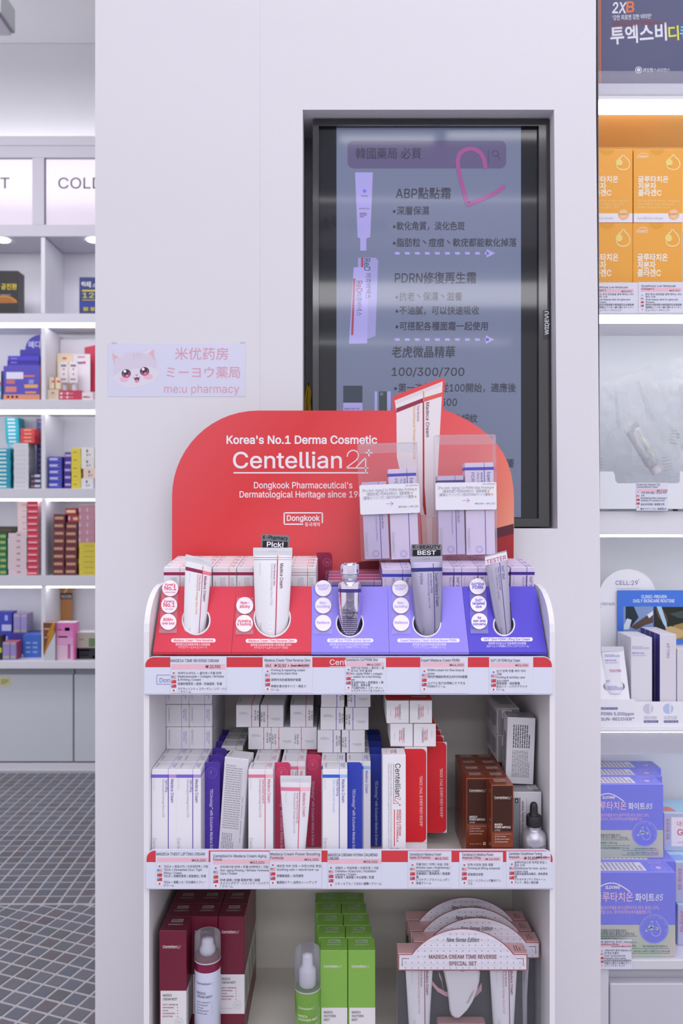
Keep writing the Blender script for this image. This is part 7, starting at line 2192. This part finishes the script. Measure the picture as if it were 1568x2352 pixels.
# ================================================================ clear pouches with two cartons each
def pouch(px0, py0, px1, py1, Yp, lean, label, side, cartons):
    w, h_ = (px1 - px0) / F * Yp, (py1 - py0) / F * Yp
    cx = wx((px0 + px1) / 2, Yp)
    zb = wz(py1, Yp)
    t = thing('plastic_pouch', label, 'pouch', (cx, Yp, zb), (0, D2R(lean), 0))
    dp = .037
    b = MB(); b.box(-w / 2, w / 2, 0, dp, 0, h_, CLEAR, .0015); b.build('clear_sleeve', t)
    b = MB(); b.prism([rr_pts(-w / 2 + .001, h_ - .019, w / 2 - .001, h_ - .0005, .006)], lambda u, v, d: Vector((u, -.0009 - d, v)), .0004, CLEAR2); b.build('tuck_flap', t)
    lx0, ly0, lx1, ly1 = cartons['label']
    fr = frame(lambda u, v, l: Vector((u, -.0012 - l, v)))
    s = Yp / F
    u0, u1, v0, v1 = (lx0 - (px0 + px1) / 2) * s, (lx1 - (px0 + px1) / 2) * s, (py1 - ly1) * s, (py1 - ly0) * s
    b = MB(); b.prism([rr_pts(u0, v0, u1, v1, .003)], lambda u, v, d: Vector((u, -.0012 - d, v)), .0003, M('e6e5f0', .3))
    fr = frame(lambda u, v, l: Vector((u, -.0015 - l, v)))
    uw, vh, mid = u1 - u0, v1 - v0, (u0 + u1) / 2
    tx = ink('8d8c98')
    b.text(fr, 'me:u pharmacy', u1 - .002, v1 - vh * .09, vh * .085, tx, 'R', w=uw * .21)
    for q, (s_, f) in enumerate((('[Pro Anti-Aging] 2x PDRN! Max Firming ', .86), ('[强效抗老] PDRN功效X2！逆龄紧致 ', .72), ('[最強エイジング] 2倍のPDRNでハリ爆発 ', .84))):
        b.text(fr, s_, mid - uw * .02, v1 - vh * (.24 + .125 * q), vh * .125, tx, 'C', w=uw * f)
        b.text(fr, '✦', mid - uw * .02 + uw * f / 2 + .001, v1 - vh * (.24 + .125 * q), vh * .12, ink('e8a06a'), 'L')
    b.line(fr, [(mid - .007, v0 + vh * .34), (mid + .006, v0 + vh * .34)], .0011, ink('c79cd8'), 2); b.line(fr, [(mid + .0015, v0 + vh * .42), (mid + .006, v0 + vh * .34), (mid + .0015, v0 + vh * .26)], .0011, ink('c79cd8'), 2)
    b.text(fr, '₩95,000 -> ₩91,000', u1 - .003, v0 + vh * .19, vh * .09, tx, 'R', w=uw * .33)
    b.line(fr, [(u1 - uw * .34, v0 + vh * .22), (u1 - uw * .2, v0 + vh * .22)], .0003, tx, 2)
    b.build('label_sticker', t)
    for k_, (a, top, c_, ry, kind) in enumerate(cartons['boxes']):
        ww, hh = (c_ - a) * s, (py1 - 6 - top) * s
        yc = Yp + .0042 + .0150
        z0 = zb + .0022
        cxx = wx((a + c_) / 2, Yp) - math.sin(D2R(ry)) * hh / 2 * 0
        dark = '4a42c0' if kind == 'e' else '4a3888'
        o = cream_carton('pouch' + side + str(k_), ww, .030, hh, dark, dark, '463a9a', '', [('Expert Madeca Cream', .78, '3a3a86', .0078, .066, .0180), ('Active Renew PDRN', .55, '3a3a86', .0055, .042, .0180), ('TECA / PDRN', .42, '6f6ca0', .0048, .03, .0180), ('PDRN', .22, '77749c', .0078, .024, .0180)] if kind == 'e' else [('360° Shot PDRN Active Serum', .74, '3a3a86', .0055, .07, .0180), ('PDRN / Hydrolyzed Elastin', .5, '8f8cae', .0042, .06, .05)], face='e3d8f0' if kind == 'e' else 'cfc3e2', metal=.0, rough=.3)
        if kind == 'e':
            pr = [c for c in o.children if c.name.startswith('lettering')][0]
        place(o, (cxx, yc, z0), (0, D2R(ry), 0), '%s lilac carton inside the %s clear pouch' % (('shorter', 'taller')[k_], side), 'carton')


pouch(830, 1017, 968, 1287, 1.5020, -2.0, 'left clear pouch holding two lilac cartons before the red board', 'left', {'label': (831, 1112, 968, 1180), 'boxes': ((838, 1103, 895, -2.6, 's'), (899, 1073, 963, -2.2, 'e'))})
pouch(1002, 998, 1142, 1277, 1.5020, -.6, 'right clear pouch holding two lilac cartons before the red board', 'right', {'label': (1001, 1108, 1141, 1171), 'boxes': ((1009, 1089, 1069, -1.4, 's'), (1072, 1059, 1138, -1.2, 'e'))})

# ================================================================ bottom shelf
ZBS = ZB + .0006


def mist_carton(kind, w, d, h, hx, hxt, name, z0, z1, desc, txtc):
    if kind in protos:
        return protos[kind]
    b = MB(); b.box(-w / 2, w / 2, -d / 2, d / 2, 0, h, {'d': M(hx, .36), 't': M(hxt, .36)}, .0007)
    o = b.build('mist_carton')
    b = MB(); ff = fplanar((-w / 2, -d / 2, 0), (1, 0, 0), (0, 0, 1)); W_ = ink('e6dede')
    b.quad(ff, w * .05, z0, w, z1, M('dedbe0', .45), 1)
    b.quad(fplanar((w / 2, -d / 2, 0), (0, 1, 0), (0, 0, 1)), 0, z0, d * .96, z1, M('d8d5d6', .45), 1)
    b.build('label_panel', o); b = MB()
    b.grey(fplanar((w / 2, -d / 2, 0), (0, 1, 0), (0, 0, 1)), d * .3, z0 + .006, d * .9, z1 - .01, 7, ink('9a9a94'), 2, True, .4, 5)
    logo(b, ff, w * .13, h - .0285, w * .66, W_, bold=.03)
    y = z1 - .0098
    for s_ in name:
        b.text(ff, s_, w * .14, y, .0056, ink('55555e'), 'L', w=w * .088 * len(s_) * (.6 if ' ' in s_ else .62), l=2, bold=.03); y -= .0064
    y -= .0022
    for s_ in desc:
        b.text(ff, s_, w * .13, y, .0032, ink(txtc), 'L', w=w * .043 * len(s_) + .001, l=2, bold=.03); b.quad(ff, w * .66, y + .0004, w * .69, y + .0016, ink(txtc), 2); y -= .0050
    b.ring(ff, w * .73, z0 + .016, .0075, .0004, ink('b0aeb8'), 2); b.ring(ff, w * .73, z0 + .016, .0052, .0003, ink('b0aeb8'), 2); b.text(ff, 'TC', w * .73, z0 + .0138, .005, ink('8f8d98'), 'C', l=2)
    b.text(ff, '120 ml / 4.06 fl. oz.', w * .12, z0 + .009, .0022, ink('77757f'), 'L', l=2)
    ft = fplanar((-w / 2, -d / 2, h), (1, 0, 0), (0, 1, 0))
    b.quad(ft, w * .3, d * .60, w * .74, d * .84, ink('8f8488' if kind == 'maroon' else 'a9c4a0'), 1); b.grey(ft, w * .33, d * .64, w * .71, d * .8, 3, ink('4a4444'), 2)
    logo(b, ft, w * .24, d * .42, w * .56, ink('c9b2b6' if kind == 'maroon' else 'cfe4b4'), bold=.01)
    b.build('lettering', o)
    protos[kind] = o
    o['fresh'] = 1
    return o


maroon = lambda: mist_carton('maroon', .0462, .0472, .2185, '6c1230', '5a1a2c', ('MADECA', 'CREAM MIST'), .047, .1165, ('ANTI-WRINKLE', 'WHITENING', 'CALM', 'NOURISHING', 'MOISTURE'), '8c2a44')
lime = lambda: mist_carton('lime', .0466, .0412, .1795, '7fb04c', '76a846', ('MADECA', 'SOOTHING', 'MIST'), .020, .0815, ('HYDRATING', 'CALMING', 'REFRESH'), 'a8b87a')
xm = wx(365.5, 1.371)
for i in range(5):
    place(maroon(), (xm + .0231 + i * .0004, 1.3712 + .0236 + i * .0478, ZBS), (0, 0, RND.uniform(-.01, .004)), 'tall maroon mist carton, left column, %s' % row(i), 'carton', 'maroon mist cartons')
for c_, px in ((1, 439.5), (2, 501.0)):
    for i in range(4):
        place(maroon(), (wx(px, 1.4195) + .0231, 1.4197 + .0236 + i * .0478, ZBS), (0, 0, 0), 'tall maroon mist carton, %s column, %s behind the bottle' % (('middle', 'right')[c_ - 1], ORD[i]), 'carton', 'maroon mist cartons')
for c_, px in ((0, 735.0), (1, 799.0)):
    for i in range(5):
        place(lime(), (wx(px, 1.381) + .0233 - i * .0036, 1.3812 + .0206 + i * .0422, ZBS), (0, 0, 0), 'lime green mist carton, %s column, %s' % (('left', 'right')[c_], row(i)), 'carton', 'lime mist cartons')

# mist bottles
def mist(label, px, Y, r, zcap, htop, body, collar, logo_c, sub, l2, pump_wide):
    t = thing('mist_bottle', label, 'bottle', (wx(px, Y), Y, ZBS))
    hc = zcap
    b = MB()
    if collar:
        b.lathe([(r * .93, 0, body), (r, .0015, body), (r, hc - .0165, body)], 44)
    else:
        b.lathe([(r * .93, 0, body), (r, .0015, body), (r, hc - .004, body), (r * .96, hc - .0015, body)], 44)
    b.build('bottle_body', t)
    if collar:
        b = MB(); b.lathe([(r * 1.0, hc - .0164, collar), (r * .985, hc - .001, collar), (r * .985, hc + .006, collar)], 44, cap0=False); b.build('collar', t)
    PW = M('e4e3ee', .35)
    b = MB()
    hp = htop - .010
    if pump_wide:
        b.lathe([(r * .62, hc + .002, PW), (r * .66, hc + .0035, PW), (r * .66, hc + .028, PW), (r * .60, hc + .031, PW), (r * .42, hc + .036, PW), (r * .40, hp - .004, PW), (r * .36, hp, PW), (.0001, hp + .002, PW)], 32)
    else:
        b.lathe([(r * .5, hc + .0065, PW), (r * .60, hc + .010, PW), (r * .60, hc + .016, PW), (r * .46, hc + .022, PW), (r * .44, hp - .003, PW), (r * .38, hp, PW), (.0001, hp + .002, PW)], 32)
    b.build('spray_pump', t)
    b = MB(); b.lathe([(r * 1.015, hc - .0015, CAPC), (r * 1.02, hc + .002, CAPC), (r * .985, htop - .003, CAPC), (r * .95, htop - .0006, CAPC), (r * .86, htop, CAPC), (.0001, htop, CAPC)], 44, cap0=False)
    b.lathe([(r * 1.018, hc - .0022, M('b9b4bf', .2)), (r * 1.035, hc - .0012, M('b9b4bf', .2)), (r * 1.018, hc + .0002, M('b9b4bf', .2))], 44, cap0=False, cap1=False)
    b.build('clear_cap', t)
    b = MB(); fr = fcyl(r + .00015); c_ = ink(logo_c)
    top = hc - (.036 if collar else .028)
    logo(b, fr, -r * .72, top, r * 1.36, c_, ink('c99aa8') if collar else None, bold=.02)
    y = top - .0165 if collar else top - .0135
    for s_ in l2:
        b.text(fr, s_, -r * .72, y, .0054, c_, 'L', w=r * .125 * len(s_), bold=.025); y -= .0060
    y -= .0025
    for s_ in sub:
        b.text(fr, s_, -r * .72, y, .0030, c_, 'L', w=r * .078 * len(s_), bold=.01); y -= .0048 if collar else .0036
    b.build('lettering', t)


mist('white mist bottle with maroon collar and smoky clear cap before the maroon cartons', 476.5, 1.392, .0225, .1630, .2045, M('ccd0e8', .30, 0, 0, .5, .2), M('7a0f3e', .35), '66667a', ('ANTI-WRINKLE   •', 'WHITENING      •', 'CALM           •', 'NOURISHING     •', 'MOISTURE       •'), ('MADECA', 'CREAM MIST'), False)
mist('green mist bottle with smoky clear cap beside the lime cartons', 706, 1.3815, .0218, .1190, .1835, M('6c9a3c', .16, 0, 0, .5, .3), None, 'dfe8cc', ('[ whitening & wrinkle', 'improvement ]'), ('MADECA', 'SOOTHING MIST'), True)

# gift sets
GB, GDK = M('d8aeb0', .34, .25), M('3e3c44', .45)


def gift():
    if 'gift' in protos:
        return protos['gift']
    w, d = .2200, .0345
    root = bpy.data.objects.new('gift_set', None)
    root.empty_display_size = .05
    COL.objects.link(root)
    b = MB()
    rc, cz = None, None
    ap, sh = .2225, .1790
    cw = .190
    half = .0865
    R_ = (half ** 2 + (ap - sh) ** 2) / (2 * (ap - sh))
    a0 = math.asin(half / R_)
    arc = [(R_ * math.sin(a), ap - R_ + R_ * math.cos(a)) for a in [a0 - 2 * a0 * i / 24 for i in range(25)]]
    hd = [(-w / 2 + .001, .1525), (w / 2 - .001, .1525), (w / 2 - .001, sh)] + arc + [(-w / 2 + .001, sh)]
    QL = own('quilted_card', 'd9d6e4', .4)
    vtx = QL.node_tree
    tc_, mp, ck, bp = vtx.nodes.new('ShaderNodeTexCoord'), vtx.nodes.new('ShaderNodeMapping'), vtx.nodes.new('ShaderNodeTexVoronoi'), vtx.nodes.new('ShaderNodeBump')
    mp.inputs['Scale'].default_value = (58, 58, 76); ck.inputs['Scale'].default_value = 1.0; ck.inputs['Randomness'].default_value = 0.0
    bp.inputs['Strength'].default_value = .35; bp.inputs['Distance'].default_value = .004
    vtx.links.new(tc_.outputs['Object'], mp.inputs['Vector']); vtx.links.new(mp.outputs[0], ck.inputs['Vector']); vtx.links.new(ck.outputs['Distance'], bp.inputs['Height']); vtx.links.new(bp.outputs[0], vtx.nodes['Principled BSDF'].inputs['Normal'])
    ED = M('a2656c', .3, .3)
    b.prism([hd], lambda u, v, q: Vector((u, -.0016 + q, v)), .0010, QL, ED)
    fr = frame(lambda u, v, l: Vector((u, -.0016 - l, v)))
    b.line(fr, hd + hd[:1], .0018, ED, 1)
    for i in range(-20, 21):
        for j in range(0, 15):
            u, v = i * .0108 * .5 * 2 * .5, .1560 + j * .0048
            if (i + j) % 2:
                continue
            top = sh - .004 if abs(u) > half else ap - R_ + math.sqrt(max(0, R_ * R_ - u * u)) - .004
            if abs(u) < w / 2 - .008 and v < top and (i % 2 == 0):
                b.disc(fr, u, v, .0008, ink('5a4650'), 1, 8)
    tm = ink('84565c')
    b.quad(fr, -.0605, .1705, .0605, .1805, QL, 1); b.quad(fr, -.026, .1588, .026, .1685, QL, 1)
    b.text(fr, 'MADECA CREAM TIME REVERSE', 0, .1720, .0090, tm, 'C', w=.115, bold=.035, l=3); b.text(fr, 'SPECIAL SET', 0, .1605, .0090, tm, 'C', w=.047, bold=.035, l=3)
    b.text(fr, 'New Sense Edition', 0, .2005, .0098, ink('4a3640'), 'C', w=.056, bold=.012, shear=.35, l=3)
    for sx in (-1, 1):
        b.line(fr, [(sx * .091, .1720), (sx * .103, .1720), (sx * .103, .1595)], .0009, tm, 2)
    b.build('header_card', root)
    b = MB(); b.box(-w / 2, w / 2, 0, d, .1525, .1795, {'d': GB, 'f': M('c9a0a4', .4)}, .0008)
    ft = fplanar((-w / 2, 0, .1795), (1, 0, 0), (0, 1, 0)); b.grey(ft, w - .020, .008, w - .008, .026, 3, ink('8a6468'), 1, True)
    b.build('top_box', root)
    b = MB(); b.box(-w / 2 + .001, w / 2 - .001, d - .003, d - .001, .0005, .1520, GDK, 0); b.build('backing_card', root)
    b = MB(); b.box(-w / 2, w / 2, .0002, d - .0004, .0003, .1523, CLEAR, .0008); b.build('window_box', root)
    for sx in (-1, 1):
        b = MB(); n = 24
        cx = sx * .0725
        def ring_(q):
            a, bb = .0165 + .0075 * q, .0125 * (1 - q) ** .8 + .001
            return [Vector((cx + a * math.sin(2 * math.pi * i / n), .0165 - bb * math.cos(2 * math.pi * i / n), .020 + q * .131)) for i in range(n)]
        rg = [ring_(q) for q in (0, .15, .35, .55, .75, .9, 1)]
        for p, q in zip(rg, rg[1:]):
            for i in range(n):
                b.face([p[i], p[(i + 1) % n], q[(i + 1) % n], q[i]], TUBEW, True)
        ftu = frame(lambda u, v, l: Vector((cx + u, .0165 - (.0125 * (1 - min(1, (v - .02) / .131)) ** .8 + .001) * math.sqrt(max(0, 1 - (u / .025) ** 2)) - l - .0002, v)))
        mk = ink('8c2450')
        b.quad(ftu, -.022, .1465, .022, .1515, ink('c98098'), 1, 8)
        [b.quad(ftu, .0085, .03 + .0117 * q_, .0097, .03 + .0117 * (q_ + 1), mk, 1) for q_ in range(10)]
        b.text(ftu, 'Madeca Cream', .0115, .143, .0060, mk, 'L', w=.040, rot=-90, l=2, bold=.02); b.text(ftu, 'Time Reverse', .0022, .143, .0042, mk, 'L', w=.026, rot=-90, l=2); b.text(ftu, 'Dermatological Heritage Since 1968', -.0022, .143, .0046, ink('d090a8'), 'L', w=.07, rot=-90, l=2)
        b.text(ftu, '50 ml / 1.69 fl. oz', -.0135, .141, .0024, ink('c3b4c0'), 'L', w=.02, rot=-90, l=2); b.text(ftu, 'Centellian', -.0105, .062, .005, ink('b4b3be'), 'L', w=.03, rot=-90, l=2)
        b.build('tube', root)
    # heart shaped stone: one lobe long, one short, drawn as a rounded outline with thickness
    b = MB()
    out = [(-.032, .1525), (-.0285, .139), (-.0235, .118), (-.0215, .103), (-.0195, .086), (-.0165, .0785), (-.0105, .0745), (-.0045, .0745), (.001, .0785), (.010, .0865), (.0185, .0985), (.0255, .113), (.0295, .128), (.0305, .141), (.028, .1485), (.0235, .1523), (.0065, .1523), (.0055, .1475), (.0015, .1448), (-.0035, .1480), (-.006, .1523)]
    out = [(u * 1.04, .1525 - (.1525 - v) * 1.17) for u, v in out]
    ctr = (0, .112)
    ins = [(ctr[0] + (u - ctr[0]) * .90, ctr[1] + (v - ctr[1]) * .93) for u, v in out]
    ST = M('dfdde4', .25)
    tri = tessellate_polygon([[Vector((p[0], p[1], 0)) for p in ins]])
    for y_, pl in ((.0105, ins), (.0165, ins)):
        for q in tri:
            b.face([(pl[i][0], y_, pl[i][1]) for i in q], ST)
    n = len(out)
    for i in range(n):
        j = (i + 1) % n
        b.face([(*[ins[i][0]], .0105, ins[i][1]), (ins[j][0], .0105, ins[j][1]), (out[j][0], .0135, out[j][1]), (out[i][0], .0135, out[i][1])], ST)
        b.face([(out[i][0], .0135, out[i][1]), (out[j][0], .0135, out[j][1]), (ins[j][0], .0165, ins[j][1]), (ins[i][0], .0165, ins[i][1])], ST)
    fr = fplanar((0, .0105, 0), (1, 0, 0), (0, 0, 1)); logo(b, fr, .0100, .0880, .027, ink('77757f'), rot=62)
    b.build('massage_stone', root)
    b = MB()
    RB = M('c99aa2', .35)
    for pts in ([(-.050, .118), (-.040, .106), (-.026, .098), (-.018, .097)], [(-.038, .134), (-.033, .122), (-.030, .104)], [(.012, .085), (.026, .098), (.036, .108)], [(.014, .089), (.03, .104), (.036, .114)]):
        for p, q in zip(pts, pts[1:]):
            b.face([(p[0], .020, p[1] - .0035), (q[0], .020, q[1] - .0035), (q[0], .0215, q[1] + .0035), (p[0], .0215, p[1] + .0035)], RB)
    b.build('ribbon', root)
    b = MB(); b.prism([rr_pts(-.042, .02, .042, .0545, .005)], lambda u, v, q: Vector((u, .010 + q, v)), .018, M('b98a90', .5)); b.build('velvet_pouch', root)
    protos['gift'] = root
    root['fresh'] = 1
    return root


xg = wx(1062, 1.372)
for i, (dx, lab) in enumerate(((0, 'nearest, whole front in view'), (.0300, 'second row, shifted right'), (.0262, 'third row'), (.0235, 'rearmost'))):
    place(gift(), (xg + dx, 1.3715 + i * .0375, ZBS), (0, 0, 0), 'gift set with quilted white domed header and pink box, %s' % lab, 'gift set', 'gift sets on the bottom shelf')

bpy.data.objects.remove(_to)
for o in bpy.data.objects:
    for k_ in ('fresh', 'o'):
        if k_ in o:
            del o[k_]
